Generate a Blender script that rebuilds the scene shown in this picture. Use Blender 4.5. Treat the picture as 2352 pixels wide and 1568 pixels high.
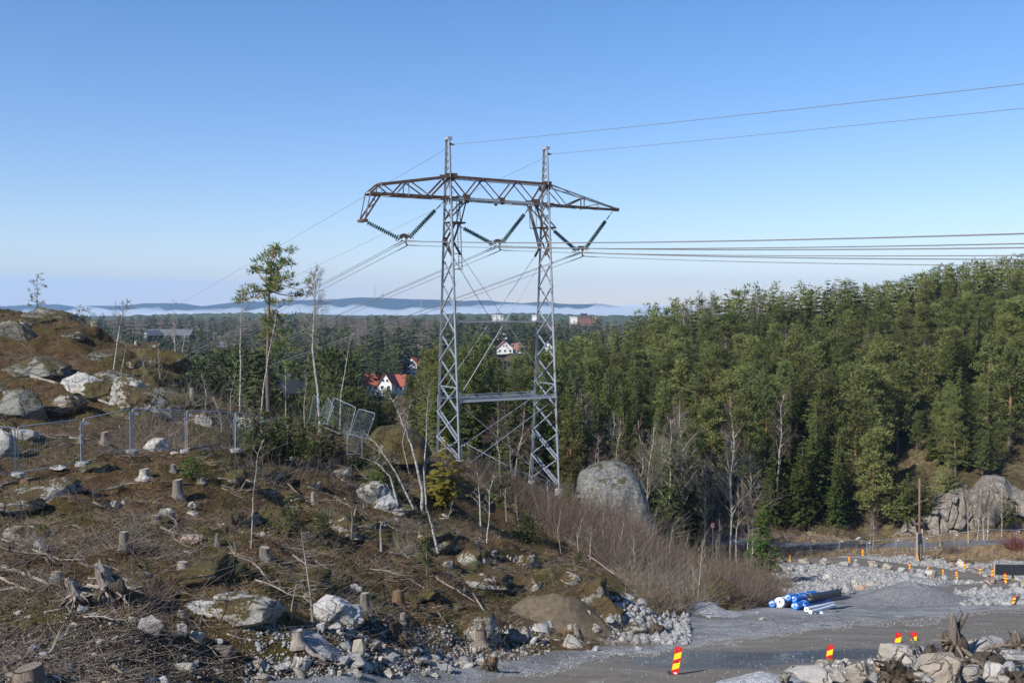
import bpy, bmesh, math, random
import numpy as np
from mathutils import Vector, Matrix, Euler, noise as mnoise

for o in list(bpy.data.objects):
    bpy.data.objects.remove(o)
SC = bpy.context.scene
COL = SC.collection
R = math.radians

# ------------------------------------------------------------------ camera, sky, sun, exposure
FPX, CX, CY, HORIZ = 2287.0, 1176.0, 784.0, 720.0     # survey of the photograph (2352 x 1568)
PITCH = math.atan((CY - HORIZ) / FPX)
cam_data = bpy.data.cameras.new('camera')
cam_data.sensor_width = 36.0
cam_data.lens = 36.0 * FPX / 2352.0
cam_data.clip_start = 0.5
cam_data.clip_end = 60000
cam = bpy.data.objects.new('camera', cam_data)
COL.objects.link(cam)
cam.location = (0, 0, 0)
cam.rotation_euler = (R(90) - PITCH, 0, 0)
SC.camera = cam

SUN_EL = R(37)
SUN_AZ = R(226)          # compass style: 0 = +Y (view direction), clockwise; the sun stands behind the camera's left shoulder
sun_dir = Vector((math.sin(SUN_AZ) * math.cos(SUN_EL), math.cos(SUN_AZ) * math.cos(SUN_EL), math.sin(SUN_EL)))
sl = bpy.data.lights.new('sun', 'SUN')
sl.energy = 5.0
sl.angle = R(0.53)
sl.color = (1.0, 0.955, 0.89)
sun = bpy.data.objects.new('sun', sl)
COL.objects.link(sun)
sun.rotation_euler = sun_dir.to_track_quat('Z', 'Y').to_euler()

world = bpy.data.worlds.new('World')
SC.world = world
world.use_nodes = True
wn = world.node_tree.nodes
wl = world.node_tree.links
wn.clear()
w_out = wn.new('ShaderNodeOutputWorld')
w_bg = wn.new('ShaderNodeBackground')
w_bg.inputs['Strength'].default_value = 0.118
sky = wn.new('ShaderNodeTexSky')
sky.sky_type = 'NISHITA'
sky.sun_disc = False
sky.sun_elevation = SUN_EL
sky.sun_rotation = SUN_AZ
sky.altitude = 150
sky.air_density = 1.0
sky.dust_density = 0.35
sky.ozone_density = 2.2
# a thin sheet of stratus lying low over the horizon on the left
w_tc = wn.new('ShaderNodeTexCoord')
w_sep = wn.new('ShaderNodeSeparateXYZ')
wl.new(w_tc.outputs['Generated'], w_sep.inputs[0])
w_map = wn.new('ShaderNodeMapping')
w_map.inputs['Scale'].default_value = (3.0, 3.0, 60.0)
wl.new(w_tc.outputs['Generated'], w_map.inputs[0])
w_no = wn.new('ShaderNodeTexNoise')
w_no.inputs['Scale'].default_value = 1.6
w_no.inputs['Detail'].default_value = 5
wl.new(w_map.outputs[0], w_no.inputs['Vector'])
def wmath(op, a, b=None, clamp=False):
    n = wn.new('ShaderNodeMath'); n.operation = op; n.use_clamp = clamp
    for k, s in enumerate((a, b)):
        if s is None: continue
        if isinstance(s, (int, float)): n.inputs[k].default_value = s
        else: wl.new(s, n.inputs[k])
    return n.outputs[0]
# top edge of the sheet falls slowly towards the right: z < 0.042 - 0.03 * (x + 0.45)
w_edge = wmath('SUBTRACT', 0.0395, wmath('MULTIPLY', wmath('ADD', w_sep.outputs['X'], 0.45), 0.030))
w_edge = wmath('ADD', w_edge, wmath('MULTIPLY', wmath('SUBTRACT', w_no.outputs[0], 0.5), 0.012))
w_m = wmath('MULTIPLY', wmath('SUBTRACT', w_edge, w_sep.outputs['Z']), 260.0, True)
w_x = wmath('MULTIPLY', wmath('SUBTRACT', 0.02, w_sep.outputs['X']), 2.6, True)
w_m = wmath('MULTIPLY', w_m, w_x)
w_m = wmath('MULTIPLY', w_m, wmath('MULTIPLY', wmath('ADD', w_sep.outputs['Y'], 0.0), 2.0, True))
w_m = wmath('MULTIPLY', w_m, wmath('ADD', wmath('MULTIPLY', w_no.outputs[0], 0.4), 0.55))
w_mix = wn.new('ShaderNodeMix'); w_mix.data_type = 'RGBA'
w_hs = wn.new('ShaderNodeHueSaturation')
w_hs.inputs['Saturation'].default_value = 1.20
w_hs.inputs['Hue'].default_value = 0.507
wl.new(sky.outputs[0], w_hs.inputs['Color'])
wl.new(w_m, w_mix.inputs['Factor'])
w_rp = wn.new('ShaderNodeValToRGB')          # air tint: paler and less green low down, deeper overhead
w_rp.color_ramp.elements[0].color = (1.0, 0.90, 0.97, 1); w_rp.color_ramp.elements[0].position = 0.0
w_rp.color_ramp.elements[1].color = (0.70, 0.90, 1.0, 1); w_rp.color_ramp.elements[1].position = 0.40
wl.new(w_sep.outputs['Z'], w_rp.inputs[0])
w_mu = wn.new('ShaderNodeMix'); w_mu.data_type = 'RGBA'; w_mu.blend_type = 'MULTIPLY'; w_mu.inputs['Factor'].default_value = 1
wl.new(w_hs.outputs[0], w_mu.inputs['A']); wl.new(w_rp.outputs[0], w_mu.inputs['B'])
wl.new(w_mu.outputs['Result'], w_mix.inputs['A'])
w_mix.inputs['B'].default_value = (4.6, 5.35, 6.3, 1)
wl.new(w_mix.outputs['Result'], w_bg.inputs['Color'])
wl.new(w_bg.outputs[0], w_out.inputs['Surface'])

SC.view_settings.view_transform = 'Standard'
SC.view_settings.look = 'None'
SC.view_settings.exposure = 0.48
SC.view_settings.gamma = 1.0
SC.view_settings.use_curve_mapping = False
SC.render.engine = 'CYCLES'
SC.cycles.use_denoising = True
SC.cycles.max_bounces = 6
SC.cycles.diffuse_bounces = 2
SC.cycles.glossy_bounces = 2
SC.cycles.transmission_bounces = 3
SC.cycles.transparent_max_bounces = 12
SC.cycles.volume_bounces = 2
SC.cycles.sample_clamp_indirect = 4

# ------------------------------------------------------------------ helpers
rng = random.Random(7)
nrng = np.random.default_rng(11)

def P(px, py, d):
    """world point seen at photo pixel (2352 wide) at forward distance d"""
    x, y = (px - CX) / FPX, (CY - py) / FPX
    v = Vector((x, math.cos(PITCH) + y * math.sin(PITCH), -math.sin(PITCH) + y * math.cos(PITCH)))
    return v * (d / v.y)

def S(sx, sy):           # 4096-px source coordinates to survey pixels
    return sx * 0.57422, sy * 0.57422

class MB:
    def __init__(self): self.v = []; self.f = []
    def add(self, vs, fs):
        n = len(self.v)
        self.v += [tuple(p) for p in vs]
        self.f += [tuple(i + n for i in q) for q in fs]
        return self
    def box(self, c, s, rot=None):
        hx, hy, hz = s[0] / 2, s[1] / 2, s[2] / 2
        pts = [Vector((x, y, z)) for z in (-hz, hz) for y in (-hy, hy) for x in (-hx, hx)]
        if rot is not None: pts = [rot @ p for p in pts]
        c = Vector(c)
        return self.add([p + c for p in pts], [(0, 2, 3, 1), (4, 5, 7, 6), (0, 1, 5, 4), (2, 6, 7, 3), (0, 4, 6, 2), (1, 3, 7, 5)])
    def bar(self, a, b, w, t, ref=(0, 0, 1)):
        """rectangular bar from a to b, w across ref-normal side, t along the other"""
        a, b = Vector(a), Vector(b)
        ax = (b - a)
        L = ax.length
        if L < 1e-6: return self
        ax.normalize()
        s = ax.cross(Vector(ref))
        if s.length < 1e-3: s = ax.cross(Vector((1, 0.1, 0)))
        s.normalize(); u = s.cross(ax)
        m = Matrix((s, ax, u)).transposed()
        return self.box((a + b) / 2, (w, L, t), m)
    def angle(self, a, b, w, t, ref=(0, 0, 1), flip=1):
        """L-shaped steel angle"""
        a, b = Vector(a), Vector(b)
        ax = (b - a).normalized()
        s = ax.cross(Vector(ref))
        if s.length < 1e-3: s = ax.cross(Vector((1, 0.1, 0)))
        s.normalize(); u = s.cross(ax)
        m = Matrix((s, ax, u)).transposed()
        L = (b - a).length
        c = (a + b) / 2
        self.box(c, (w, L, t), m)
        return self.box(c + u * (w / 2 + t / 2) + s * (flip * (w / 2 - t / 2)), (t, L, w), m)
    def tube(self, pts, rad, n=6, cap=True):
        pts = [Vector(p) for p in pts]
        if isinstance(rad, (int, float)): rad = [rad] * len(pts)
        base = len(self.v)
        prev = None
        for i, p in enumerate(pts):
            d = (pts[min(i + 1, len(pts) - 1)] - pts[max(i - 1, 0)])
            if d.length < 1e-9: d = Vector((0, 0, 1))
            d.normalize()
            if prev is None:
                s = d.cross(Vector((0.31, 0.17, 0.93)))
                if s.length < 1e-3: s = d.cross(Vector((1, 0, 0)))
            else:
                s = prev - d * prev.dot(d)
            s.normalize(); prev = s
            u = d.cross(s)
            for k in range(n):
                a = 2 * math.pi * k / n
                self.v.append(tuple(p + (s * math.cos(a) + u * math.sin(a)) * rad[i]))
        for i in range(len(pts) - 1):
            for k in range(n):
                k2 = (k + 1) % n
                self.f.append((base + i * n + k, base + i * n + k2, base + (i + 1) * n + k2, base + (i + 1) * n + k))
        if cap:
            self.f.append(tuple(base + k for k in range(n))[::-1])
            e = base + (len(pts) - 1) * n
            self.f.append(tuple(e + k for k in range(n)))
        return self
    def lathe(self, prof, n=16, c=(0, 0, 0), rot=None):
        base = len(self.v); c = Vector(c)
        for r, z in prof:
            for k in range(n):
                a = 2 * math.pi * k / n
                p = Vector((r * math.cos(a), r * math.sin(a), z))
                if rot is not None: p = rot @ p
                self.v.append(tuple(p + c))
        for i in range(len(prof) - 1):
            for k in range(n):
                k2 = (k + 1) % n
                self.f.append((base + i * n + k, base + i * n + k2, base + (i + 1) * n + k2, base + (i + 1) * n + k))
        self.f.append(tuple(base + k for k in range(n))[::-1])
        e = base + (len(prof) - 1) * n
        self.f.append(tuple(e + k for k in range(n)))
        return self
    def torus(self, c, r, t, axis, n=16, m=5):
        ax = Vector(axis).normalized()
        s = ax.cross(Vector((0.2, 0.3, 0.93))).normalized(); u = ax.cross(s)
        base = len(self.v); c = Vector(c)
        for i in range(n):
            a = 2 * math.pi * i / n
            d = s * math.cos(a) + u * math.sin(a)
            for j in range(m):
                b = 2 * math.pi * j / m
                self.v.append(tuple(c + d * (r + t * math.cos(b)) + ax * (t * math.sin(b))))
        for i in range(n):
            for j in range(m):
                i2, j2 = (i + 1) % n, (j + 1) % m
                self.f.append((base + i * m + j, base + i2 * m + j, base + i2 * m + j2, base + i * m + j2))
        return self
    def mesh(self, name, mat=None, off=None, smooth=False):
        me = bpy.data.meshes.new(name)
        v = self.v
        if off is not None:
            v = [(p[0] - off[0], p[1] - off[1], p[2] - off[2]) for p in v]
        me.from_pydata(v, [], self.f)
        if mat: me.materials.append(mat)
        if smooth: me.polygons.foreach_set('use_smooth', [True] * len(me.polygons))
        return me

def np_mesh(name, v, f, mat=None, smooth=False):
    """fast mesh from arrays; f is (n,3) or (n,4)"""
    v = np.asarray(v, np.float32); f = np.asarray(f, np.int32)
    k = f.shape[1]
    me = bpy.data.meshes.new(name)
    me.vertices.add(len(v)); me.vertices.foreach_set('co', v.ravel())
    me.loops.add(f.size); me.loops.foreach_set('vertex_index', f.ravel())
    me.polygons.add(len(f))
    me.polygons.foreach_set('loop_start', np.arange(0, f.size, k, dtype=np.int32))
    if smooth: me.polygons.foreach_set('use_smooth', np.ones(len(f), bool))
    me.update(calc_edges=True)
    if mat: me.materials.append(mat)
    return me

def link(name, data, parent=None, loc=None, rot=None, scale=None):
    o = bpy.data.objects.new(name, data)
    COL.objects.link(o)
    if parent is not None: o.parent = parent
    if loc is not None: o.location = loc
    if rot is not None: o.rotation_euler = rot
    if scale is not None: o.scale = scale if not isinstance(scale, (int, float)) else (scale,) * 3
    return o

def tag(o, label, cat, group=None, kind=None):
    if label: o['label'] = label
    if cat: o['category'] = cat
    if group: o['group'] = group
    if kind: o['kind'] = kind
    return o

def thing(name, label, cat, loc=(0, 0, 0), rot=None, scale=None, group=None):
    o = link(name, None, None, loc, rot, scale)
    o.empty_display_size = 0.2
    return tag(o, label, cat, group)

def struct(name, data):
    o = link(name, data); o['kind'] = 'structure'; return o

def stuff(name, data, label, cat):
    o = link(name, data); return tag(o, label, cat, None, 'stuff')

def part(name, mb, mat, parent, smooth=False):
    """mesh given in world coordinates, hung under an unrotated parent"""
    return link(name, mb.mesh(name, mat, parent.location, smooth), parent)

def dup(root, loc, rot=None, scale=None, label=None, group=None):
    r = root.copy(); COL.objects.link(r); r.location = loc
    if rot is not None: r.rotation_euler = rot
    if scale is not None: r.scale = scale if not isinstance(scale, (int, float)) else (scale,) * 3
    if label: r['label'] = label
    if group: r['group'] = group
    for ch in root.children:
        c = ch.copy(); COL.objects.link(c); c.parent = r
        for g in ch.children:
            d = g.copy(); COL.objects.link(d); d.parent = c
    return r

# ------------------------------------------------------------------ materials
class NT:
    def __init__(self, name, rough=0.9, spec=0.2):
        self.m = bpy.data.materials.new(name); self.m.use_nodes = True
        self.t = self.m.node_tree; self.n = self.t.nodes; self.l = self.t.links
        self.b = self.n['Principled BSDF']
        self.b.inputs['Roughness'].default_value = rough
        self.b.inputs['Specular IOR Level'].default_value = spec
        self.tc = self.n.new('ShaderNodeTexCoord')
        self.co = self.tc.outputs['Object']
    def node(self, t, **kw):
        nd = self.n.new(t)
        for k, v in kw.items(): setattr(nd, k, v)
        return nd
    def set(self, sock, val):
        if hasattr(val, 'links') or hasattr(val, 'is_linked'): self.l.new(val, sock)
        else: sock.default_value = val
    def noise(self, scale, detail=4, rough=0.6, vec=None, dist=0.0):
        nd = self.node('ShaderNodeTexNoise')
        nd.inputs['Scale'].default_value = scale; nd.inputs['Detail'].default_value = detail
        nd.inputs['Roughness'].default_value = rough; nd.inputs['Distortion'].default_value = dist
        self.l.new(vec or self.co, nd.inputs['Vector'])
        return nd.outputs[0]
    def voro(self, scale, out='Distance', feature='F1', vec=None):
        nd = self.node('ShaderNodeTexVoronoi', feature=feature)
        nd.inputs['Scale'].default_value = scale
        self.l.new(vec or self.co, nd.inputs['Vector'])
        return nd.outputs[out]
    def stretch(self, s):
        nd = self.node('ShaderNodeMapping'); nd.inputs['Scale'].default_value = s
        self.l.new(self.co, nd.inputs[0]); return nd.outputs[0]
    def ramp(self, fac, stops):
        nd = self.node('ShaderNodeValToRGB')
        e = nd.color_ramp.elements
        while len(e) < len(stops): e.new(0.5)
        for k, (p, c) in enumerate(stops):
            e[k].position = p
            e[k].color = c if len(c) == 4 else (*c, 1)
        self.l.new(fac, nd.inputs[0]); return nd.outputs[0]
    def step(self, fac, a, b):
        nd = self.node('ShaderNodeMapRange')
        nd.inputs['From Min'].default_value = a; nd.inputs['From Max'].default_value = b
        self.l.new(fac, nd.inputs[0]); return nd.outputs[0]
    def math(self, op, a, b=0.0):
        nd = self.node('ShaderNodeMath', operation=op)
        self.set(nd.inputs[0], a); self.set(nd.inputs[1], b); return nd.outputs[0]
    def mix(self, fac, a, b, mode='MIX'):
        nd = self.node('ShaderNodeMix', data_type='RGBA', blend_type=mode)
        self.set(nd.inputs['Factor'], fac)
        for s, v in (('A', a), ('B', b)):
            if isinstance(v, tuple): nd.inputs[s].default_value = v if len(v) == 4 else (*v, 1)
            else: self.l.new(v, nd.inputs[s])
        return nd.outputs['Result']
    def rand(self):
        return self.node('ShaderNodeObjectInfo').outputs['Random']
    def normal_z(self):
        g = self.node('ShaderNodeNewGeometry'); s = self.node('ShaderNodeSeparateXYZ')
        self.l.new(g.outputs['Normal'], s.inputs[0]); return s.outputs['Z']
    def color(self, c): self.set(self.b.inputs['Base Color'], c if not isinstance(c, tuple) else (*c[:3], 1)); return self
    def bump(self, h, strength=0.5, dist=0.05):
        nd = self.node('ShaderNodeBump'); nd.inputs['Strength'].default_value = strength
        nd.inputs['Distance'].default_value = dist
        self.l.new(h, nd.inputs['Height']); self.l.new(nd.outputs[0], self.b.inputs['Normal']); return self

MAT = {}
def plain(name, c, rough=0.8, metal=0.0, spec=0.3, var=0.25, scale=6.0, bump=0.0):
    t = NT(name, rough, spec)
    n = t.noise(scale, 5, 0.65)
    k = tuple(max(0, x * (1 - var)) for x in c); h = tuple(min(1, x * (1 + var)) for x in c)
    t.color(t.ramp(n, [(0.3, k), (0.7, h)]))
    t.b.inputs['Metallic'].default_value = metal
    if bump: t.bump(n, bump, 0.02)
    MAT[name] = t.m
    return t.m

def rock_mat(name, base, dark, moss=0.0, warm=0.3, mosscol=(0.045, 0.045, 0.012), lichen=0.35):
    t = NT(name, 0.92, 0.25)
    t.co = t.node('ShaderNodeNewGeometry').outputs['Position']
    big = t.noise(0.7, 4, 0.6); fine = t.noise(7, 6, 0.78)
    band = t.noise(1.5, 6, 0.72, vec=t.stretch((0.6, 0.6, 2.6)), dist=0.8)
    c = t.ramp(band, [(0.3, dark), (0.5, base), (0.75, tuple(min(1, x * 1.2) for x in base))])
    tan = tuple(a * b for a, b in zip(base, (1.0, 0.82, 0.62)))
    c = t.mix(t.math('MULTIPLY', t.step(t.math('ADD', big, t.math('MULTIPLY', t.math('SUBTRACT', t.rand(), 0.5), 0.35)), 0.46, 0.66), warm), c, tan)
    c = t.mix(t.math('MULTIPLY', t.step(fine, 0.55, 0.75), lichen), c, tuple(x * 0.4 for x in dark))
    c = t.mix(t.math('MULTIPLY', t.step(fine, 0.42, 0.28), lichen), c, tuple(min(1, x * 1.3) for x in base))
    ck = t.node('ShaderNodeVectorMath', operation='ADD'); nv = t.node('ShaderNodeTexNoise'); nv.inputs['Scale'].default_value = 1.6; nv.inputs['Detail'].default_value = 4
    t.l.new(t.co, nv.inputs['Vector']); t.l.new(t.co, ck.inputs[0]); t.l.new(nv.outputs['Color'], ck.inputs[1])
    cr_ = t.voro(0.85, 'Distance', 'DISTANCE_TO_EDGE', vec=ck.outputs[0])
    c = t.mix(t.math('MULTIPLY', t.step(cr_, 0.022, 0.005), 0.55), c, tuple(x * 0.3 for x in dark))
    if moss > 0:
        mz = t.math('ADD', t.math('MULTIPLY', t.normal_z(), 0.16), t.noise(0.85, 8, 0.76))
        th = 0.63 + (0.45 - moss) * 0.36
        mc = t.ramp(t.math('ADD', t.math('MULTIPLY', t.noise(1.3, 4, 0.7), 0.45), t.math('MULTIPLY', t.noise(9, 5, 0.8), 0.55)), [(0.36, tuple(x * 0.35 for x in mosscol)), (0.47, (0.085, 0.056, 0.028)), (0.54, tuple(x * 1.3 for x in mosscol)), (0.64, (0.155, 0.115, 0.055))])
        mk = t.step(t.math('ADD', mz, t.math('MULTIPLY', t.math('SUBTRACT', t.noise(5, 5, 0.8), 0.5), 0.3)), th, th + 0.05)
        c = t.mix(mk, c, mc)
    t.color(c)
    t.bump(t.math('ADD', t.math('MULTIPLY', band, 0.6), t.math('ADD', t.math('MULTIPLY', fine, 1.2), t.step(cr_, 0.0, 0.05))), 0.9, 0.10)
    MAT[name] = t.m
    return t.m

rock_mat('pale_rock', (0.46, 0.44, 0.405), (0.20, 0.19, 0.18), 0.0, 0.35)
rock_mat('grey_rock', (0.33, 0.33, 0.325), (0.13, 0.13, 0.13), 0.0, 0.45)
rock_mat('tan_rock', (0.37, 0.345, 0.305), (0.15, 0.132, 0.11), 0.0, 0.5)
rock_mat('pink_rock', (0.37, 0.28, 0.225), (0.26, 0.2, 0.16), 0.1, 0.4)
rock_mat('dark_rock', (0.15, 0.125, 0.105), (0.08, 0.07, 0.06), 0.0, 0.3)
rock_mat('mossy_rock', (0.36, 0.345, 0.31), (0.12, 0.12, 0.11), 0.5, 0.2)
rock_mat('heath_rock', (0.34, 0.325, 0.29), (0.10, 0.095, 0.085), 0.78, 0.3, (0.05, 0.04, 0.014))
rock_mat('moss_rock', (0.24, 0.23, 0.20), (0.09, 0.09, 0.07), 1.0, 0.2, (0.052, 0.05, 0.010))
rock_mat('lichen_rock', (0.20, 0.20, 0.175), (0.05, 0.05, 0.042), 0.62, 0.1, (0.05, 0.05, 0.02), 0.9)
rock_mat('cliff_rock', (0.24, 0.225, 0.205), (0.085, 0.08, 0.075), 0.12, 0.4, (0.05, 0.045, 0.02))

def leaf_mat(name, c, var=0.35, warm=(0.0, 0.0, 0.0)):
    t = NT(name, 0.75, 0.15)
    n = t.noise(0.9, 3, 0.6); f = t.noise(7, 2, 0.5)
    k = tuple(x * 0.55 for x in c); h = tuple(x * 1.35 for x in c)
    col = t.ramp(t.math('ADD', t.math('MULTIPLY', n, 0.6), t.math('MULTIPLY', f, 0.4)), [(0.34, k), (0.5, c), (0.68, h)])
    hs = t.node('ShaderNodeHueSaturation')
    r = t.rand()
    t.l.new(t.math('ADD', t.math('MULTIPLY', r, 0.05), 0.475), hs.inputs['Hue'])
    t.l.new(t.math('ADD', t.math('MULTIPLY', t.math('FRACT', t.math('MULTIPLY', r, 7.31)), var * 2), 1 - var), hs.inputs['Value'])
    t.l.new(col, hs.inputs['Color'])
    t.color(hs.outputs[0])
    tr = t.node('ShaderNodeBsdfTranslucent'); t.l.new(hs.outputs[0], tr.inputs['Color'])
    mx = t.node('ShaderNodeMixShader'); mx.inputs[0].default_value = 0.34
    t.l.new(t.b.outputs[0], mx.inputs[1]); t.l.new(tr.outputs[0], mx.inputs[2])
    t.l.new(mx.outputs[0], t.n['Material Output'].inputs['Surface'])
    MAT[name] = t.m
    return t.m
leaf_mat('spruce_needles', (0.098, 0.116, 0.029), 0.35)
leaf_mat('pine_needles', (0.152, 0.166, 0.053), 0.38)
leaf_mat('young_spruce_needles', (0.075, 0.090, 0.024), 0.15)
leaf_mat('yellow_needles', (0.17, 0.13, 0.025), 0.1)
leaf_mat('fresh_needles', (0.085, 0.125, 0.022), 0.1)

def bark(name, a, b, sc=(12, 12, 2)):
    t = NT(name, 0.9, 0.15)
    n = t.noise(1.0, 5, 0.7, vec=t.stretch(sc))
    t.color(t.ramp(n, [(0.32, a), (0.68, b)])); t.bump(n, 0.5, 0.03)
    MAT[name] = t.m
bark('grey_bark', (0.07, 0.06, 0.05), (0.21, 0.185, 0.16))
bark('weathered_wood', (0.13, 0.11, 0.092), (0.36, 0.315, 0.265), (20, 20, 1.5))
bark('dead_wood', (0.08, 0.063, 0.05), (0.25, 0.205, 0.165), (20, 20, 2))
bark('dark_root', (0.025, 0.018, 0.013), (0.11, 0.085, 0.065), (14, 14, 3))
bark('red_wood', (0.05, 0.03, 0.02), (0.25, 0.155, 0.09), (26, 26, 1))
bark('birch_bark', (0.05, 0.045, 0.04), (0.50, 0.47, 0.42), (5, 5, 8))
bark('aspen_bark', (0.22, 0.20, 0.15), (0.50, 0.47, 0.39), (5, 5, 4))
bark('birch_twig', (0.06, 0.042, 0.034), (0.145, 0.10, 0.082))
bark('grey_twig', (0.10, 0.085, 0.065), (0.24, 0.21, 0.17))
bark('dry_stem', (0.065, 0.046, 0.036), (0.20, 0.148, 0.112))
bark('slash_wood', (0.04, 0.03, 0.022), (0.24, 0.195, 0.15), (3, 3, 3))
t = NT('pine_bark', 0.9, 0.15)     # grey plates below, orange flaky bark above
s = t.node('ShaderNodeSeparateXYZ'); t.l.new(t.co, s.inputs[0])
n = t.noise(1.0, 5, 0.7, vec=t.stretch((10, 10, 3)))
lo = t.ramp(n, [(0.3, (0.07, 0.055, 0.045)), (0.7, (0.19, 0.155, 0.125))])
hi = t.ramp(n, [(0.3, (0.17, 0.085, 0.045)), (0.7, (0.36, 0.20, 0.11))])
t.color(t.mix(t.step(t.math('ADD', s.outputs['Z'], t.math('MULTIPLY', n, 3.0)), 4.5, 8.0), lo, hi)); t.bump(n, 0.5, 0.03)
MAT['pine_bark'] = t.m

def steel(name, c, rust=(0.13, 0.085, 0.058), amt=0.0, rough=0.45):
    t = NT(name, rough, 0.5)
    t.b.inputs['Metallic'].default_value = 0.25
    n = t.noise(0.7, 5, 0.65); f = t.noise(9, 4, 0.6)
    base = t.ramp(f, [(0.3, tuple(x * 0.85 for x in c)), (0.7, tuple(x * 1.1 for x in c))])
    if amt > 0:
        base = t.mix(t.step(t.math('ADD', n, t.math('MULTIPLY', f, 0.25)), 0.80 - amt * 0.5, 0.72 - amt * 0.5 + 0.16), base, rust)
    t.color(base); MAT[name] = t.m
steel('galvanised', (0.29, 0.315, 0.35), amt=0.0)
steel('galvanised_worn', (0.33, 0.35, 0.375), amt=0.22)
steel('rusted_steel', (0.22, 0.17, 0.14), (0.115, 0.068, 0.045), 0.75, 0.7)
steel('fence_steel', (0.27, 0.31, 0.37), amt=0.0)
steel('conductor_metal', (0.20, 0.19, 0.185), amt=0.0, rough=0.5)
steel('dark_metal', (0.05, 0.055, 0.06))
plain('sheave_brown', (0.11, 0.085, 0.075), 0.5, 0.3)
plain('concrete', (0.30, 0.29, 0.27), 0.9)
plain('white_paint', (0.78, 0.78, 0.76), 0.6, var=0.08)
plain('red_paint', (0.62, 0.022, 0.022), 0.35, spec=0.5, var=0.06)
plain('yellow_paint', (0.85, 0.68, 0.03), 0.35, spec=0.5, var=0.04)
plain('black_plastic', (0.015, 0.016, 0.018), 0.45, spec=0.5)
plain('sign_text_black', (0.012, 0.012, 0.012), 0.5)
plain('red_roof_tile', (0.27, 0.075, 0.045), 0.8, var=0.3)
plain('brown_roof_tile', (0.22, 0.11, 0.08), 0.8, var=0.3)
plain('grey_roof', (0.12, 0.122, 0.128), 0.7)
plain('black_roof', (0.018, 0.019, 0.022), 0.6)
plain('white_wood', (0.66, 0.655, 0.62), 0.7, var=0.06)
plain('red_wood_wall', (0.26, 0.045, 0.035), 0.8)
plain('dark_wood_wall', (0.03, 0.028, 0.03), 0.8)
plain('brick_red', (0.19, 0.095, 0.075), 0.85)
plain('ochre_wall', (0.30, 0.23, 0.14), 0.8)
plain('window_glass', (0.035, 0.045, 0.06), 0.08, spec=0.7)
plain('post_wood', (0.36, 0.31, 0.24), 0.85)
plain('pole_wood', (0.17, 0.10, 0.07), 0.85, scale=3)
plain('notice_board', (0.13, 0.17, 0.18), 0.4)
plain('manhole_iron', (0.21, 0.095, 0.05), 0.7, 0.4, bump=0.6, scale=25)
plain('cut_wood', (0.27, 0.235, 0.19), 0.85, scale=18)
plain('white_fabric', (0.66, 0.67, 0.69), 0.75, var=0.06, scale=4, bump=0.2)
plain('black_membrane', (0.012, 0.013, 0.015), 0.42, spec=0.5, bump=0.3, scale=8)

t = NT('blue_film', 0.32, 0.5)
w = t.noise(2.0, 3, 0.6, vec=t.stretch((9, 9, 2.2)), dist=0.5)
t.color(t.ramp(w, [(0.3, (0.004, 0.10, 0.42)), (0.7, (0.012, 0.19, 0.62))])); t.bump(w, 0.7, 0.03)
MAT['blue_film'] = t.m
t = NT('blue_film_end', 0.3, 0.5)          # gathered, puckered ends with bright taped creases
v = t.voro(9, 'Distance'); w = t.noise(7, 4, 0.7, dist=1.0)
t.color(t.mix(t.step(w, 0.56, 0.62), t.ramp(v, [(0.1, (0.003, 0.08, 0.36)), (0.6, (0.012, 0.2, 0.66))]), (0.7, 0.75, 0.82)))
t.bump(w, 1.0, 0.05)
MAT['blue_film_end'] = t.m
t = NT('white_film_end', 0.4, 0.4)
w = t.noise(5, 4, 0.7, dist=1.0)
t.color(t.ramp(w, [(0.3, (0.58, 0.63, 0.64)), (0.6, (0.80, 0.82, 0.82))])); t.bump(w, 0.8, 0.05)
MAT['white_film_end'] = t.m

t = NT('teal_glass', 0.18, 0.5)
t.color((0.005, 0.085, 0.078))
MAT['teal_glass'] = t.m

# ground materials
t = NT('heath_ground', 0.95, 0.1)
a = t.noise(0.22, 4, 0.6); b = t.noise(1.6, 5, 0.7); c = t.noise(9, 5, 0.75); e = t.noise(30, 3, 0.7)
col = t.ramp(t.math('ADD', t.math('MULTIPLY', b, 0.55), t.math('MULTIPLY', c, 0.45)),
             [(0.36, (0.034, 0.023, 0.014)), (0.46, (0.105, 0.064, 0.031)), (0.54, (0.155, 0.102, 0.048)), (0.66, (0.24, 0.18, 0.10))])
moss = t.ramp(c, [(0.35, (0.045, 0.041, 0.011)), (0.65, (0.145, 0.12, 0.034))])
col = t.mix(t.step(t.math('ADD', a, t.math('MULTIPLY', b, 0.4)), 0.66, 0.80), col, moss)
rb = t.noise(0.55, 4, 0.65, vec=t.stretch((1.0, 1.0, 1.0)))
col = t.mix(t.math('MULTIPLY', t.step(rb, 0.57, 0.68), 0.6), col, (0.15, 0.07, 0.035))
col = t.mix(t.math('MULTIPLY', t.step(e, 0.60, 0.72), 0.7), col, (0.30, 0.25, 0.18))
col = t.mix(t.math('MULTIPLY', t.step(e, 0.42, 0.32), 0.8), col, (0.016, 0.012, 0.008))
t.color(col); t.bump(t.math('ADD', t.math('MULTIPLY', c, 1.0), t.math('MULTIPLY', e, 0.5)), 1.0, 0.25)
MAT['heath_ground'] = t.m

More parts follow.
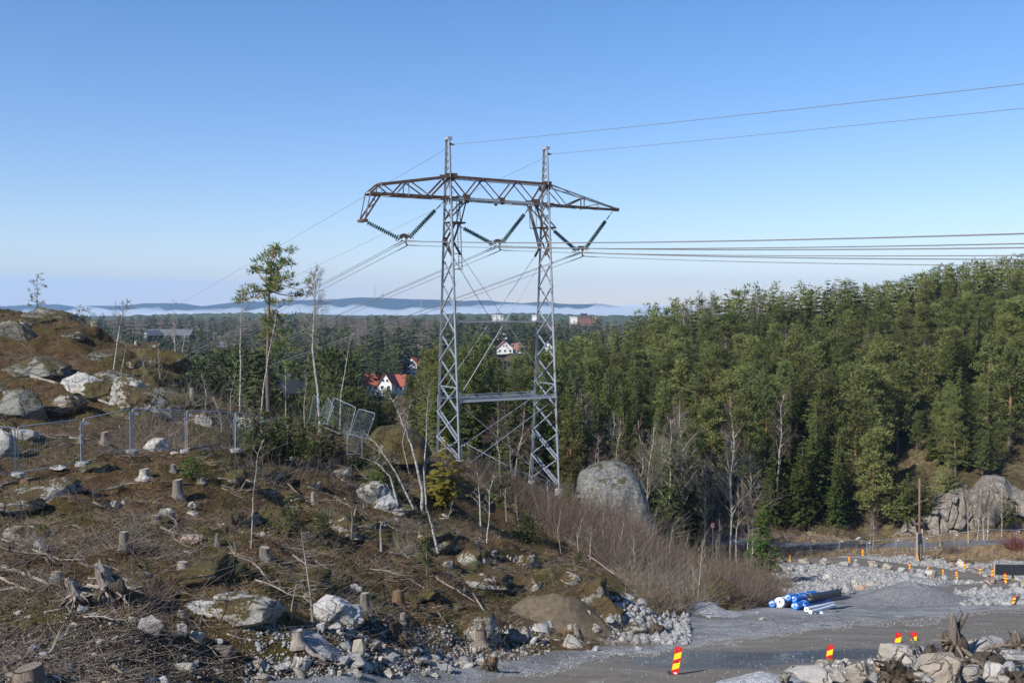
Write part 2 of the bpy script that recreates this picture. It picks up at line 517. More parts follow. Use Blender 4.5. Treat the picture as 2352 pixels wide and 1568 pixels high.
t = NT('soil_ground', 0.9, 0.2)
a = t.noise(0.8, 4, 0.6); c = t.noise(8, 5, 0.75); e = t.noise(32, 3, 0.7)
col = t.ramp(t.math('ADD', t.math('MULTIPLY', a, 0.5), t.math('MULTIPLY', c, 0.5)),
             [(0.36, (0.018, 0.012, 0.009)), (0.5, (0.062, 0.037, 0.022)), (0.64, (0.13, 0.09, 0.055))])
col = t.mix(t.step(e, 0.60, 0.68), col, (0.36, 0.32, 0.26))
t.color(col); t.bump(t.math('ADD', c, t.math('MULTIPLY', e, 0.6)), 1.0, 0.22)
MAT['soil_ground'] = t.m

t = NT('gravel_ground', 0.9, 0.2)
a = t.noise(0.25, 4, 0.6); b = t.noise(1.0, 4, 0.7, vec=t.stretch((0.6, 1.6, 1))); v = t.voro(14, 'Color'); e = t.noise(40, 3, 0.7)
sep = t.node('ShaderNodeSeparateColor'); t.l.new(v, sep.inputs[0])
col = t.ramp(t.math('ADD', t.math('MULTIPLY', a, 0.5), t.math('MULTIPLY', b, 0.5)),
             [(0.40, (0.10, 0.09, 0.078)), (0.48, (0.185, 0.178, 0.168)), (0.57, (0.34, 0.335, 0.325))])
col = t.mix(0.35, col, t.ramp(sep.outputs[0], [(0.0, (0.08, 0.08, 0.08)), (1.0, (0.44, 0.44, 0.44))]))
t.color(col); t.bump(t.math('ADD', sep.outputs[1], e), 0.9, 0.06)
MAT['gravel_ground'] = t.m

t = NT('road_ground', 0.85, 0.25)
a = t.noise(0.35, 4, 0.6, vec=t.stretch((0.45, 1.3, 1))); c = t.noise(3, 5, 0.7); e = t.noise(45, 3, 0.7)
rut = t.noise(0.55, 6, 0.75, vec=t.stretch((0.5, 1.5, 1)), dist=0.8)
dry = t.ramp(t.math('ADD', t.math('MULTIPLY', c, 0.5), t.math('MULTIPLY', e, 0.5)), [(0.36, (0.118, 0.100, 0.076)), (0.64, (0.192, 0.166, 0.130))])
dry = t.mix(t.math('MULTIPLY', t.step(t.math('ADD', rut, t.math('MULTIPLY', t.math('SUBTRACT', e, 0.5), 0.7)), 0.56, 0.68), 0.75), dry, (0.30, 0.295, 0.285))
dry = t.mix(t.math('MULTIPLY', t.step(rut, 0.45, 0.34), 0.6), dry, (0.075, 0.068, 0.06))
wa = t.node('ShaderNodeAttribute', attribute_name='wet')
wet = t.step(t.math('ADD', wa.outputs['Fac'], t.math('MULTIPLY', t.math('SUBTRACT', t.math('ADD', t.math('MULTIPLY', a, 0.6), t.math('MULTIPLY', c, 0.4)), 0.5), 2.6)), 0.42, 0.75)
t.color(t.mix(wet, dry, t.mix(t.noise(20, 3), (0.035, 0.033, 0.032), (0.06, 0.056, 0.052))))
t.l.new(t.ramp(wet, [(0.0, (0.9, 0.9, 0.9)), (1.0, (0.09, 0.09, 0.09))]), t.b.inputs['Roughness'])
t.l.new(t.ramp(wet, [(0.0, (0.2, 0.2, 0.2)), (1.0, (1.0, 1.0, 1.0))]), t.b.inputs['Specular IOR Level'])
t.bump(t.math('ADD', c, t.math('MULTIPLY', e, 0.7)), 0.35, 0.04)
MAT['road_ground'] = t.m

t = NT('brush_litter', 0.95, 0.1)
b = t.noise(0.5, 4, 0.65); c = t.noise(5, 5, 0.75); e = t.noise(24, 3, 0.7)
col = t.ramp(t.math('ADD', t.math('MULTIPLY', b, 0.45), t.math('MULTIPLY', c, 0.55)),
             [(0.36, (0.045, 0.03, 0.02)), (0.5, (0.12, 0.08, 0.05)), (0.62, (0.24, 0.17, 0.095))])
t.color(t.mix(t.math('MULTIPLY', t.step(e, 0.6, 0.7), 0.6), col, (0.33, 0.26, 0.17))); t.bump(t.math('ADD', c, e), 1.0, 0.3)
MAT['brush_litter'] = t.m

t = NT('straw_ground', 0.95, 0.1)
c = t.noise(1.5, 5, 0.75); e = t.noise(14, 3, 0.7)
t.color(t.ramp(t.math('ADD', t.math('MULTIPLY', c, 0.55), t.math('MULTIPLY', e, 0.45)),
               [(0.36, (0.07, 0.048, 0.03)), (0.5, (0.20, 0.14, 0.08)), (0.64, (0.34, 0.25, 0.14))])); t.bump(c, 1.0, 0.3)
MAT['straw_ground'] = t.m
plain('asphalt', (0.105, 0.105, 0.11), 0.85, scale=3)

t = NT('forest_ground', 0.95, 0.1)
b = t.noise(0.12, 4, 0.65); c = t.noise(1.5, 5, 0.75)
t.color(t.ramp(t.math('ADD', t.math('MULTIPLY', b, 0.4), t.math('MULTIPLY', c, 0.6)),
               [(0.36, (0.030, 0.024, 0.012)), (0.5, (0.085, 0.066, 0.032)), (0.64, (0.19, 0.15, 0.085))])); t.bump(c, 1.0, 0.3)
MAT['forest_ground'] = t.m
t = NT('rubble_stone', 0.92, 0.25)
n = t.noise(3.0, 2, 0.5); f = t.noise(22, 3, 0.7)
t.color(t.ramp(t.math('ADD', t.math('MULTIPLY', n, 0.7), t.math('MULTIPLY', f, 0.3)), [(0.32, (0.11, 0.108, 0.105)), (0.5, (0.25, 0.247, 0.242)), (0.68, (0.40, 0.385, 0.36))]))
MAT['rubble_stone'] = t.m
t = NT('dirt_heap', 0.95, 0.1)
c = t.noise(3, 5, 0.75); e = t.noise(26, 3, 0.7)
col = t.ramp(t.math('ADD', t.math('MULTIPLY', c, 0.6), t.math('MULTIPLY', e, 0.4)), [(0.36, (0.10, 0.078, 0.05)), (0.6, (0.21, 0.17, 0.115))])
t.color(t.mix(t.step(e, 0.63, 0.70), col, (0.42, 0.38, 0.30))); t.bump(t.math('ADD', c, e), 0.9, 0.1)
MAT['dirt_heap'] = t.m
def gravel_heap_mat(name, k):
    t = NT(name, 0.92, 0.2)
    v = t.voro(16, 'Color'); e = t.noise(3, 4, 0.7)
    sep = t.node('ShaderNodeSeparateColor'); t.l.new(v, sep.inputs[0])
    t.color(t.mix(0.6, t.ramp(e, [(0.35, (k * .75, k * .75, k * .75)), (0.65, (k * 1.2, k * 1.2, k * 1.21))]),
                  t.ramp(sep.outputs[0], [(0, (k * .4, k * .4, k * .41)), (1, (k * 1.9, k * 1.9, k * 1.92))])))
    t.bump(sep.outputs[1], 0.9, 0.06); MAT[name] = t.m
gravel_heap_mat('gravel_heap_grey', 0.24)
gravel_heap_mat('gravel_heap_dark', 0.15)
gravel_heap_mat('gravel_heap_pale', 0.27)

t = NT('puddle', 0.03, 0.5); t.color((0.02, 0.014, 0.01)); MAT['puddle'] = t.m
t = NT('far_needles', 0.9, 0.1)
n = t.noise(0.11, 2, 0.5); f = t.noise(1.3, 3, 0.7)
t.color(t.ramp(t.math('ADD', t.math('MULTIPLY', n, 0.55), t.math('MULTIPLY', f, 0.45)),
               [(0.36, (0.046, 0.060, 0.020)), (0.5, (0.112, 0.128, 0.038)), (0.66, (0.195, 0.200, 0.066))])); MAT['far_needles'] = t.m
t = NT('far_twigs', 0.95, 0.05)
n = t.noise(0.12, 2, 0.5)
t.color(t.ramp(n, [(0.36, (0.12, 0.09, 0.078)), (0.64, (0.27, 0.215, 0.18))])); MAT['far_twigs'] = t.m
t = NT('valley_needles', 0.9, 0.1)
n = t.noise(0.05, 2, 0.5); f = t.noise(1.0, 3, 0.7)
t.color(t.ramp(t.math('ADD', t.math('MULTIPLY', n, 0.55), t.math('MULTIPLY', f, 0.45)),
               [(0.36, (0.030, 0.040, 0.016)), (0.5, (0.066, 0.079, 0.030)), (0.66, (0.120, 0.128, 0.050))])); MAT['valley_needles'] = t.m
t = NT('yard_grit', 0.92, 0.2)
n = t.noise(5.0, 2, 0.5); t.color(t.ramp(n, [(0.32, (0.12, 0.12, 0.12)), (0.68, (0.34, 0.34, 0.34))])); MAT['yard_grit'] = t.m
t = NT('lichen_boulder', 0.95, 0.15)
t.co = t.node('ShaderNodeNewGeometry').outputs['Position']
a = t.noise(0.55, 5, 0.7); b = t.noise(3.2, 6, 0.8); c = t.noise(7.0, 4, 0.8)
col = t.ramp(t.math('ADD', t.math('MULTIPLY', b, 0.6), t.math('MULTIPLY', c, 0.4)), [(0.38, (0.045, 0.043, 0.037)), (0.48, (0.135, 0.132, 0.118)), (0.56, (0.21, 0.21, 0.195)), (0.66, (0.42, 0.43, 0.41))])
mz = t.math('ADD', t.math('MULTIPLY', t.normal_z(), 0.22), a)
col = t.mix(t.step(mz, 0.74, 0.80), col, t.mix(c, (0.035, 0.033, 0.014), (0.095, 0.085, 0.035)))
t.color(col); t.bump(t.math('ADD', b, c), 0.8, 0.12); MAT['lichen_boulder'] = t.m
# ------------------------------------------------------------------ terrain
def hash2(ix, iy, s):
    h = (ix.astype(np.int64) * 374761393 + iy.astype(np.int64) * 668265263 + s * 982451653) & 0xFFFFFFFF
    h = ((h ^ (h >> 13)) * 1274126177) & 0xFFFFFFFF
    return ((h ^ (h >> 16)) & 0xFFFF) / 65535.0
def vnoise(x, y, s=0):
    ix, iy = np.floor(x), np.floor(y)
    fx, fy = x - ix, y - iy
    fx = fx * fx * (3 - 2 * fx); fy = fy * fy * (3 - 2 * fy)
    a, b = hash2(ix, iy, s), hash2(ix + 1, iy, s)
    c, d = hash2(ix, iy + 1, s), hash2(ix + 1, iy + 1, s)
    return (a * (1 - fx) + b * fx) * (1 - fy) + (c * (1 - fx) + d * fx) * fy - 0.5
def fbm(x, y, s=0, o=4, k=0.5):
    t, a = 0.0, 1.0
    for i in range(o):
        t = t + a * vnoise(x * 2 ** i + 17.3 * i, y * 2 ** i - 9.1 * i, s + i); a *= k
    return t

# spot heights: survey column (px), then (distance, height) along it
PROF = {
 -500: [(4, -2.8), (8, -4.8), (14, -6.5), (20, -7.6), (30, -7.4), (41, -6.4), (55, -3.6), (70, 0.2), (80, 1.2), (100, 0), (130, -6), (200, -22), (400, -34), (900, -22), (1400, -14), (3000, -40)],
 0:    [(4, -2.8), (8, -4.8), (14, -6.3), (20, -7.6), (25, -7.7), (30, -7.5), (35, -7.2), (41, -6.5), (48, -5.4), (55, -4.1), (62, -2.4), (70, -0.5), (76, 0.15), (90, -1.5), (120, -8), (180, -22), (300, -36), (600, -32), (900, -24), (1400, -12), (3000, -40)],
 170:  [(25, -8.0), (33, -7.5), (43, -6.6), (52, -5.2), (60, -3.4), (68, -1.1), (74, -0.25), (90, -3), (120, -10)],
 300:  [(8, -4.2), (14, -6.6), (22, -8.3), (30, -8.0), (38, -7.5), (45, -6.7), (52, -5.7), (58, -4.3), (63, -3.0), (66, -2.3), (75, -3.6), (100, -9), (150, -20), (250, -36), (400, -38), (600, -33), (900, -26), (1400, -11), (3000, -40)],
 470:  [(25, -9.3), (32, -8.7), (40, -8.0), (48, -6.8), (54, -6.0), (60, -5.0), (70, -7.4), (100, -14)],
 650:  [(8, -4.6), (14, -7.4), (26, -10.0), (33, -9.3), (42, -9.2), (50, -8.9), (58, -8.0), (66, -6.9), (80, -10), (110, -18), (150, -26), (250, -40), (400, -38), (600, -33), (900, -26), (1400, -10), (3000, -40)],
 850:  [(29, -10.9), (34, -10.4), (40, -10.6), (48, -10.6), (56, -10.4), (64, -9.7), (72, -9.4), (85, -12.5), (110, -18), (150, -22), (200, -27), (260, -36)],
 1000: [(8, -4.8), (14, -8.0), (22, -10.2), (31, -11.6), (36, -11.7), (42, -11.8), (50, -12.1), (58, -12.1), (66, -11.9), (75, -11.6), (89, -12.6), (110, -17.5), (150, -21.5), (210, -23), (270, -33), (390, -30), (600, -26), (900, -26), (1400, -9), (3000, -40)],
 1176: [(32, -12.0), (40, -13.2), (46, -13.5), (54, -14.0), (62, -14.3), (72, -14.6), (82, -14.8), (93, -15.9), (110, -19.5), (140, -21), (180, -20), (220, -19.5), (300, -30), (420, -30), (600, -24)],
 1400: [(8, -5), (14, -8.2), (22, -10.6), (33, -12.2), (40, -13.7), (47, -15.0), (52, -15.3), (60, -16.1), (70, -17.1), (80, -17.7), (90, -18.5), (105, -21.5), (130, -28), (160, -26), (230, -18), (310, -16), (420, -36), (900, -30), (3000, -40)],
 1600: [(33, -12.3), (40, -13.8), (50, -15.9), (58, -17.6), (64, -18.6), (74, -20.3), (85, -22.0), (95, -23.0), (105, -26), (116, -29.2), (128, -30.5), (140, -30), (160, -26), (230, -16), (310, -7.0), (420, -30)],
 1780: [(33, -12.3), (42, -14.2), (55, -17.0), (65, -19.3), (71, -20.8), (80, -22.7), (90, -24.6), (105, -27.4), (115, -29.0), (128, -30.5), (140, -30.6), (160, -26)],
 2000: [(8, -5), (14, -8.0), (22, -10.6), (34, -12.4), (40, -13.6), (50, -16), (60, -18.4), (72, -21.2), (82, -23.2), (92, -25.4), (105, -27.7), (120, -30), (134, -32.0), (146, -30), (160, -25), (230, -11), (320, 0.5), (420, -20), (900, -30), (3000, -40)],
 2200: [(28, -11.6), (37, -12.9), (45, -14.8), (55, -17.2), (70, -20.8), (80, -22.8), (92, -25.4), (105, -27.6), (120, -29.6), (134, -31.4), (142, -29), (150, -25)],
 2352: [(14, -8.0), (30, -11.9), (40, -13.6), (50, -16), (60, -18.3), (72, -21), (85, -23.6), (100, -26.6), (115, -29), (130, -30.8), (140, -28), (150, -23.5), (230, -5.5), (320, 6.5), (420, -8), (900, -30), (3000, -40)],
 3000: [(4, -2.8), (8, -5.2), (20, -10), (40, -14), (72, -21), (100, -26), (130, -30), (150, -23), (230, -3), (320, 10), (420, 4), (900, -20), (3000, -40)],
}
cp = []
for px, rows in PROF.items():
    for d, z in rows: cp.append(((px - CX) / FPX * 3.0, math.log(d), z))
cp = np.array(cp)
def _phi(r2): return r2 * np.log(np.maximum(r2, 1e-9))
_n = len(cp)
_K = _phi(((cp[:, None, :2] - cp[None, :, :2]) ** 2).sum(2)) + np.eye(_n) * 0.004
_A = np.zeros((_n + 3, _n + 3)); _A[:_n, :_n] = _K
_Pm = np.c_[np.ones(_n), cp[:, :2]]; _A[:_n, _n:] = _Pm; _A[_n:, :_n] = _Pm.T
_w = np.linalg.solve(_A, np.r_[cp[:, 2], 0, 0, 0])

def base_height(x, y):
    y = np.maximum(y, 3.0)
    q = np.stack([np.clip(x / y, -1.2, 1.2) * 3.0, np.log(y)], -1)
    sh = q.shape[:-1]; q = q.reshape(-1, 2); out = np.empty(len(q))
    for i in range(0, len(q), 40000):
        k = q[i:i + 40000]
        d2 = ((k[:, None, :] - cp[None, :, :2]) ** 2).sum(2)
        out[i:i + 40000] = _phi(d2) @ _w[:_n] + _w[_n] + k @ _w[_n + 1:]
    return out.reshape(sh)

def in_poly(px, py, poly):
    r = np.zeros(px.shape, bool)
    n = len(poly)
    for i in range(n):
        x1, y1 = poly[i]; x2, y2 = poly[(i + 1) % n]
        if y1 == y2: continue
        c = ((y1 > py) != (y2 > py)) & (px < (x2 - x1) * (py - y1) / (y2 - y1) + x1)
        r ^= c
    return r
def to_px(x, y, z):
    c, s = math.cos(PITCH), math.sin(PITCH)
    f = y * c - z * s; u = y * s + z * c
    f = np.maximum(f, 0.1)
    return CX + x / f * FPX, CY - u / f * FPX

# areas of the ground, as outlines surveyed from the photograph and laid on the terrain
Z_YARD = [(600, 1700), (540, 1575), (640, 1545), (760, 1540), (900, 1545), (1080, 1528), (1180, 1508), (1262, 1490), (1330, 1492), (1420, 1478), (1545, 1452), (1580, 1412), (1640, 1396), (1720, 1398),
          (1770, 1388), (1790, 1345), (1770, 1312), (1775, 1294), (1800, 1276), (2000, 1279), (2060, 1272), (2200, 1292), (2352, 1296), (3300, 1290), (3300, 1800), (600, 1800)]
Z_ROAD = [(1000, 1600), (1150, 1556), (1290, 1531), (1480, 1499), (1690, 1473), (1900, 1441), (2120, 1418), (2352, 1397), (2800, 1370), (3300, 1350), (3300, 1800), (1000, 1800)]
Z_ROAD2 = [(1788, 1277), (1960, 1282), (2090, 1296), (2200, 1311), (2300, 1329), (2420, 1350), (2420, 1362), (2300, 1342), (2190, 1336), (2070, 1314), (1990, 1301), (1900, 1293), (1790, 1291)]
Z_ROAD3 = [(2300, 1340), (2420, 1360), (2300, 1356), (2190, 1362), (2130, 1372), (2080, 1352), (2180, 1344)]
Z_RUBBLE = [(1780, 1388), (1795, 1345), (1775, 1312), (1790, 1298), (1900, 1300), (2000, 1310), (2090, 1325), (2160, 1342), (2100, 1346), (2010, 1352), (1930, 1362), (1840, 1378)]
Z_ASPH = [(1600, 1236), (1800, 1244), (2000, 1248), (2200, 1246), (2352, 1240), (3300, 1232), (3300, 1246), (2352, 1254), (2200, 1258), (2000, 1262), (1800, 1258), (1600, 1250)]
Z_BRUSH = [(1085, 1075), (1330, 1090), (1510, 1150), (1640, 1232), (1720, 1270), (1790, 1300), (1795, 1350), (1765, 1395), (1690, 1400), (1560, 1410), (1500, 1395), (1400, 1315), (1290, 1240), (1200, 1180), (1120, 1130)]
Z_STRAW = [(1400, 1320), (1480, 1310), (1620, 1370), (1640, 1398), (1560, 1410), (1470, 1380)]
Z_SOIL = [(-900, 1700), (-900, 1400), (0, 1400), (200, 1385), (330, 1420), (480, 1470), (640, 1490), (760, 1478), (960, 1490), (1100, 1500), (1190, 1500), (1060, 1560), (900, 1700)]

MOUNDS = []      # (x, y, sx, sy, height)
def add_mound(px, py, d, sx, sy, h):
    p = P(px, py, d); MOUNDS.append((p.x, p.y, sx, sy, h))
add_mound(2170, 1540, 29.5, 4.2, 2.2, 1.35)
add_mound(620, 1370, 30, 2.2, 2.0, 0.5)
add_mound(200, 1380, 26.5, 2.0, 1.6, 0.45)
add_mound(1330, 1360, 50, 2.4, 3.0, 1.3)
add_mound(2280, 1255, 128, 7, 3, 1.3)

ZN = ['hillside', 'soil', 'brush_slope', 'straw_slope', 'gravel_yard', 'gravel_road', 'rubble_slope', 'road', 'verge', 'forest_floor']
def zones(x, y, z):
    px, py = to_px(x, y, z)
    jx = fbm(x / y * 26, np.log(y) * 26, 5, 4) * 26; jy = fbm(x / y * 26, np.log(y) * 26, 25, 4) * 13
    qx, qy = px + jx, py + jy
    r = np.zeros(x.shape, np.int8)
    r[in_poly(qx, qy, Z_SOIL)] = 1
    r[in_poly(qx, qy, Z_BRUSH) & (y < 110)] = 2
    r[in_poly(qx, qy, Z_STRAW) & (y < 80)] = 3
    far = (y > 100) & (px > 1250)
    r[(y > 82) & (px > 930)] = 9
    r[far & (y > 118)] = 8
    rd = in_poly(px + jx * 0.15, py + jy * 0.12, Z_ASPH) & (y > 110) & (y < 145)
    yard = in_poly(qx * 0.6 + px * 0.4, py + jy * 0.8, Z_YARD) & (y < 127)
    r[yard] = 4
    r[in_poly(qx, py + jy * 0.6, Z_RUBBLE) & yard] = 6
    e = in_poly(px + jx * 1.1, py + jy * 0.8, Z_ROAD) & (y < 75)
    e |= in_poly(px + jx * 0.3, py + jy * 0.12, Z_ROAD2) | in_poly(px + jx * 0.3, py + jy * 0.15, Z_ROAD3)
    r[e & (y < 127) & yard] = 5
    r[rd] = 7
    r[(y > 137.5)] = 9
    r[(y > 80) & (px < 1000)] = 9
    return r
ROUGH = np.array([1.0, 0.75, 0.8, 0.8, 0.22, 0.05, 0.9, 0.05, 0.6, 1.6])

def mounds(x, y):
    h = 0.0
    for mx, my, sx, sy, hh in MOUNDS:
        h = h + hh * np.exp(-((x - mx) / sx) ** 2 - ((y - my) / sy) ** 2)
    return h
def height(x, y, full=True):
    x = np.asarray(x, float); y = np.asarray(y, float)
    z = base_height(x, y) + mounds(x, y)
    if full:
        zn = zones(x, y, z)
        k = ROUGH[zn]
        z = z + k * (fbm(x / 4.5, y / 4.5, 1, 3) * 0.85 + fbm(x / 0.9, y / 0.9, 7, 3) * 0.34) * np.clip((y - 8) / 18, 0.03, 1)
        kn = np.exp(-((x + 22) / 13) ** 2 - ((y - 64) / 13) ** 2)
        z = z + kn * (np.abs(fbm(x / 5, y / 5, 41, 4)) * 2.2 - 0.7)
        z = z + np.clip((y - 140) / 100, 0, 1) * fbm(x / 40, y / 40, 3, 3) * 5 * (y > 140)
        return z, zn
    return z

pxs = np.concatenate([np.arange(-1500, -60, 24), np.arange(-60, 2420, 4.2), np.arange(2420, 3800, 24)])
ds = [4.0]
while ds[-1] < 3500:
    d = ds[-1]
    ds.append(d * (1.03 if d < 18 else 1.0052 if d < 62 else 1.0066 if d < 145 else 1.02))
ds = np.array(ds)
GX = (pxs[None, :] - CX) / FPX * ds[:, None]
GY = np.repeat(ds[:, None], len(pxs), 1)
GZ, GZONE = height(GX, GY)
nr, nc = GX.shape
idx = np.arange(nr * nc).reshape(nr, nc)
quads = np.stack([idx[:-1, :-1], idx[:-1, 1:], idx[1:, 1:], idx[1:, :-1]], -1).reshape(-1, 4)
fz = GZONE[:-1, :-1].reshape(-1)
allv = np.stack([GX, GY, GZ], -1).reshape(-1, 3)
apx, apy = to_px(allv[:, 0], allv[:, 1], allv[:, 2])
GM = {'hillside': 'heath_ground', 'soil': 'soil_ground', 'brush_slope': 'brush_litter', 'straw_slope': 'straw_ground', 'gravel_yard': 'gravel_ground',
      'gravel_road': 'road_ground', 'rubble_slope': 'gravel_ground', 'road': 'asphalt', 'verge': 'straw_ground', 'forest_floor': 'forest_ground'}
for k, nm in enumerate(ZN):
    f = quads[fz == k]
    if not len(f): continue
    u, inv = np.unique(f, return_inverse=True)
    me = np_mesh(nm, allv[u], inv.reshape(-1, 4), MAT[GM[nm]], smooth=True)
    if nm == 'gravel_road':
        wet = np.zeros(len(u), np.float32)
        X, Y = apx[u], apy[u]
        wl_ = 1492 - (X - 1700) * 0.030           # the damp wheel track along the near edge
        wet = np.clip(1 - np.abs(Y - (wl_ + 14)) / np.where(Y > wl_ + 14, 44, 26), 0, 1) * np.clip((X - 1330) / 220, 0, 1) * (allv[u][:, 1] < 75)
        a = me.attributes.new('wet', 'FLOAT', 'POINT'); a.data.foreach_set('value', wet.astype(np.float32))
    struct(nm, me)

def hz(x, y):
    """height of the built ground at x, y (bilinear on its own grid)"""
    px = np.clip(x / y * FPX + CX, pxs[0], pxs[-1] - 1e-3); y = min(max(y, ds[0]), ds[-2])
    j = int(np.searchsorted(pxs, px, 'right')) - 1; j = min(max(j, 0), nc - 2)
    i = int(np.searchsorted(ds, y, 'right')) - 1; i = min(max(i, 0), nr - 2)
    u = (px - pxs[j]) / (pxs[j + 1] - pxs[j]); v = (y - ds[i]) / (ds[i + 1] - ds[i])
    return float((GZ[i, j] * (1 - u) + GZ[i, j + 1] * u) * (1 - v) + (GZ[i + 1, j] * (1 - u) + GZ[i + 1, j + 1] * u) * v)
def ground(px, py, dmin=12.0):
    """first point of the terrain under a photo pixel"""
    v = P(px, py, 1.0)
    j = int(np.argmin(np.abs(pxs - px)))
    k = np.nonzero((v.z * ds < GZ[:, j]) & (ds > dmin))[0]
    d = ds[k[0]] if len(k) else 140.0
    return Vector((v.x * d, d, hz(v.x * d, d)))
def scatter(n, zset, seed, box=None, dlim=None, fn=None):
    """n random points of the built ground inside the named areas"""
    m = np.isin(GZONE[:-1, :-1], [ZN.index(q) for q in zset])
    X, Y = apx.reshape(nr, nc)[:-1, :-1], apy.reshape(nr, nc)[:-1, :-1]
    if box: m &= (X > box[0]) & (X < box[1]) & (Y > box[2]) & (Y < box[3])
    else: m &= (X > -120) & (X < 2480) & (Y < 1640)
    if dlim: m &= (GY[:-1, :-1] > dlim[0]) & (GY[:-1, :-1] < dlim[1])
    if fn is not None: m &= fn(X, Y)
    k = np.argwhere(m)
    g = np.random.default_rng(seed)
    k = k[g.integers(len(k), size=n)]
    u, v = g.random(n), g.random(n)
    def it(A):
        i, j = k[:, 0], k[:, 1]
        return (A[i, j] * (1 - u) + A[i, j + 1] * u) * (1 - v) + (A[i + 1, j] * (1 - u) + A[i + 1, j + 1] * u) * v
    return np.stack([it(GX), it(GY), it(GZ)], -1)

# ------------------------------------------------------------------ far hills, fog, air
def ridge(pts, d, depth, name, mat, seed, rough=10, bottom=-150, tree=0.0):
    xs = np.linspace(pts[0][0], pts[-1][0], 420)
    ys = np.interp(xs, [p[0] for p in pts], [p[1] for p in pts])
    X = (xs - CX) / FPX * d
    H = (HORIZ - ys) / FPX * d + fbm(X / 260, X * 0 + 3.3, seed, 5) * rough + np.abs(fbm(X / 16, X * 0 + 1.1, seed + 3, 3)) * tree
    v, f = [], []
    rows = 14
    for r in range(rows + 1):
        t = r / rows
        yy = d - depth * (1 - t)
        hh = bottom + (H - bottom) * (t ** 0.7) + fbm(X / 300, X * 0 + t * 5, seed + 9, 4) * rough * 1.5 * (1 - t) * t * 4
        v.append(np.stack([X * (yy / d), np.full_like(X, yy), hh], -1))
    v.append(np.stack([X, np.full_like(X, d + depth), np.full_like(X, bottom)], -1))
    v = np.concatenate(v); n = len(xs)
    i = np.arange((rows + 1) * n).reshape(rows + 1, n)
    ii = np.arange((rows + 2) * n).reshape(rows + 2, n)
    q = np.stack([ii[:-1, :-1], ii[:-1, 1:], ii[1:, 1:], ii[1:, :-1]], -1).reshape(-1, 4)
    return struct(name, np_mesh(name, v, q, mat, True))
t = NT('far_hill', 0.95, 0.05)
n = t.noise(0.006, 5, 0.7); f = t.noise(0.05, 4, 0.7)
g = t.ramp(f, [(0.35, (0.02, 0.032, 0.02)), (0.65, (0.05, 0.065, 0.035))])
sx = t.noise(0.004, 5, 0.75, vec=t.stretch((1, 1, 6)))
t.color(t.mix(t.step(sx, 0.665, 0.69), g, (0.75, 0.77, 0.8)))
MAT['far_hill'] = t.m
RIDGE = [(-700, 712), (-200, 704), (0, 703), (60, 700), (130, 699), (175, 706), (200, 703), (280, 703), (330, 697), (390, 697), (430, 698), (465, 703), (500, 698), (540, 694), (600, 692), (640, 689), (700, 690),
         (760, 689), (830, 683), (870, 684), (930, 686), (1000, 689), (1060, 691), (1120, 689), (1150, 693), (1200, 696), (1250, 692), (1290, 697), (1340, 698), (1372, 697), (1420, 704), (1700, 712), (2400, 720)]
ridge(RIDGE, 7600, 900, 'distant_hills', MAT['far_hill'], 31, 8)
ridge([(-700, 730), (0, 728), (500, 722), (900, 727), (1060, 722), (1200, 720), (1300, 722), (1400, 724), (1700, 730), (2400, 740)], 2600, 700, 'wooded_rise', MAT['valley_needles'], 57, 6, -90, 9.0)

def fog_bank():
    n, m = 130, 12
    xs = np.linspace(-300, 1900, n)
    X = (xs - CX) / FPX * 6200
    top = np.interp(xs, [-300, 60, 140, 230, 330, 480, 620, 760, 900, 1000, 1100, 1250, 1400, 1480, 1560, 1900], [720, 716, 712, 708, 710, 711, 707, 703, 703, 707, 704, 702, 701, 701, 708, 722])
    v = []
    for r in range(m + 1):
        t = r / m
        a = math.pi * t
        yy = 6200 - 420 * math.cos(a)
        hh = (HORIZ - top) / FPX * 6200
        bump = fbm(X / 190, X * 0 + t * 3, 61, 6, .62) * 46
        v.append(np.stack([X * (yy / 6200), np.full(n, yy) + fbm(X / 200, X * 0 + t * 3, 71, 3) * 120, -70 + (hh + 70 + bump) * math.sin(a) ** 0.6], -1))
    v = np.concatenate(v)
    ii = np.arange((m + 1) * n).reshape(m + 1, n)
    q = np.stack([ii[:-1, :-1], ii[:-1, 1:], ii[1:, 1:], ii[1:, :-1]], -1).reshape(-1, 4)
    bot = np.stack([ii[0, :-1], ii[m, :-1], ii[m, 1:], ii[0, 1:]], -1)
    return np_mesh('fog_bank', v, np.concatenate([q, bot]), None, True)
fm = bpy.data.materials.new('fog_vapour'); fm.use_nodes = True
ft = fm.node_tree; ft.nodes.clear()
fo = ft.nodes.new('ShaderNodeOutputMaterial'); fv = ft.nodes.new('ShaderNodeVolumePrincipled')
fv.inputs['Color'].default_value = (0.88, 0.93, 0.94, 1); fv.inputs['Density'].default_value = 0.0040
ft.links.new(fv.outputs[0], fo.inputs['Volume'])
me = fog_bank(); me.materials.append(fm)
stuff('fog_bank', me, 'white bank of low fog lying in front of the blue hills', 'fog')

def haze_box():
    b = MB().box((0, 5000, 95), (16000, 10600, 500))
    hm = bpy.data.materials.new('haze_air'); hm.use_nodes = True
    t = hm.node_tree; t.nodes.clear()
    o = t.nodes.new('ShaderNodeOutputMaterial'); v = t.nodes.new('ShaderNodeVolumePrincipled')
    v.inputs['Color'].default_value = (0.42, 0.65, 1.0, 1)
    v.inputs['Density'].default_value = HAZE
    v.inputs['Anisotropy'].default_value = 0.2
    t.links.new(v.outputs[0], o.inputs['Volume'])
    return stuff('haze', b.mesh('haze', hm), 'pale blue haze in the air over the valley', 'haze')
HAZE = 0.00009
haze_box()
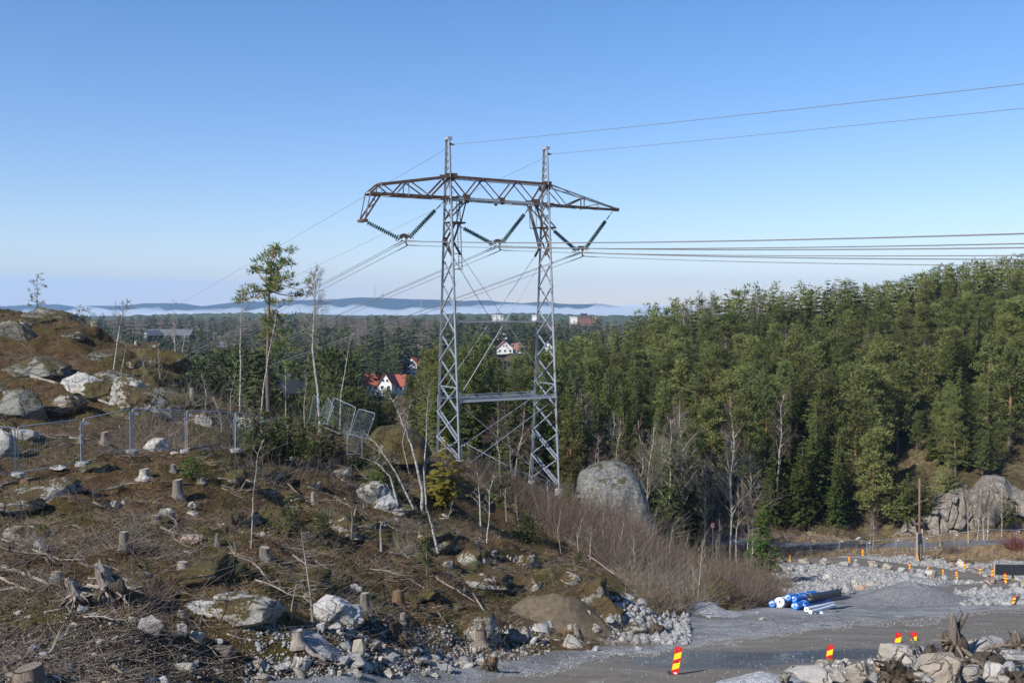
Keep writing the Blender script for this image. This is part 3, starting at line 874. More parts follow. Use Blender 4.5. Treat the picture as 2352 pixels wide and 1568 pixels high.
# ------------------------------------------------------------------ transmission tower
TL, TR = P(840, 447, 85.0), P(1415, 482, 98.2)
TU = Vector((TR.x - TL.x, TR.y - TL.y, 0)).normalized()
TV = Vector((-TU.y, TU.x, 0))
TO = Vector((TL.x, TL.y, 0))
def pick(px, py, v=0.0):
    """point of the vertical plane through the crossarm (shifted v along the line) under a pixel -> (u, z)"""
    d = P(px, py, 1.0)
    k = (TO + TV * v).dot(TV) / d.dot(TV)
    p = d * k
    return (p - TO).dot(TU), p.z
def W(u, v, z): return TO + TU * u + TV * v + Vector((0, 0, z))
def cA(X, Y): return S(1400 + X / 4.2727, 540 + Y / 4.2727)
def cB(X, Y): return S(1950 + X / 4.2727, 580 + Y / 4.2727)
def cC(X, Y): return S(1560 + X / 4.704, 820 + Y / 4.704)
def c1(X, Y): return S(1400 + X / 2.138, 540 + Y / 2.138)
VB = 0.58
def pk(f, X, Y, v=-VB): return pick(*f(X, Y), v)

tb = P(1150, 1090, 91)
tower = thing('transmission_tower', 'tall grey steel lattice portal tower with two legs carrying the power lines', 'pylon', (tb.x, tb.y, tb.z))
STEEL, WORN, RUST = MAT['galvanised'], MAT['galvanised_worn'], MAT['rusted_steel']
def tp(name, mb, mat): return part(name, mb, mat, tower)
# columns: flat lattice frames standing in the direction of the line
colu = [pk(cA, 1722, 760)[0], pk(cB, 1045, 760)[0]]
ztop = [pk(cA, 1700, 70, -0.3)[1], pk(cB, 1020, 66, -0.3)[1]]
zbar = pk(cA, 1725, 1075)[1]
BASE = []
for ci in (0, 1):
    u = colu[ci]; zt = ztop[ci]; zb = -12.9 if ci == 0 else -16.3
    zb0 = -16.0
    def half(z): return 0.26 + (2.42 - 0.26) * (zt - z) / (zt - zb0)
    for s in (-1, 1):
        zend = zb
        # leg in three lengths of differing wear, with splice plates
        cuts = [zt, zbar + 0.1, (zbar + zb) / 2 + 2.4, zb + 5.0, zend - 0.8]
        for a, b, m in zip(cuts[:-1], cuts[1:], (STEEL, STEEL, WORN if (ci == 1 and s < 0) else STEEL, STEEL)):
            mb = MB().angle(W(u, s * half(a), a), W(u, s * half(b), b), 0.23, 0.03, TV * s, 1)
            tp('leg_post', mb, m)
        for z in cuts[1:-1]:
            mb = MB().box(W(u, s * (half(z) + 0.02), z - 0.3), (0.29, 0.07, 0.75), Matrix.Rotation(math.atan2(TU.y, TU.x), 3, 'Z'))
            for k in range(3):
                for j in (-1, 1): mb.box(W(u + j * 0.07, s * (half(z) + 0.075), z - 0.1 - k * 0.2), (0.05, 0.05, 0.06))
            tp('splice_plate', mb, WORN)
    # cross bracing
    z = zt - 0.5
    k = 0
    while z > zb + 0.6:
        h = half(z)
        step = 0.62 if z > zbar + 2.2 else (1.25 if z > zbar - 3.2 else 2.0 + 0.02 * k)
        z2 = max(z - step, zb + 0.2)
        w = 0.07 if h < 0.75 else 0.10
        mat = RUST if (z < zbar + 1 and z > zbar - 5 and k % 2) else (WORN if k % 3 == 0 else STEEL)
        tp('brace', MB().angle(W(u + 0.09, h, z), W(u + 0.09, -half(z2), z2), w, 0.015, TU), mat)
        tp('brace', MB().angle(W(u - 0.09, -h, z), W(u - 0.09, half(z2), z2), w, 0.015, TU), STEEL)
        if z2 < zb + 7 and z > zb + 0.5 and step > 1.5 and z < zb + 6:
            tp('brace', MB().angle(W(u - 0.22, h, z), W(u - 0.22, -half(z2), z2), w, 0.015, TU), STEEL)
        if k in (14, 19):
            tp('crossbar', MB().angle(W(u, -half(z2), z2), W(u, half(z2), z2), 0.10, 0.015, TU), STEEL)
        z = z2; k += 1
    # step bolts on the outer leg
    zz = zt - 1.5
    while zz > zb + 3:
        tp('step_bolt', MB().bar(W(u, -half(zz), zz), W(u + (0.32 if ci == 0 else -0.5), -half(zz) - (0.0 if ci == 0 else 0.2), zz), 0.03, 0.03), STEEL); zz -= 1.6
    r3 = Matrix.Rotation(math.atan2(TU.y, TU.x), 3, 'Z')
    tp('peak_cap', MB().box(W(u + 0.03, 0, zt + 0.08), (0.42, 0.85, 0.24), r3), WORN)
    for s in (-1, 1):
        tp('foundation', MB().lathe([(0.42, -0.9), (0.38, 0.25), (0.30, 0.3)], 12, W(u, s * half(zb), zb - 0.2)), MAT['concrete'])
    BASE.append((u, half, zb, zt))

# crossarm truss
def fr(f, X, Y, v=-VB): u, z = pk(f, X, Y, v); return u, z
bl = fr(cA, 350, 990); blb = fr(cA, 222, 1005, VB)
bm = fr(cA, 1725, 1072); br = fr(cB, 1060, 1018); tipb = fr(cB, 2180, 1108, 0)
t0 = fr(cA, 530, 835); t1 = fr(cA, 1700, 705); t2 = fr(cB, 1045, 668); t3 = fr(cB, 2190, 1088, 0)
ht = lambda p, v: W(p[0], v, p[1])
for s in (-1, 1):
    v = s * VB
    tv = s * 0.1
    start = bl if s < 0 else (bl[0] + 0.0, bl[1])
    tp('bottom_chord', MB().angle(ht(start, v), ht(bm, v), 0.24, 0.03, TV * s), RUST)
    tp('bottom_chord', MB().angle(ht(bm, v), ht(br, v), 0.26, 0.03, TV * s), STEEL if s < 0 else WORN)
    tp('bottom_chord', MB().angle(ht(br, v), ht(tipb, tv), 0.20, 0.03, TV * s), RUST if s < 0 else WORN)
    tp('top_chord', MB().angle(ht(t0, v), ht(t1, v), 0.20, 0.03, TV * s), RUST)
    tp('top_chord', MB().angle(ht(t1, v), ht(t2, v), 0.22, 0.03, TV * s), RUST if s < 0 else WORN)
    tp('top_chord', MB().angle(ht(t2, v), ht(t3, tv), 0.14, 0.025, TV * s), WORN)
    web = [(cA, 540, 830, cA, 540, 1010, .09, 0), (cA, 1003, 790, cA, 1010, 1060, .09, 0), (cA, 575, 850, cA, 790, 1025, .12, 0), (cA, 800, 995, cA, 975, 800, .12, 0),
           (cA, 1040, 795, cA, 1390, 1055, .13, 0), (cA, 1390, 1035, cA, 1660, 750, .14, 1), (cA, 1770, 760, cA, 1985, 1035, .13, 1), (cA, 2035, 1045, cA, 2280, 735, .10, 1),
           (cB, -70, 580, cB, 215, 915, .10, 1), (cB, 280, 910, cB, 512, 610, .10, 1), (cB, 525, 625, cB, 790, 950, .10, 1), (cB, 850, 965, cB, 1020, 685, .13, 1),
           (cB, 1080, 690, cB, 1380, 1045, .10, 0), (cB, 1390, 1030, cB, 1660, 905, .10, 1), (cB, 1682, 900, cB, 1682, 1095, .12, 1), (cB, 1700, 1050, cB, 1930, 1005, .07, 0), (cB, 1942, 1005, cB, 1942, 1090, .05, 0)]
    for f, X, Y, g, X2, Y2, w, m in web:
        a, b = fr(f, X, Y), fr(g, X2, Y2)
        k = 1.0
        sh = lambda p: v if p[0] < br[0] else v * max(0.2, (tipb[0] - p[0]) / (tipb[0] - br[0]))
        tp('web_member', MB().angle(ht(a, sh(a)), ht(b, sh(b)), w, 0.02, TV * s), RUST if m else (WORN if s < 0 else RUST))
    # left end: the frame that drops down to the outer insulator
    foot = fr(cA, 260, 1430); ft_ = lambda q: W(foot[0] - 0.15, q, foot[1])
    top = fr(cA, 350, 985)
    tp('drop_frame_post', MB().angle(ht(top, v), W(foot[0], v, foot[1]), 0.11, 0.02, TV), STEEL)
    d0 = fr(cA, 530, 1010)
    tp('drop_frame_post', MB().angle(ht(d0, v), W(foot[0], v, foot[1]), 0.15, 0.02, TV), RUST)
    tp('end_strut', MB().angle(ht(top, v), ht(t0, v), 0.13, 0.02, TV), RUST)
    # gusset plates
    for f, X, Y, sz in ((cA, 1735, 715, .95), (cA, 1990, 1075, .85), (cB, 245, 945, .7), (cB, 830, 985, .9), (cB, 1030, 680, .9), (cB, 1040, 1012, 1.0), (cA, 1745, 1072, 1.0)):
        a = fr(f, X, Y)
        if sz == 1.0:
            pts = [(-.62, .13), (.62, .13), (.62, -.13), (-.62, -.13)]
        else:
            pts = [(-sz / 2, sz * .35), (sz / 2, sz * .35), (sz * .25, -sz * .55), (-sz * .1, -sz * .6)] if sz != .95 else [(-.6, .3), (.6, .35), (.5, -.05), (.1, -.42), (-.35, -.2)]
        mb = MB(); n = len(pts)
        q = [W(a[0] + x, v + s * 0.045, a[1] + z) for x, z in pts] + [W(a[0] + x, v + s * 0.02, a[1] + z) for x, z in pts]
        mb.add(q, [tuple(range(n)), tuple(range(2 * n - 1, n - 1, -1))] + [(i, (i + 1) % n, n + (i + 1) % n, n + i) for i in range(n)])
        tp('gusset_plate', mb, RUST)
# ties between the two faces of the arm
u = bl[0]; k = 0
while u < tipb[0] - 1.2:
    u2 = u + 1.25
    zc = lambda q: bl[1] + (bm[1] - bl[1]) * (q - bl[0]) / (bm[0] - bl[0]) if q < bm[0] else bm[1] + (tipb[1] - bm[1]) * (q - bm[0]) / (tipb[0] - bm[0])
    wv = lambda q: VB if q < br[0] else VB * (tipb[0] - q) / (tipb[0] - br[0]) + 0.08
    s = 1 if k % 2 else -1
    tp('floor_tie', MB().bar(W(u, s * wv(u), zc(u) - 0.1), W(u2, -s * wv(u2), zc(u2) - 0.1), 0.07, 0.05), WORN if k % 3 else RUST)
    k += 1; u = u2
u = colu[1] + 1.6; k = 0
zt_ = lambda q: t2[1] + (t3[1] - t2[1]) * (q - t2[0]) / (t3[0] - t2[0])
while u < tipb[0] - 1:
    u2 = u + 1.7; s = 1 if k % 2 else -1
    wv = lambda q: VB * (t3[0] - q) / (t3[0] - t2[0]) + 0.05
    tp('top_tie', MB().bar(W(u, s * wv(u), zt_(u)), W(u2, -s * wv(u2), zt_(u2)), 0.05, 0.05), WORN); k += 1; u = u2
tp('tie', MB().angle(W(t0[0], -VB, t0[1]), W(t0[0], VB, t0[1]), 0.14, 0.02), RUST)
tp('tie', MB().angle(W(bl[0], -VB, bl[1]), W(bl[0], VB, bl[1]), 0.16, 0.02), STEEL)
foot = fr(cA, 260, 1430)
for k in range(4):
    a = (k + 0.5) / 4
    pt = (d0[0] + (foot[0] - d0[0]) * a, d0[1] + (foot[1] - d0[1]) * a); pt2 = (d0[0] + (foot[0] - d0[0]) * (a + .2), d0[1] + (foot[1] - d0[1]) * (a + .2))
    if k < 3: tp('tie', MB().angle(W(pt[0], VB * (-1) ** k, pt[1]), W(pt2[0], -VB * (-1) ** k, pt2[1]), 0.08, 0.02), RUST)
tp('hanger_plate', MB().box(W(foot[0], 0, foot[1] - 0.12), (0.45, 1.35, 0.22), r3), RUST)
tp('tip_plate', MB().box(W(tipb[0] + 0.1, 0, tipb[1] + 0.03), (0.6, 0.28, 0.32), r3), RUST)

# knee braces under the arm, with the ledges that carry the inner insulators
lk = fr(cA, 1985, 1130); rk = fr(cB, 835, 1050)
hang2 = pick(*cA(1830, 1500), -0.1); hang3 = pick(*cB(1085, 1410), -0.2)
lk2 = pick(*cC(1200, 690), -0.9); rk2 = pick(*c1(1718, 960), -0.9)
for s in (-1, 1):
    v = s * VB
    tp('knee_brace', MB().angle(ht(lk, v), W(hang2[0] + 0.2, s * .45, hang2[1]), 0.13, 0.02, TV), RUST)
    tp('knee_brace', MB().angle(ht(lk, v), W(hang2[0] - 0.9, s * .5, hang2[1] + 0.3), 0.13, 0.02, TV), RUST)
    tp('knee_brace', MB().angle(W(hang2[0] + 0.1, s * .45, hang2[1]), W(colu[0] + 0.1, s * .85, lk2[1]), 0.18, 0.025, TV), RUST)
    tp('knee_brace', MB().angle(ht(rk, v), W(colu[1] - 0.15, s * .9, rk2[1]), 0.20, 0.025, TV), RUST)
    tp('knee_brace', MB().angle(ht(rk, v), W(hang3[0] + 0.25, s * .6, hang3[1]), 0.16, 0.025, TV), WORN)
    tp('knee_strut', MB().angle(ht((rk[0] - 0.1, rk[1]), v), W(rk[0] + 0.05, s * .6, hang3[1] - 0.1), 0.07, 0.015, TV), WORN)
    tp('knee_strut', MB().angle(W(rk[0] + 0.05, s * .6, hang3[1] - 0.1), W(hang3[0] + 0.2, s * .6, hang3[1]), 0.09, 0.015, TV), RUST)
    tp('anchor_lug', MB().bar(W(colu[0] + 0.1, s * .85, lk2[1]), W(colu[0] + 0.85, s * .85, lk2[1] - 1.15), 0.22, 0.05, TV), RUST)
    tp('anchor_lug', MB().bar(W(colu[1] - 0.1, s * .9, rk2[1]), W(colu[1] - 0.6, s * .9, rk2[1] - 0.8), 0.22, 0.05, TV), RUST)
tp('hanger_ledge', MB().box(W(hang2[0] - 0.1, 0, hang2[1]), (1.5, 1.1, 0.14), r3), RUST)
tp('hanger_ledge', MB().box(W(hang3[0] - 0.1, 0, hang3[1] - 0.05), (0.9, 1.2, 0.12), r3), RUST)
# the rear knee beam of the right leg
q0, q1 = fr(cB, 695, 1030, VB), pick(*c1(1625, 960), 0.9)
tp('knee_beam', MB().bar(W(q0[0], VB, q0[1]), W(q1[0], 0.9, q1[1]), 0.28, 0.16, TV), WORN)

# ladder beside the left leg
la0, la1 = pick(*cA(1817, 1100), -0.35), pick(*cC(1297, 1222), -0.35)
lb0, lb1 = pick(*cA(1872, 1105), -0.35), pick(*cC(1360, 1225), -0.35)
lad = MB(); lad.bar(W(la0[0], -.35, la0[1]), W(la1[0], -.35, la1[1]), .06, .06); lad.bar(W(lb0[0], -.35, lb0[1]), W(lb1[0], -.35, lb1[1]), .06, .06)
lad = tp('ladder', lad, WORN)
n = 24
for k in range(n):
    t_ = (k + .5) / n
    a = W(la0[0] + (la1[0] - la0[0]) * t_, -.35, la0[1] + (la1[1] - la0[1]) * t_); b = W(lb0[0] + (lb1[0] - lb0[0]) * t_, -.35, lb0[1] + (lb1[1] - lb0[1]) * t_)
    o = link('rung', MB().bar(a, b, .035, .035).mesh('rung', WORN, tower.location), lad)
for X, Y in ((1190, 912), (1200, 1205)):
    a, b = pick(*cC(X, Y), -.8), pick(*cC(X + 150, Y + 4), -.5)
    tp('ladder_bracket', MB().bar(W(a[0], -.8, a[1]), W(b[0], -.4, b[1]), .09, .06), MAT['dark_metal'])

# cross beams between the legs and the slender stay rods
zb1 = pick(1160, 738.5, 0)[1]; zb2 = pick(1170, 911, 0)[1]
h0, h1 = BASE[0][1], BASE[1][1]
for s in (-1, 1):
    tp('cross_beam', MB().bar(W(colu[0], s * h0(zb1), zb1), W(colu[1], s * h1(zb1), zb1), 0.10, 0.22, TV), STEEL if s < 0 else WORN)
    tp('cross_beam', MB().angle(W(colu[0], s * h0(zb2), zb2), W(colu[1], s * h1(zb2), zb2), 0.22 if s < 0 else .13, 0.03, TV * s), STEEL)
    tp('cross_beam', MB().angle(W(colu[0], s * h0(zb2) + .2, zb2 + .2), W(colu[1], s * h1(zb2) + .2, zb2 + .2), 0.06, 0.03, TV), STEEL)
    for ci, sg in ((0, 1), (1, -1)):
        u = colu[ci]; hh = (h0, h1)[ci]
        tp('corner_plate', MB().bar(W(u + sg * .1, s * (hh(zb2) + .05), zb2 + .3), W(u + sg * .1, s * (hh(zb2) + .05), zb2 - .3), 0.5, 0.05, TV), WORN)
    # upper X
    ua, ub = colu[0] + .85, colu[1] - .6
    za, zc_ = lk2[1] - 1.15, rk2[1] - .8
    tp('stay_rod', MB().tube([W(ua, s * .85, za), W(colu[1] - .2, s * h1(zb2), zb2 + .4)], .028, 5), MAT['dark_metal'] if s > 0 else STEEL)
    tp('stay_rod', MB().tube([W(ub, s * .9, zc_), W(colu[0] + .2, s * h0(zb2), zb2 + .4)], .028, 5), STEEL)
    # lower X
    tp('stay_rod', MB().tube([W(colu[0] + .2, s * h0(zb2), zb2 - .3), W(colu[1] - .2, s * 2.45, -16.1)], .026, 5), MAT['dark_metal'] if s > 0 else STEEL)
    tp('stay_rod', MB().tube([W(colu[1] - .2, s * h1(zb2), zb2 - .3), W(colu[0] + .2, s * 2.3, -13.6)], .030, 5), STEEL)
# number plate on the front right leg
sp = pick(1287, 1067, -2.2)
zpl = sp[1]
pl = tp('warning_plate', MB().box(W(colu[1] + .02, -h1(zpl) - .13, zpl), (.20, .012, .42), r3), MAT['yellow_paint'])
rr = Matrix.Rotation(math.atan2(TU.y, TU.x), 4, 'Z')
cu = bpy.data.curves.new('plate_text', 'FONT'); cu.body = 'N2'; cu.size = .17; cu.align_x = 'CENTER'
tx = bpy.data.objects.new('plate_text', cu); COL.objects.link(tx); bpy.context.view_layer.update()
dm = bpy.data.meshes.new_from_object(tx.evaluated_get(bpy.context.evaluated_depsgraph_get())); bpy.data.objects.remove(tx)
dm.materials.append(MAT['sign_text_black'])
dm.transform(Matrix.Translation(W(colu[1] + .02, -h1(zpl) - .14, zpl - .16) - tower.location) @ rr @ Matrix.Rotation(R(90), 4, 'X'))
link('plate_text', dm, pl)
q = [W(colu[1] + .02 + a, -h1(zpl) - .14, zpl + b) - tower.location for a, b in ((-.07, .03), (.07, .03), (0, .17))]
link('warning_triangle', MB().add(q, [(0, 1, 2)]).mesh('warning_triangle', MAT['sign_text_black']), pl)

# insulator strings, clamps, conductors
disc_m = MB().lathe([(.03, .06), (.05, .055), (.06, .03), (.18, .01), (.205, -.022), (.18, -.04), (.12, -.015), (.10, -.035), (.07, -.018), (.03, -.03)], 14).mesh('disc', MAT['teal_glass'], None, True)
cap_m = MB().lathe([(.02, .085), (.045, .08), (.05, .04), (.03, .03)], 8).mesh('disc_cap', MAT['galvanised'])
def string(a, b, rod0, label, first):
    """a hanging point, b clamp end (u, z); rod0 = length of the link before the first disc"""
    A, B = W(a[0], 0, a[1]), W(b[0], 0, b[1])
    t = thing('insulator_string', label, 'insulator', A, None, None, 'insulator strings hung from the tower arm')
    ax = (B - A); L = ax.length; ax.normalize()
    rd = MB().tube([A, A + ax * rod0 * .45, A + ax * rod0 * .5, A + ax * rod0], [.035, .03, .06, .03], 6)
    rd.tube([A + ax * rod0, B], .022, 6)
    part('link_rod', rd, MAT['galvanised_worn'], t)
    q = (-ax).to_track_quat('Z', 'Y').to_euler()
    n = max(8, int((L - rod0 - .15) / .185))
    for k in range(n):
        c = A + ax * (rod0 + .08 + (L - rod0 - .2) * k / (n - 1)) - A
        d = link('disc', disc_m, t, c, q); link('disc_cap', cap_m, d)
    part('grading_ring', MB().torus(B - ax * .25, .30, .028, ax + Vector((0, 0, .1)), 20, 6), MAT['galvanised'], t, True)
    return t
cl = [pick(*c1(462, 890), 0), pick(*c1(1263, 935), 0), pick(*c1(1972, 990), 0)]
cs = [(pick(*cA(238, 1462), 0), pick(*c1(428, 890), 0), .35, 'teal glass insulator string from the outer left arm end down to the left clamp'),
      (pick(*cA(1620, 1115), 0), pick(*c1(505, 878), 0), 1.35, 'teal glass insulator string from the left leg down to the left clamp'),
      (pick(*cC(1300, 395), 0), pick(*c1(1228, 935), 0), .5, 'teal glass insulator string from the ledge beside the ladder to the middle clamp'),
      (pick(*cB(745, 1035), 0), pick(*c1(1300, 922), 0), 1.15, 'teal glass insulator string from the arm beside the right leg to the middle clamp'),
      (pick(*cB(1100, 1435), 0), pick(*c1(1938, 990), 0), .3, 'teal glass insulator string from the right leg down to the right clamp'),
      (pick(*cB(2140, 1130), 0), pick(*c1(2008, 978), 0), 1.35, 'teal glass insulator string from the pointed right arm tip to the right clamp')]
for a, b, r0, lab in cs: string(a, b, r0, lab, False)
LINE_F, LINE_B = -TV, TV                 # towards the right of the camera / away to the left
cn = ['left', 'middle', 'right']
for k, (u, z) in enumerate(cl):
    c = W(u, 0, z)
    t = thing('conductor_clamp', 'brown suspension clamp yoke hanging where the %s pair of insulator strings meets' % cn[k], 'clamp', c, None, None, 'suspension clamps of the conductors')
    mb = MB()
    arc = [W(u - .38 + .76 * q, 0, z + .02 + .30 * math.sin(math.pi * (0.12 + .76 * q))) for q in [i / 8 for i in range(9)]]
    for a, b in zip(arc[:-1], arc[1:]): mb.bar(a, b, .34, .16, TV)
    part('yoke', mb, MAT['sheave_brown'], t)
    part('hanger_hook', MB().tube([W(u + .2, 0, z + .1), W(u + .18, 0, z - .25), W(u + .22, 0, z - .42), W(u + .33, 0, z - .5)], [.07, .07, .055, .06], 7), MAT['sheave_brown'], t, True)
    for du, dz in ((-.18, -.18), (.28, -.14), (.36, -.52)):
        part('clamp_body', MB().tube([W(u + du, -.35, z + dz), W(u + du, 0, z + dz + .04), W(u + du, .35, z + dz)], [.04, .075, .04], 6), MAT['galvanised_worn'], t)
    for j, (du, dz) in enumerate(((-.18, -.18), (.28, -.14), (.36, -.52))):
        pts = []
        for s in np.concatenate([np.linspace(130, 4, 34), [1.2, 0.4]]):
            pts.append(W(u + du, 0, z + dz) + LINE_F * s + Vector((0, 0, -.075 * s + .00030 * s * s)))
        pts.append(W(u + du, 0, z + dz + .03))
        for s in np.concatenate([[.4, 1.2], np.linspace(4, 250, 40)]):
            pts.append(W(u + du, 0, z + dz) + LINE_B * s + Vector((0, 0, -.154 * s + .00003 * s * s)))
        o = link('conductor', MB().tube(pts, .026, 5).mesh('conductor', MAT['conductor_metal'], None, True))
        tag(o, ['upper left', 'upper right', 'lowest'][j] + ' cable of the bundle of three running through the %s clamp' % cn[k], 'power line', 'conductor cables of the power line')
        # thicker armour rods by the clamp
        for LD, sl in ((LINE_F, -.075), (LINE_B, -.154)):
            part('armour_rod', MB().tube([W(u + du, 0, z + dz) + LD * s + Vector((0, 0, sl * s)) for s in (.3, 1.6, 2.6)], [.045, .045, .03], 6), MAT['conductor_metal'], o)
for k, (X, Y, f) in enumerate(((1745, 165, cA), (1055, 160, cB))):
    u, z = pk(f, X, Y, -.4)
    w0 = W(u, -.45, z); kx = (2352 - CX) / FPX
    s1 = (kx * w0.y - w0.x) / (LINE_F.x - kx * LINE_F.y); q1 = w0 + LINE_F * s1
    sl_ = (P(2352, (192, 248)[k], q1.y).z - z - .00012 * s1 * s1) / s1
    pts = [w0 + LINE_F * s + Vector((0, 0, sl_ * s + .00012 * s * s)) for s in np.linspace(130, 0, 30)]
    pts += [W(u - .3, .3, z - .35) + LINE_B * s + Vector((0, 0, -.116 * s)) for s in np.linspace(0, 250, 30)]
    o = link('shield_wire', MB().tube(pts, .017, 5).mesh('shield_wire', MAT['conductor_metal'], None, True))
    tag(o, 'thin earth wire running over the top of the %s tower leg' % ('left', 'right')[k], 'power line', 'earth wires on the tower peaks')
    part('wire_clamp', MB().tube([W(u - .2, -.25, z + .1), W(u, -.45, z), W(u + .15, -.6, z)], [.08, .1, .05], 6), MAT['sheave_brown'], o)
# ------------------------------------------------------------------ trees
def fol(v, name, mat):
    """foliage mesh from triangle soup"""
    v = np.asarray(v, np.float32).reshape(-1, 3)
    return np_mesh(name, v, np.arange(len(v)).reshape(-1, 3), mat)

def spruce_tris(seed, h, rad, low=0.06, step=0.34, size=0.42, ragged=0.25, tight=1.0, droop=0.35):
    g = np.random.default_rng(seed); out = []
    z = low * h
    while z < h * 0.985:
        t = 1 - z / h
        Lb = rad * (t ** 0.72) * (0.75 + 0.25 * min(1, (z / h) / 0.12))
        nb = int(5 + 5 * t * tight)
        a0 = g.uniform(0, 6.28)
        for b in range(nb):
            if g.random() < 0.08: continue
            a = a0 + 6.283 * b / nb + g.normal(0, 0.25)
            L = max(0.18, Lb * (1 + g.normal(0, ragged)))
            dx, dy = math.cos(a), math.sin(a)
            ns = max(1, int(L / 0.36))
            up = 0.25 * (1 - t) - droop * t
            for s_ in range(ns):
                f = (s_ + g.uniform(0.2, 1.0)) / ns
                px, py = dx * L * f, dy * L * f
                pz = z + up * L * f + 0.22 * L * f * f + g.normal(0, .06)
                sz = size * (0.65 + 0.6 * g.random()) * (0.55 + 0.6 * t)
                for q in range(4):
                    w = g.normal(0, .8)
                    ca, sa = math.cos(a + w), math.sin(a + w)
                    hang = -0.55 * g.random() * (0.4 + t) + 0.12
                    wx, wy = -sa * sz * .33, ca * sz * .33
                    x0, y0, z0 = px + g.normal(0, .08), py + g.normal(0, .08), pz + g.normal(0, .06)
                    out += [(x0 - wx, y0 - wy, z0 + .04), (x0 + wx, y0 + wy, z0 - .05), (x0 + ca * sz, y0 + sa * sz, z0 + hang * sz)]
        z += step * (0.75 + 0.5 * g.random())
    for k in range(5):      # leader
        a = g.uniform(0, 6.28); s_ = .1
        out += [(math.cos(a) * s_, math.sin(a) * s_, h * .975), (-math.cos(a) * s_, -math.sin(a) * s_, h * .975), (0, 0, h * 1.02)]
    return out

def clump(out, c, r, n, g, size, flat=0.6):
    for k in range(n):
        d = g.normal(0, 1, 3); d /= np.linalg.norm(d) + 1e-6
        q = np.array(c) + d * r * (g.random() ** 0.4) * np.array([1, 1, flat])
        dirv = d * np.array([1, 1, .6]) + np.array([0, 0, .55]) + g.normal(0, .35, 3)
        dirv /= np.linalg.norm(dirv) + 1e-6
        s_ = np.cross(dirv, g.normal(0, 1, 3)); s_ /= np.linalg.norm(s_) + 1e-6
        L = size * (.7 + .6 * g.random())
        out += [tuple(q - s_ * L * .14), tuple(q + s_ * L * .14), tuple(q + dirv * L)]

def pine_parts(seed, h, rad, low=0.38, nl=26, per=3, csz=0.55, n=13, size=0.36, lean=0.02):
    g = np.random.default_rng(seed); out = []
    tr = MB()
    pts = [(g.normal(0, lean) * h * k / 6, g.normal(0, lean) * h * k / 6, h * k / 6 * .97) for k in range(7)]
    pts[0] = (0, 0, -0.4)
    tr.tube(pts, [h * .013 * (1 - k / 7) + .02 for k in range(7)], 6, False)
    def at(z):
        k = min(5, int(z / (h * .97) * 6)); f = z / (h * .97) * 6 - k
        return Vector(pts[k]).lerp(Vector(pts[k + 1]), min(1, f))
    for i in range(nl):
        f = (i + g.random()) / nl
        z = h * (low + (0.97 - low) * f)
        a = i * 2.4 + g.normal(0, .4)
        sh = (1 - f ** 1.35) * .86 + .14
        if f < .25: sh *= .55 + f * 1.8
        L = rad * sh * (.7 + .5 * g.random())
        b = at(z)
        e = b + Vector((math.cos(a) * L, math.sin(a) * L, L * (.12 + .5 * f) + g.normal(0, .15)))
        tr.tube([b, (b + e) / 2 + Vector((0, 0, -.06 * L)), e], [.035, .025, .012], 3, False)
        for k in range(per):
            q = 0.45 + .6 * (k + g.random()) / per
            c = b + (e - b) * q + Vector(g.normal(0, .16 * rad, 3) * np.array([1, 1, .5]))
            clump(out, c, csz * (.7 + .5 * g.random()), n, g, size)
    for i in range(3):      # bare stubs low on the stem
        z = h * (.12 + .25 * g.random()); a = g.uniform(0, 6.28); b = at(z)
        tr.tube([b, b + Vector((math.cos(a) * .9, math.sin(a) * .9, -.15))], [.02, .006], 3, False)
    clump(out, at(h * .97), csz * .8, n, g, size, 1.0)
    return tr, out

def bare_parts(seed, h, spread=0.25, low=0.35, nb=16, r0=None, lean=0.0, sub=5, tw=3, up=0.75, forks=1, tr_r=.012, tk=1.0):
    """leafless tree: white stem(s) and a crown of fine twigs"""
    g = np.random.default_rng(seed)
    tr, cr = MB(), MB()
    r0 = r0 or h * .011
    for fk in range(forks):
        az = g.uniform(0, 6.28); ln = lean + (0.10 + .1 * g.random() if forks > 1 else 0)
        hh = h * (1 - .15 * fk * g.random())
        pts = [Vector((0, 0, -.3))]
        N = 8; drift = Vector((0, 0, 0))
        for k in range(1, N + 1):
            drift += Vector((g.normal(0, .018) * h, g.normal(0, .018) * h, 0))
            pts.append(Vector((math.cos(az) * ln * hh * k / N, math.sin(az) * ln * hh * k / N, hh * k / N)) + drift * (k / N))
        tr.tube(pts, [max(tr_r, r0 * (1 - k / N * .88)) for k in range(N + 1)], 5, False)
        def at(z):
            k = min(N - 1, int(z * N)); return pts[k].lerp(pts[k + 1], z * N - k)
        for i in range(nb):
            f = low + (1 - low) * (i + g.random()) / nb
            f = min(f, .985)
            b = at(f); a = g.uniform(0, 6.28)
            L = h * spread * (1.15 - f) * (.6 + .7 * g.random())
            dr = Vector((math.cos(a), math.sin(a), up + .4 * g.random())).normalized()
            e = b + dr * L
            m = (b + e) / 2 + Vector(g.normal(0, .05 * L, 3))
            tr.tube([b, m, e], [max(.007, r0 * .34 * (1 - f * .6)) * tk, .011 * tk, .006 * tk], 3, False)
            for j in range(sub):
                q = .25 + .75 * g.random()
                s0 = b.lerp(m, q * 2) if q < .5 else m.lerp(e, q * 2 - 1)
                dd = (dr + Vector(g.normal(0, .55, 3)) + Vector((0, 0, .2))).normalized()
                l2 = L * (.3 + .35 * g.random())
                s1 = s0 + dd * l2
                cr.tube([s0, s1], [.009 * tk, .004 * tk], 3, False)
                for w in range(tw):
                    u = s0.lerp(s1, .3 + .7 * g.random())
                    d3 = (dd + Vector(g.normal(0, .6, 3)) + Vector((0, 0, .1))).normalized()
                    cr.tube([u, u + d3 * l2 * (.35 + .4 * g.random())], [.006 * tk, .003 * tk], 3, False)
    return tr, cr

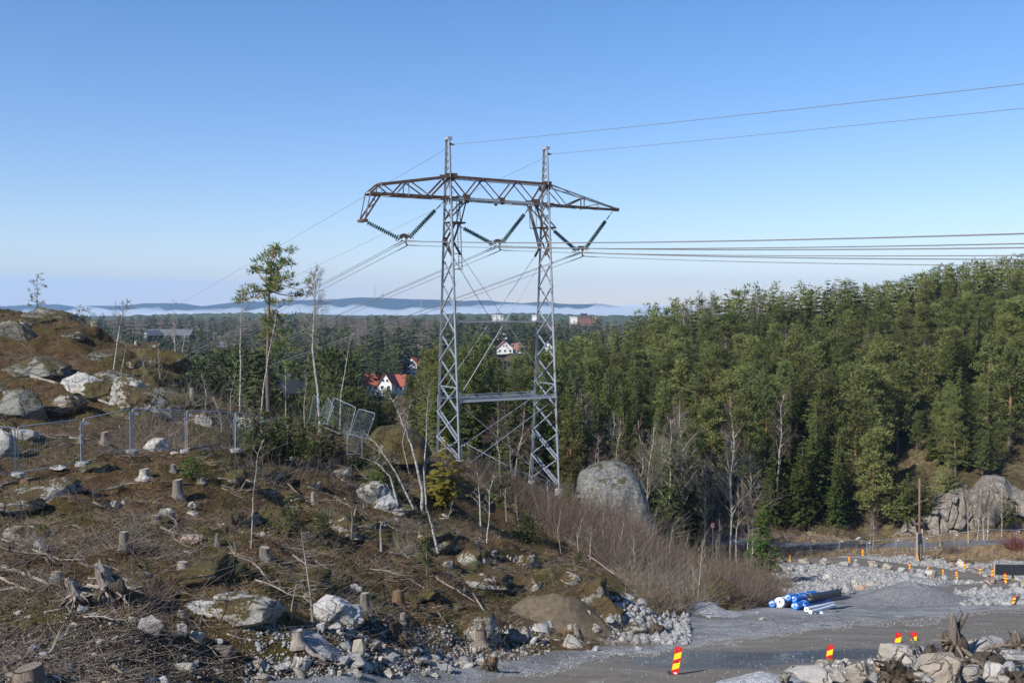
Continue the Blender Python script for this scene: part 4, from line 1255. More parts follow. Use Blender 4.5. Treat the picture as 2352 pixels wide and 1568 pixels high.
def mk_tree(name, label, cat, trunk_me, crown_me, loc, rot, sc, group):
    t = thing(name, label, cat, loc, (0, 0, rot), sc, group)
    link('trunk', trunk_me, t); link('crown', crown_me, t)
    return t

SPR, PIN, BIR, ASP = [], [], [], []
for k in range(6):
    h = 14.0
    tr = MB().tube([(0, 0, -.5), (0, 0, h * .5), (0, 0, h)], [.17, .10, .02], 6, False)
    g = random.Random(k)
    for j in range(16):     # grey lichened dead twigs inside the crown
        a = g.uniform(0, 6.28); z = h * g.uniform(.04, .55); L = 1.5 * (1.1 - z / h) + .3
        b = Vector((0, 0, z)); e = b + Vector((math.cos(a) * L, math.sin(a) * L, -.35 * L))
        tr.tube([b, e, e + Vector((math.cos(a) * .5, math.sin(a) * .5, .05))], [.03, .018, .006], 3, False)
    SPR.append((tr.mesh('trunk', MAT['grey_bark']), fol(spruce_tris(100 + k, h, (2.9, 2.6, 3.2, 2.3, 3.0, 2.7)[k], (.03, .06, .02, .05, .08, .03)[k], .32, .50), 'crown', MAT['spruce_needles']), h))
for k in range(6):
    h = 13.0
    a, b = pine_parts(200 + k, h, (2.7, 2.3, 3.0, 2.4, 2.8, 2.5)[k], (.20, .28, .16, .34, .12, .22)[k], 46, 3, .58, 34, .46)
    PIN.append((a.mesh('trunk', MAT['pine_bark']), fol(b, 'crown', MAT['pine_needles']), h))
for k in range(4):
    a, b = bare_parts(300 + k, 11.0, .24, .35, 24, None, .02, 8, 5, .9, 1 + (k % 2), .02, 1.6)
    BIR.append((a.mesh('trunk', MAT['birch_bark']), b.mesh('crown', MAT['birch_twig']), 11.0))
for k in range(3):
    a, b = bare_parts(350 + k, 13.0, .30, .34, 26, .11, .01, 8, 5, 1.0, 1, .03, 1.8)
    ASP.append((a.mesh('trunk', MAT['aspen_bark']), b.mesh('crown', MAT['grey_twig']), 13.0))

# the wooded hillside beyond the road: scattered stems, nearest and tallest first
def hill_points():
    g = np.random.default_rng(5); pts = []
    for _ in range(9000):
        d = math.sqrt(g.uniform(118 ** 2, 370 ** 2))
        px = g.uniform(600, 2480)
        x = (px - CX) / FPX * d
        if px < 890 and (d > 200 or g.random() < .45): continue
        if px < 1720 and d < 116 + (1720 - px) * 0.0: continue
        if px > 1600 and d < 141: continue
        if px > 2020 and d < 150: continue
        if px < 1450 and d > 190 and g.random() < .35: continue
        if px < 1290 and d > 235: continue
        pts.append((x, d, px))
    pts.sort(key=lambda q: q[1])
    keep = []; cell = {}
    for x, y, px in pts:
        r = 3.3 if y < 190 else 4.3
        ci, cj = int(x // 5), int(y // 5); ok = True
        for i in (-1, 0, 1):
            for j in (-1, 0, 1):
                for (a, b) in cell.get((ci + i, cj + j), ()):
                    if (a - x) ** 2 + (b - y) ** 2 < r * r: ok = False; break
                if not ok: break
            if not ok: break
        if ok: keep.append((x, y, px)); cell.setdefault((ci, cj), []).append((x, y))
    return keep
HOUSES_PX = [(836, 925, 856, 892, 390), (935, 958, 824, 856, 480), (1140, 1190, 770, 822, 600), (1250, 1268, 790, 808, 560), (335, 430, 752, 764, 700), (650, 695, 872, 905, 200)]
hp = hill_points()
hx = np.array([p[0] for p in hp]); hy = np.array([p[1] for p in hp]); hzv = height(hx, hy)[0]
ns = npn = nb_ = 0
FAR_SPR, FAR_PIN, FAR_BARE = [], [], []
CLEAR = [(2060, 2190, 1000, 1120), (2150, 2260, 1050, 1180)]
# fixed summits of the tree line against the sky: survey column -> row of the tree tops
SKY = np.array([(600, 860), (700, 850), (800, 880), (890, 880), (925, 850), (960, 800), (1000, 800), (1060, 800), (1100, 770), (1150, 815), (1200, 800), (1232, 750), (1260, 800), (1290, 742), (1330, 738), (1400, 742), (1430, 716), (1475, 710), (1500, 692), (1560, 676), (1640, 662), (1700, 650), (1770, 640), (1850, 645), (1930, 638),
                (2000, 655), (2060, 640), (2120, 620), (2200, 606), (2290, 588), (2352, 586), (2500, 580)])
for i, (x, y, px) in enumerate(hp):
    z = hzv[i]; loc = (x, y, z - .2)
    r = rng.random(); rot = rng.uniform(0, 6.28)
    hgt = rng.uniform(10.5, 17) if y < 200 else rng.uniform(9.5, 14.5)
    topmax = (HORIZ - np.interp(px, SKY[:, 0], SKY[:, 1])) / FPX * y - z
    lim = topmax + rng.uniform(-1.6, .5)
    hgt = max(min(hgt * (1.25 if px < 1290 else 1), lim), 4.0)
    pa, pb_ = to_px(x, y, z + hgt); _, pc_ = to_px(x, y, z)
    if any(a - 26 < pa < b + 20 and pb_ < d_ - 6 and pc_ > c for a, b, c, d_, _h in HOUSES_PX[:4] + HOUSES_PX[5:]): continue
    px2, py2 = to_px(x, y, z + hgt * .3)
    if any(a < px2 < b and c < py2 < d for a, b, c, d in CLEAR): continue
    zone = ('at the forest edge behind the fenced far road' if y < 168 and px > 1600 else 'in the dark stand behind the tower legs and the big boulder' if px < 1500 and y < 190 else 'on the skyline of the wooded hill' if y > 285 else 'high on the wooded hill above the grey cliff' if px > 2050 else 'half way up the wooded hill left of the cliff')
    if px > 2050 and y < 175 and rng.random() < .55: hgt = min(hgt, 7)
    spr_p = .82 if px < 1500 and y < 190 else (.66 if y < 175 and px < 1950 else .5 if y > 255 else .36)
    bare = 1500 < px < 1800 and y > 235 or (y < 150 and 1330 < px < 1780)
    if rng.random() < (.20 if bare else .035) and nb_ < 120:
        a, b, h0_ = (ASP if y < 150 and rng.random() < .6 else BIR)[i % 3]
        mk_tree('birch_tree' if a.materials[0] == MAT['birch_bark'] else 'aspen_tree', 'bare pale stemmed tree ' + zone, 'bare tree', a, b, loc, rot, min(hgt * 1.05, lim + 1) / h0_, 'leafless trees of the far hillside'); nb_ += 1
    elif r < spr_p:
        if ns < 285:
            a, b, h0_ = SPR[rng.randrange(6)]
            s = hgt / h0_; w = s * rng.uniform(.8, 1.1)
            mk_tree('spruce_tree', 'dark green spruce ' + zone, 'spruce', a, b, loc, rot, (w, w, s), 'spruces of the far hillside'); ns += 1
        else: FAR_SPR.append((x, y, z, hgt))
    else:
        if npn < 290:
            a, b, h0_ = PIN[rng.randrange(6)]
            s = hgt / h0_; w = s * rng.uniform(.85, 1.15)
            mk_tree('pine_tree', 'olive green pine ' + zone, 'pine', a, b, loc, rot, (w, w, s), 'pines of the far hillside'); npn += 1
        else: FAR_PIN.append((x, y, z, hgt))
# the valley woods
g = np.random.default_rng(17)
xs, ysd = [], []
VAL_SPR, VAL_PIN, VAL_BARE = [], [], []
for _ in range(5600):
    px = g.uniform(-250, 1560); d = math.exp(g.uniform(math.log(125), math.log(1450)))
    if px > 1000 and d < 215: continue
    if px > 1290 and d < 420: continue
    if px < 330 and d < 200: continue
    if px < 560 and d < 150: continue
    xs.append((px - CX) / FPX * d); ysd.append(d)
xs = np.array(xs); ysd = np.array(ysd); zs = height(xs, ysd)[0]
near_ct = 0
for x, y, z in zip(xs, ysd, zs):
    hgt = g.uniform(11, 23) * (1 + .5 * vnoise(np.array([x / 45]), np.array([y / 60]), 12)[0])
    px, pyt = to_px(x, y, z + hgt); _, pyb = to_px(x, y, z)
    w = 2.0 / y * FPX
    skip = False
    for a, b, c, d, hd in HOUSES_PX:
        if a - w < px < b + w and y < hd + 6 and pyt < d - 2 and pyb > c: skip = True
    if skip: continue
    if pyt < 722 + 6 * math.sin(px * .02) : hgt -= (724 - pyt) / FPX * y
    capy = 800 if y < 300 else 765 if y < 450 else 738 if y < 700 else 722
    hgt = min(hgt, (HORIZ - capy - 8 * g.random()) / FPX * y - z)
    if hgt < 4: continue
    sp = vnoise(np.array([x / 80]), np.array([y / 130]), 88)[0]
    u_ = g.random()
    if u_ < .40 + 1.5 * sp: VAL_BARE.append((x, y, z, hgt * .85))
    elif u_ < .78: VAL_SPR.append((x, y, z, hgt))
    else: VAL_PIN.append((x, y, z, hgt))

def forest_mesh(pts, protos, name, mat, label, wide=1.0):
    vs = []
    gg = np.random.default_rng(len(pts))
    for (x, y, z, h) in pts:
        p = protos[(0 if y < 215 else 1 if y < 560 else 2)]
        p = p[gg.integers(len(p))]
        a = gg.uniform(0, 6.28); c, s = math.cos(a), math.sin(a)
        w = h * wide * gg.uniform(.85, 1.2)
        q = p * np.array([w, w, h], np.float32)
        vs.append(np.stack([q[:, 0] * c - q[:, 1] * s + x, q[:, 0] * s + q[:, 1] * c + y, q[:, 2] + z], -1))
    v = np.concatenate(vs)
    return stuff(name, np_mesh(name, v, np.arange(len(v)).reshape(-1, 3), mat), label, 'forest')
def norm(v, h): return np.asarray(v, np.float32).reshape(-1, 3) / h
def lo_spruce(seed, step, size): return norm(spruce_tris(seed, 13, 2.1, .06, step, size, .2, .7), 13)
def lo_pine(seed, nl, per, n, size): return norm(pine_parts(seed, 13, 2.3, .33, nl, per, .75, n, size)[1], 13)
def bare_soup(seed, nb, sub, tw, thick):
    gg = np.random.default_rng(seed); out = []
    def tri(a, b, r):
        d = b - a; s_ = np.cross(d, gg.normal(0, 1, 3)); s_ /= np.linalg.norm(s_) + 1e-6
        out.extend([a - s_ * r, a + s_ * r, b])
    tri(np.zeros(3), np.array([0, 0, 12.]), .10 * thick); tri(np.zeros(3), np.array([0.1, 0, 11.]), .09 * thick)
    for i in range(nb):
        f = .3 + .68 * gg.random(); b = np.array([0, 0, 12 * f]); a = gg.uniform(0, 6.28); L = 3.4 * (1.15 - f)
        dr = np.array([math.cos(a), math.sin(a), 1.0]); dr /= 1.41
        tri(b, b + dr * L, .035 * thick)
        for j in range(sub):
            s0 = b + dr * L * (.2 + .8 * gg.random()); dd = dr + gg.normal(0, .55, 3); l2 = L * .5
            tri(s0, s0 + dd * l2, .02 * thick)
            for k in range(tw): tri(s0 + dd * l2 * gg.random(), s0 + dd * l2 * gg.random() + gg.normal(0, .5, 3), .015 * thick)
    return np.array(out, np.float32) / 12
PS = [[lo_spruce(400 + k, .8, .8) for k in range(4)], [lo_spruce(410 + k, 1.3, 1.25) for k in range(4)], [lo_spruce(420 + k, 2.2, 2.0) for k in range(4)]]
PP = [[lo_pine(430 + k, 24, 2, 13, .62) for k in range(4)], [lo_pine(440 + k, 13, 2, 7, 1.0) for k in range(4)], [lo_pine(450 + k, 9, 2, 5, 1.5) for k in range(4)]]
PB = [[bare_soup(460 + k, 20, 5, 3, 1.2) for k in range(4)], [bare_soup(470 + k, 14, 4, 2, 2.2) for k in range(4)], [bare_soup(480 + k, 9, 3, 1, 4.0) for k in range(4)]]
forest_mesh(FAR_SPR, PS, 'spruce_wood', MAT['far_needles'], 'farther dark spruces massed high on the wooded hill', 1.05)
forest_mesh(FAR_PIN, PP, 'pine_wood', MAT['far_needles'], 'farther olive pines massed high on the wooded hill', 1.1)
forest_mesh(VAL_SPR, PS, 'valley_spruce_wood', MAT['valley_needles'], 'far dark spruce wood covering the valley floor', 1.05)
forest_mesh(VAL_PIN, PP, 'valley_pine_wood', MAT['valley_needles'], 'far rounded pine wood covering the valley floor', 1.1)
forest_mesh(VAL_BARE, PB, 'leafless_wood', MAT['far_twigs'], 'far leafless grey brown birch wood between the conifers', 1.0)
print('trees', ns, npn, nb_, len(FAR_SPR), len(FAR_PIN), len(VAL_SPR), len(VAL_PIN), len(VAL_BARE))
# ------------------------------------------------------------------ rocks and boulders
_ico = {}
def ico(sub):
    if sub not in _ico:
        bm = bmesh.new(); bmesh.ops.create_icosphere(bm, subdivisions=sub, radius=1)
        bm.verts.ensure_lookup_table()
        _ico[sub] = (np.array([v.co[:] for v in bm.verts]), np.array([[v.index for v in f.verts] for f in bm.faces]))
        bm.free()
    return _ico[sub]
def rock_mesh(seed, sub=3, cuts=14, rough=.05, name='rock', mat=None, smooth=False, lo=.5, hi=.88):
    v, f = ico(sub); v = v.copy()
    g = np.random.default_rng(seed)
    for k in range(cuts):
        n = g.normal(0, 1, 3); n /= np.linalg.norm(n)
        d = g.uniform(lo, hi); p = v @ n
        v = v - np.outer(np.maximum(p - d, 0), n)
    for o in range(4):
        w = g.normal(0, 1, (3, 3)) * (2.5 * 2 ** o)
        v = v + (rough / 1.6 ** o) * np.sin(v @ w + g.uniform(0, 6, 3))
    v /= np.abs(v).max(0)
    return np_mesh(name, v, f, mat, smooth)
def hull_mesh(seed, n=16, levels=2, rough=.03, name='rock', mat=None, blocky=.5):
    """angular broken stone: hull of random points, subdivided, with a little relief"""
    g = np.random.default_rng(seed)
    p = g.normal(0, 1, (n, 3))
    p /= (np.abs(p) ** 3.2).sum(1, keepdims=True) ** (1 / 3.2) * blocky + np.linalg.norm(p, axis=1, keepdims=True) * (1 - blocky)
    p *= g.uniform(.8, 1, (n, 1))
    bm = bmesh.new()
    for q in p: bm.verts.new(q)
    r = bmesh.ops.convex_hull(bm, input=bm.verts)
    bmesh.ops.delete(bm, geom=[v for v in bm.verts if not v.link_faces], context='VERTS')
    for _ in range(levels): bmesh.ops.subdivide_edges(bm, edges=bm.edges[:], cuts=1, use_grid_fill=True)
    bmesh.ops.triangulate(bm, faces=bm.faces[:])
    bm.verts.ensure_lookup_table(); bm.verts.index_update()
    v = np.array([q.co[:] for q in bm.verts]); f = np.array([[q.index for q in t.verts] for t in bm.faces]); bm.free()
    for o in range(3 if levels else 0):
        w = g.normal(0, 1, (3, 3)) * (2.2 * 2.2 ** o)
        v = v + (rough / 1.5 ** o) * np.sin(v @ w + g.uniform(0, 6, 3))
    v /= np.abs(v).max(0)
    return np_mesh(name, v, f, mat, False)
ROCKS = {}
def rock_var(mat, k, cls='a'):
    k = k % 6 if cls in 'bo' else k
    key = (mat, k, cls)
    if key not in ROCKS:
        sd = 1000 + k * 7 + sum(map(ord, mat))
        if cls == 'a': m = hull_mesh(sd, 15, 3, .030, 'stone_body', MAT[mat], .55)
        elif cls == 'b': m = rock_mesh(sd, 4, 20, .05, 'boulder_body', MAT[mat], True, .62, .95)
        elif cls == 'd': m = rock_mesh(sd, 5, 6, .022, 'boulder_body', MAT[mat], True, .72, .95)
        elif cls == 'o': m = hull_mesh(sd, 30, 3, .07, 'outcrop_body', MAT[mat], .3)
        else: m = hull_mesh(sd, 13, 1, .03, 'stone_body', MAT[mat], .4)
        ROCKS[key] = m
    return ROCKS[key]
nrock = 0
def rock(px, py, w, h, mat, label, cls='a', name='stone', group=None, d=None, deep=.8, rot=None, cat=None):
    """a rock whose outline is about w x h pixels round (px, py), seated in the ground below it"""
    global nrock
    nrock += 1
    if d is None: d = ground(px, py + h * .40).y
    c = P(px, py, d)
    W_, H_ = w * d / FPX / 2, h * d / FPX / 2
    o = link(name, rock_var(mat, nrock % 9, cls))
    o.scale = (W_ * 1.04, W_ * deep, H_ * (1.25 if cls != 'o' else 1.35))
    o.location = (c.x, d + W_ * deep * .35, c.z - H_ * (.2 if cls != 'o' else .62))
    o.rotation_euler = (0, 0, rng.uniform(-.35, .35) if rot is None else rot)
    tag(o, label, cat or name.replace('_', ' ').split()[-1], group)
    return o
OUT = 'rock_outcrop'
for a in [
    (75, 838, 165, 56, 'lichen_rock', 'broad lichen grey rock ledge under the skyline of the left knoll', 'o', OUT),
    (188, 874, 108, 60, 'pale_rock', 'bright white cracked rock face left of the two thin birches on the knoll', 'o', OUT),
    (290, 893, 92, 100, 'mossy_rock', 'steep moss streaked rock face behind the two thin birches on the knoll', 'o', OUT),
    (345, 880, 60, 60, 'moss_rock', 'dark mossy crag at the right end of the knoll', 'o', OUT),
    (45, 930, 104, 74, 'lichen_rock', 'rounded grey rock with pale green lichen above the leftmost fence panels', 'b', 'boulder'),
    (8, 1020, 66, 76, 'mossy_rock', 'moss sided boulder standing behind the leftmost fence panel', 'b', 'boulder'),
    (50, 1003, 66, 30, 'grey_rock', 'flat grey slab behind the fence next to the moss sided boulder', 'a', 'boulder'),
    (357, 1024, 68, 36, 'pale_rock', 'smooth white boulder just behind the third fence panel', 'b', 'boulder'),
    (465, 960, 44, 40, 'mossy_rock', 'pale moss spotted rock behind the fence right of the tall cut trunk', 'o', OUT),
    (560, 975, 60, 44, 'mossy_rock', 'white flecked rock right of the fence bend', 'o', OUT),
    (30, 760, 44, 14, 'lichen_rock', 'small bare rock patch near the top of the left knoll', 'o', OUT),
    (165, 770, 60, 18, 'lichen_rock', 'thin pale rock rib below the skyline of the left knoll', 'o', OUT),
    (230, 815, 70, 24, 'lichen_rock', 'lichen yellowed rock slope above the white rock face', 'o', OUT),
    (48, 1223, 100, 38, 'mossy_rock', 'flat white boulder under dead branches at the left edge of the clearing', 'b', 'boulder'),
    (92, 1252, 30, 26, 'pale_rock', 'small cracked white rock beside the flat white boulder', 'a', 'boulder'),
    (439, 1238, 52, 26, 'pink_rock', 'pink rounded boulder with a dark cleft right of the round stump', 'b', 'boulder'),
    (466, 1237, 20, 20, 'pink_rock', 'small pink stone pressed against the pink boulder', 'b', 'boulder'),
    (381, 1184, 46, 32, 'mossy_rock', 'square block with a dark wet right face on the brown clearing', 'a', 'boulder'),
    (548, 1396, 200, 70, 'mossy_rock', 'long pale rock outcrop with a shadowed cliff at its right end', 'o', OUT),
    (475, 1392, 120, 34, 'pale_rock', 'low white shelf leading into the long pale outcrop', 'o', OUT),
    (767, 1396, 140, 80, 'pale_rock', 'large bright white sloping rock with moss at its foot', 'o', OUT),
    (812, 1350, 46, 26, 'pale_rock', 'white rock patch behind the two grey stumps', 'o', OUT),
    (606, 1083, 92, 26, 'heath_rock', 'flat white rock sheet below the young spruces', 'o', OUT),
    (706, 1108, 62, 30, 'heath_rock', 'mossy white rock right of the flat white sheet', 'o', OUT),
    (664, 1138, 60, 28, 'heath_rock', 'low moss edged rock above the single young spruce', 'o', OUT),
    (772, 1078, 80, 24, 'heath_rock', 'white upper lip of the tilted rock slab', 'o', OUT),
    (855, 1128, 110, 60, 'mossy_rock', 'tilted mossy rock slab left of the leaning birches', 'o', OUT),
    (886, 1152, 66, 46, 'grey_rock', 'smooth grey tongue of rock running down from the mossy slab', 'o', OUT),
    (915, 1166, 90, 26, 'mossy_rock', 'white spotted rock foot below the grey tongue', 'o', OUT),
    (925, 1036, 110, 56, 'lichen_rock', 'white lichen covered flank under the moss capped boulder', 'o', OUT),
    (1360, 1350, 90, 76, 'heath_rock', 'bright white rock patch at the nose of the mossy ridge', 'o', OUT),
    (1312, 1330, 50, 40, 'heath_rock', 'small white rock patch on the mossy ridge crest', 'o', OUT),
    (1225, 1340, 60, 40, 'heath_rock', 'white streaked rock on the slope above the brown dirt heap', 'o', OUT),
    (1392, 1405, 110, 70, 'heath_rock', 'cracked grey white rock between the ridge nose and the gravel', 'o', OUT),
    (1450, 1432, 90, 50, 'mossy_rock', 'broken shaly rock foot sloping into the gravel yard', 'o', OUT),
    (1515, 1440, 40, 46, 'grey_rock', 'slanting grey slab beside the branches at the yard edge', 'o', OUT),
    (980, 1236, 50, 40, 'heath_rock', 'pale rock spots left of the pale round stump', 'o', OUT),
    (1080, 1275, 90, 50, 'heath_rock', 'mossy hump right of the pale round stump', 'o', OUT),
    (1120, 1330, 120, 40, 'heath_rock', 'moss grown rock step below the pale round stump', 'o', OUT),
    (1090, 1430, 120, 90, 'heath_rock', 'mossy olive bank above the upturned roots', 'o', OUT),
    (1195, 1450, 60, 60, 'mossy_rock', 'dark sided rock left of the brown dirt heap', 'o', OUT),
    (615, 1125, 44, 20, 'heath_rock', 'low grey rib on the heath left of the snapped pole', 'o', OUT),
    (780, 1205, 100, 50, 'heath_rock', 'heather covered hump behind the grey brush pile', 'o', OUT),
    (1015, 1290, 60, 40, 'heath_rock', 'rock step with moss left of the round hump', 'o', OUT),
    (130, 1075, 40, 14, 'pale_rock', 'pale flat stone at the foot of the second fence post', 'a', 'boulder'),
    (342, 1437, 72, 50, 'grey_rock', 'large pale angular boulder with a flat shaded front in the left foreground', 'a', 'boulder'),
    (415, 1449, 30, 34, 'grey_rock', 'upright grey stone right of the large angular boulder', 'a', 'boulder'),
    (449, 1467, 42, 38, 'pale_rock', 'white triangular boulder right of the upright grey stone', 'a', 'boulder'),
    (514, 1497, 50, 36, 'dark_rock', 'dark brown rounded boulder near the gravel edge', 'b', 'boulder'),
    (302, 1426, 26, 20, 'tan_rock', 'small brown cone shaped stone left of the large angular boulder', 'a', 'boulder'),
    (184, 1400, 30, 16, 'grey_rock', 'flat white stone below the upturned root', 'a', 'boulder'),
    (265, 1397, 24, 9, 'tan_rock', 'thin flat stone right of the white stone below the root', 'a', 'boulder'),
    (42, 1407, 28, 12, 'tan_rock', 'yellowish flat stone on the dark soil at the left edge', 'a', 'boulder'),
    (64, 1418, 18, 11, 'tan_rock', 'round tan stone beside the yellowish flat stone', 'b', 'boulder'),
    (72, 1492, 32, 24, 'grey_rock', 'pale slab under crossed sticks above the big stump', 'a', 'boulder'),
    (97, 1504, 22, 16, 'grey_rock', 'grey slab leaning on the pale slab under the sticks', 'a', 'boulder'),
    (15, 1516, 34, 16, 'tan_rock', 'yellowish rounded stone at the left edge above the big stump', 'b', 'boulder'),
    (36, 1509, 26, 12, 'grey_rock', 'small pale stone right of the yellowish rounded stone', 'a', 'boulder'),
    (122, 1512, 22, 14, 'pale_rock', 'white pointed stone right of the leaning grey slab', 'a', 'boulder'),
    (155, 1529, 26, 12, 'grey_rock', 'long grey stone lying left of the puddle', 'a', 'boulder'),
    (205, 1542, 20, 10, 'grey_rock', 'white flat stone at the puddle edge', 'a', 'boulder'),
    (20, 1555, 34, 26, 'tan_rock', 'brownish round boulder left of the big stump', 'b', 'boulder'),
    (414, 1411, 28, 22, 'tan_rock', 'pale tan stone under the left end of the long outcrop', 'a', 'boulder'),
    (464, 1426, 26, 14, 'grey_rock', 'flat grey stone below the white shelf', 'a', 'boulder'),
    (502, 1473, 28, 12, 'grey_rock', 'flat pale stone above the dark rounded boulder', 'a', 'boulder'),
    (424, 1512, 16, 18, 'pale_rock', 'small white upright stone above the cluster by the puddle', 'a', 'boulder'),
    (450, 1523, 18, 16, 'grey_rock', 'small grey stone right of the small white upright stone', 'a', 'boulder'),
    (422, 1536, 48, 26, 'tan_rock', 'wide cracked stone right of the puddle', 'a', 'boulder'),
    (496, 1541, 26, 14, 'grey_rock', 'pale stone right of the wide cracked stone', 'a', 'boulder'),
    (560, 1448, 18, 12, 'grey_rock', 'round grey stone in front of the long outcrop', 'b', 'boulder'),
    (260, 1158, 28, 16, 'pale_rock', 'flat white stone in the middle of the brown clearing', 'b', 'boulder'),
    (283, 1153, 16, 14, 'tan_rock', 'small upright pale stone right of the flat white stone', 'a', 'boulder'),
    (440, 1162, 24, 22, 'grey_rock', 'grey tilted stone below the tall grey stump', 'a', 'boulder'),
    (441, 1180, 30, 14, 'pale_rock', 'white pointed stone below the grey tilted stone', 'a', 'boulder'),
    (567, 1178, 24, 22, 'mossy_rock', 'small mossy white stone beside the thin white pole', 'a', 'boulder'),
    (397, 1042, 28, 12, 'pale_rock', 'flat white stone in front of the third fence panel', 'a', 'boulder'),
    (1133, 1272, 18, 16, 'grey_rock', 'single grey stone on the slope right of the pale round stump', 'a', 'boulder'),
    (1153, 1345, 10, 8, 'grey_rock', 'tiny pale stone on the slope above the dirt heap', 'a', 'boulder'),
]: rock(*a[:6], a[6], a[7])
q = scatter(46, ['hillside'], 35, (-40, 1250, 1040, 1480), (24, 70)); g = np.random.default_rng(36)
for k, p in enumerate(q):
    w = g.uniform(.5, 2.0)
    o = link('rock_outcrop', rock_var(['heath_rock', 'moss_rock', 'moss_rock'][k % 3], k % 9, 'o'), None, (p[0], p[1], p[2] - w * .12), (g.normal(0, .2), g.normal(0, .2), g.uniform(0, 6.28)), (w, w * .7, w * g.uniform(.22, .38)))
    tag(o, 'mossy rock hump half buried in the heather of the clearing', 'outcrop', 'half buried rocks of the clearing')
q = scatter(34, ['hillside'], 37, (-40, 480, 725, 960), (50, 80))
for k, p in enumerate(q):
    w = g.uniform(.7, 2.8)
    o = link('rock_outcrop', rock_var(['lichen_rock', 'moss_rock', 'moss_rock', 'heath_rock'][k % 4], k % 9, 'o'), None, (p[0], p[1], p[2] - w * .1), (g.normal(0, .25), g.normal(0, .25), g.uniform(0, 6.28)), (w, w * .7, w * g.uniform(.25, .42)))
    tag(o, 'lichen and moss covered ledge of the rocky left knoll', 'outcrop', 'ledges of the left knoll')
def domed(name, prof, base, d, depth, mat, label, seed):
    """a big rounded boulder with the given skyline, rounded front to back and sunk in the ground"""
    xs = np.linspace(prof[0][0], prof[-1][0], 90); n = 40
    top = np.interp(xs, [p[0] for p in prof], [p[1] for p in prof])
    top = np.convolve(np.pad(top, 4, mode='edge'), np.ones(9) / 9, 'valid')
    X = (xs - CX) / FPX * d; zt = (HORIZ - top) / FPX * d; zb = (HORIZ - base) / FPX * d
    u = np.linspace(-1, 1, len(xs)); wd = np.sqrt(np.clip(1 - u ** 4, 0, 1))
    vs = []
    for i in range(n + 1):
        a = math.pi * i / n
        vs.append(np.stack([X * (1 + 0 * u), d + depth * .5 - depth * math.cos(a) * (.35 + .65 * wd) * .75, zb + (zt - zb) * math.sin(a) ** .62], -1))
    v = np.stack(vs).reshape(-1, 3)
    v[:, 2] += fbm(v[:, 0] / 1.6 + seed, v[:, 1] / 1.6, seed, 5) * .5 * np.clip((v[:, 2] - zb) / 2, 0, 1)
    v[:, 1] += fbm(v[:, 0] / 1.3, v[:, 2] / 1.3, seed + 7, 5) * .6
    ii = np.arange((n + 1) * len(xs)).reshape(n + 1, len(xs))
    f = np.stack([ii[:-1, :-1], ii[:-1, 1:], ii[1:, 1:], ii[1:, :-1]], -1).reshape(-1, 4)
    tag(link(name, np_mesh(name, v, f, MAT[mat], True)), label, 'boulder')
domed('boulder', [(1325, 1200), (1330, 1122), (1340, 1096), (1368, 1083), (1400, 1074), (1432, 1077), (1456, 1090), (1477, 1117), (1492, 1150), (1501, 1180), (1508, 1215)], 1235, 89, 6, 'lichen_boulder', 'huge grey lichen covered boulder right of the tower foot', 5)
domed('boulder', [(828, 1050), (842, 1006), (862, 992), (905, 985), (940, 990), (966, 1012), (984, 1052)], 1062, 66, 3.5, 'moss_rock', 'big round boulder capped with brown moss left of the tower', 15)
domed('boulder', [(1604, 1400), (1618, 1374), (1642, 1352), (1670, 1346), (1700, 1358), (1718, 1384), (1724, 1400)], 1408, 63, 3, 'moss_rock', 'low dome shaped boulder covered with yellow green moss behind the grey gravel cone', 25)
def c2(X, Y): return 588 + X / 4, 1176 + Y / 4
def c4(X, Y): return 1764 + X / 4, 1176 + Y / 4
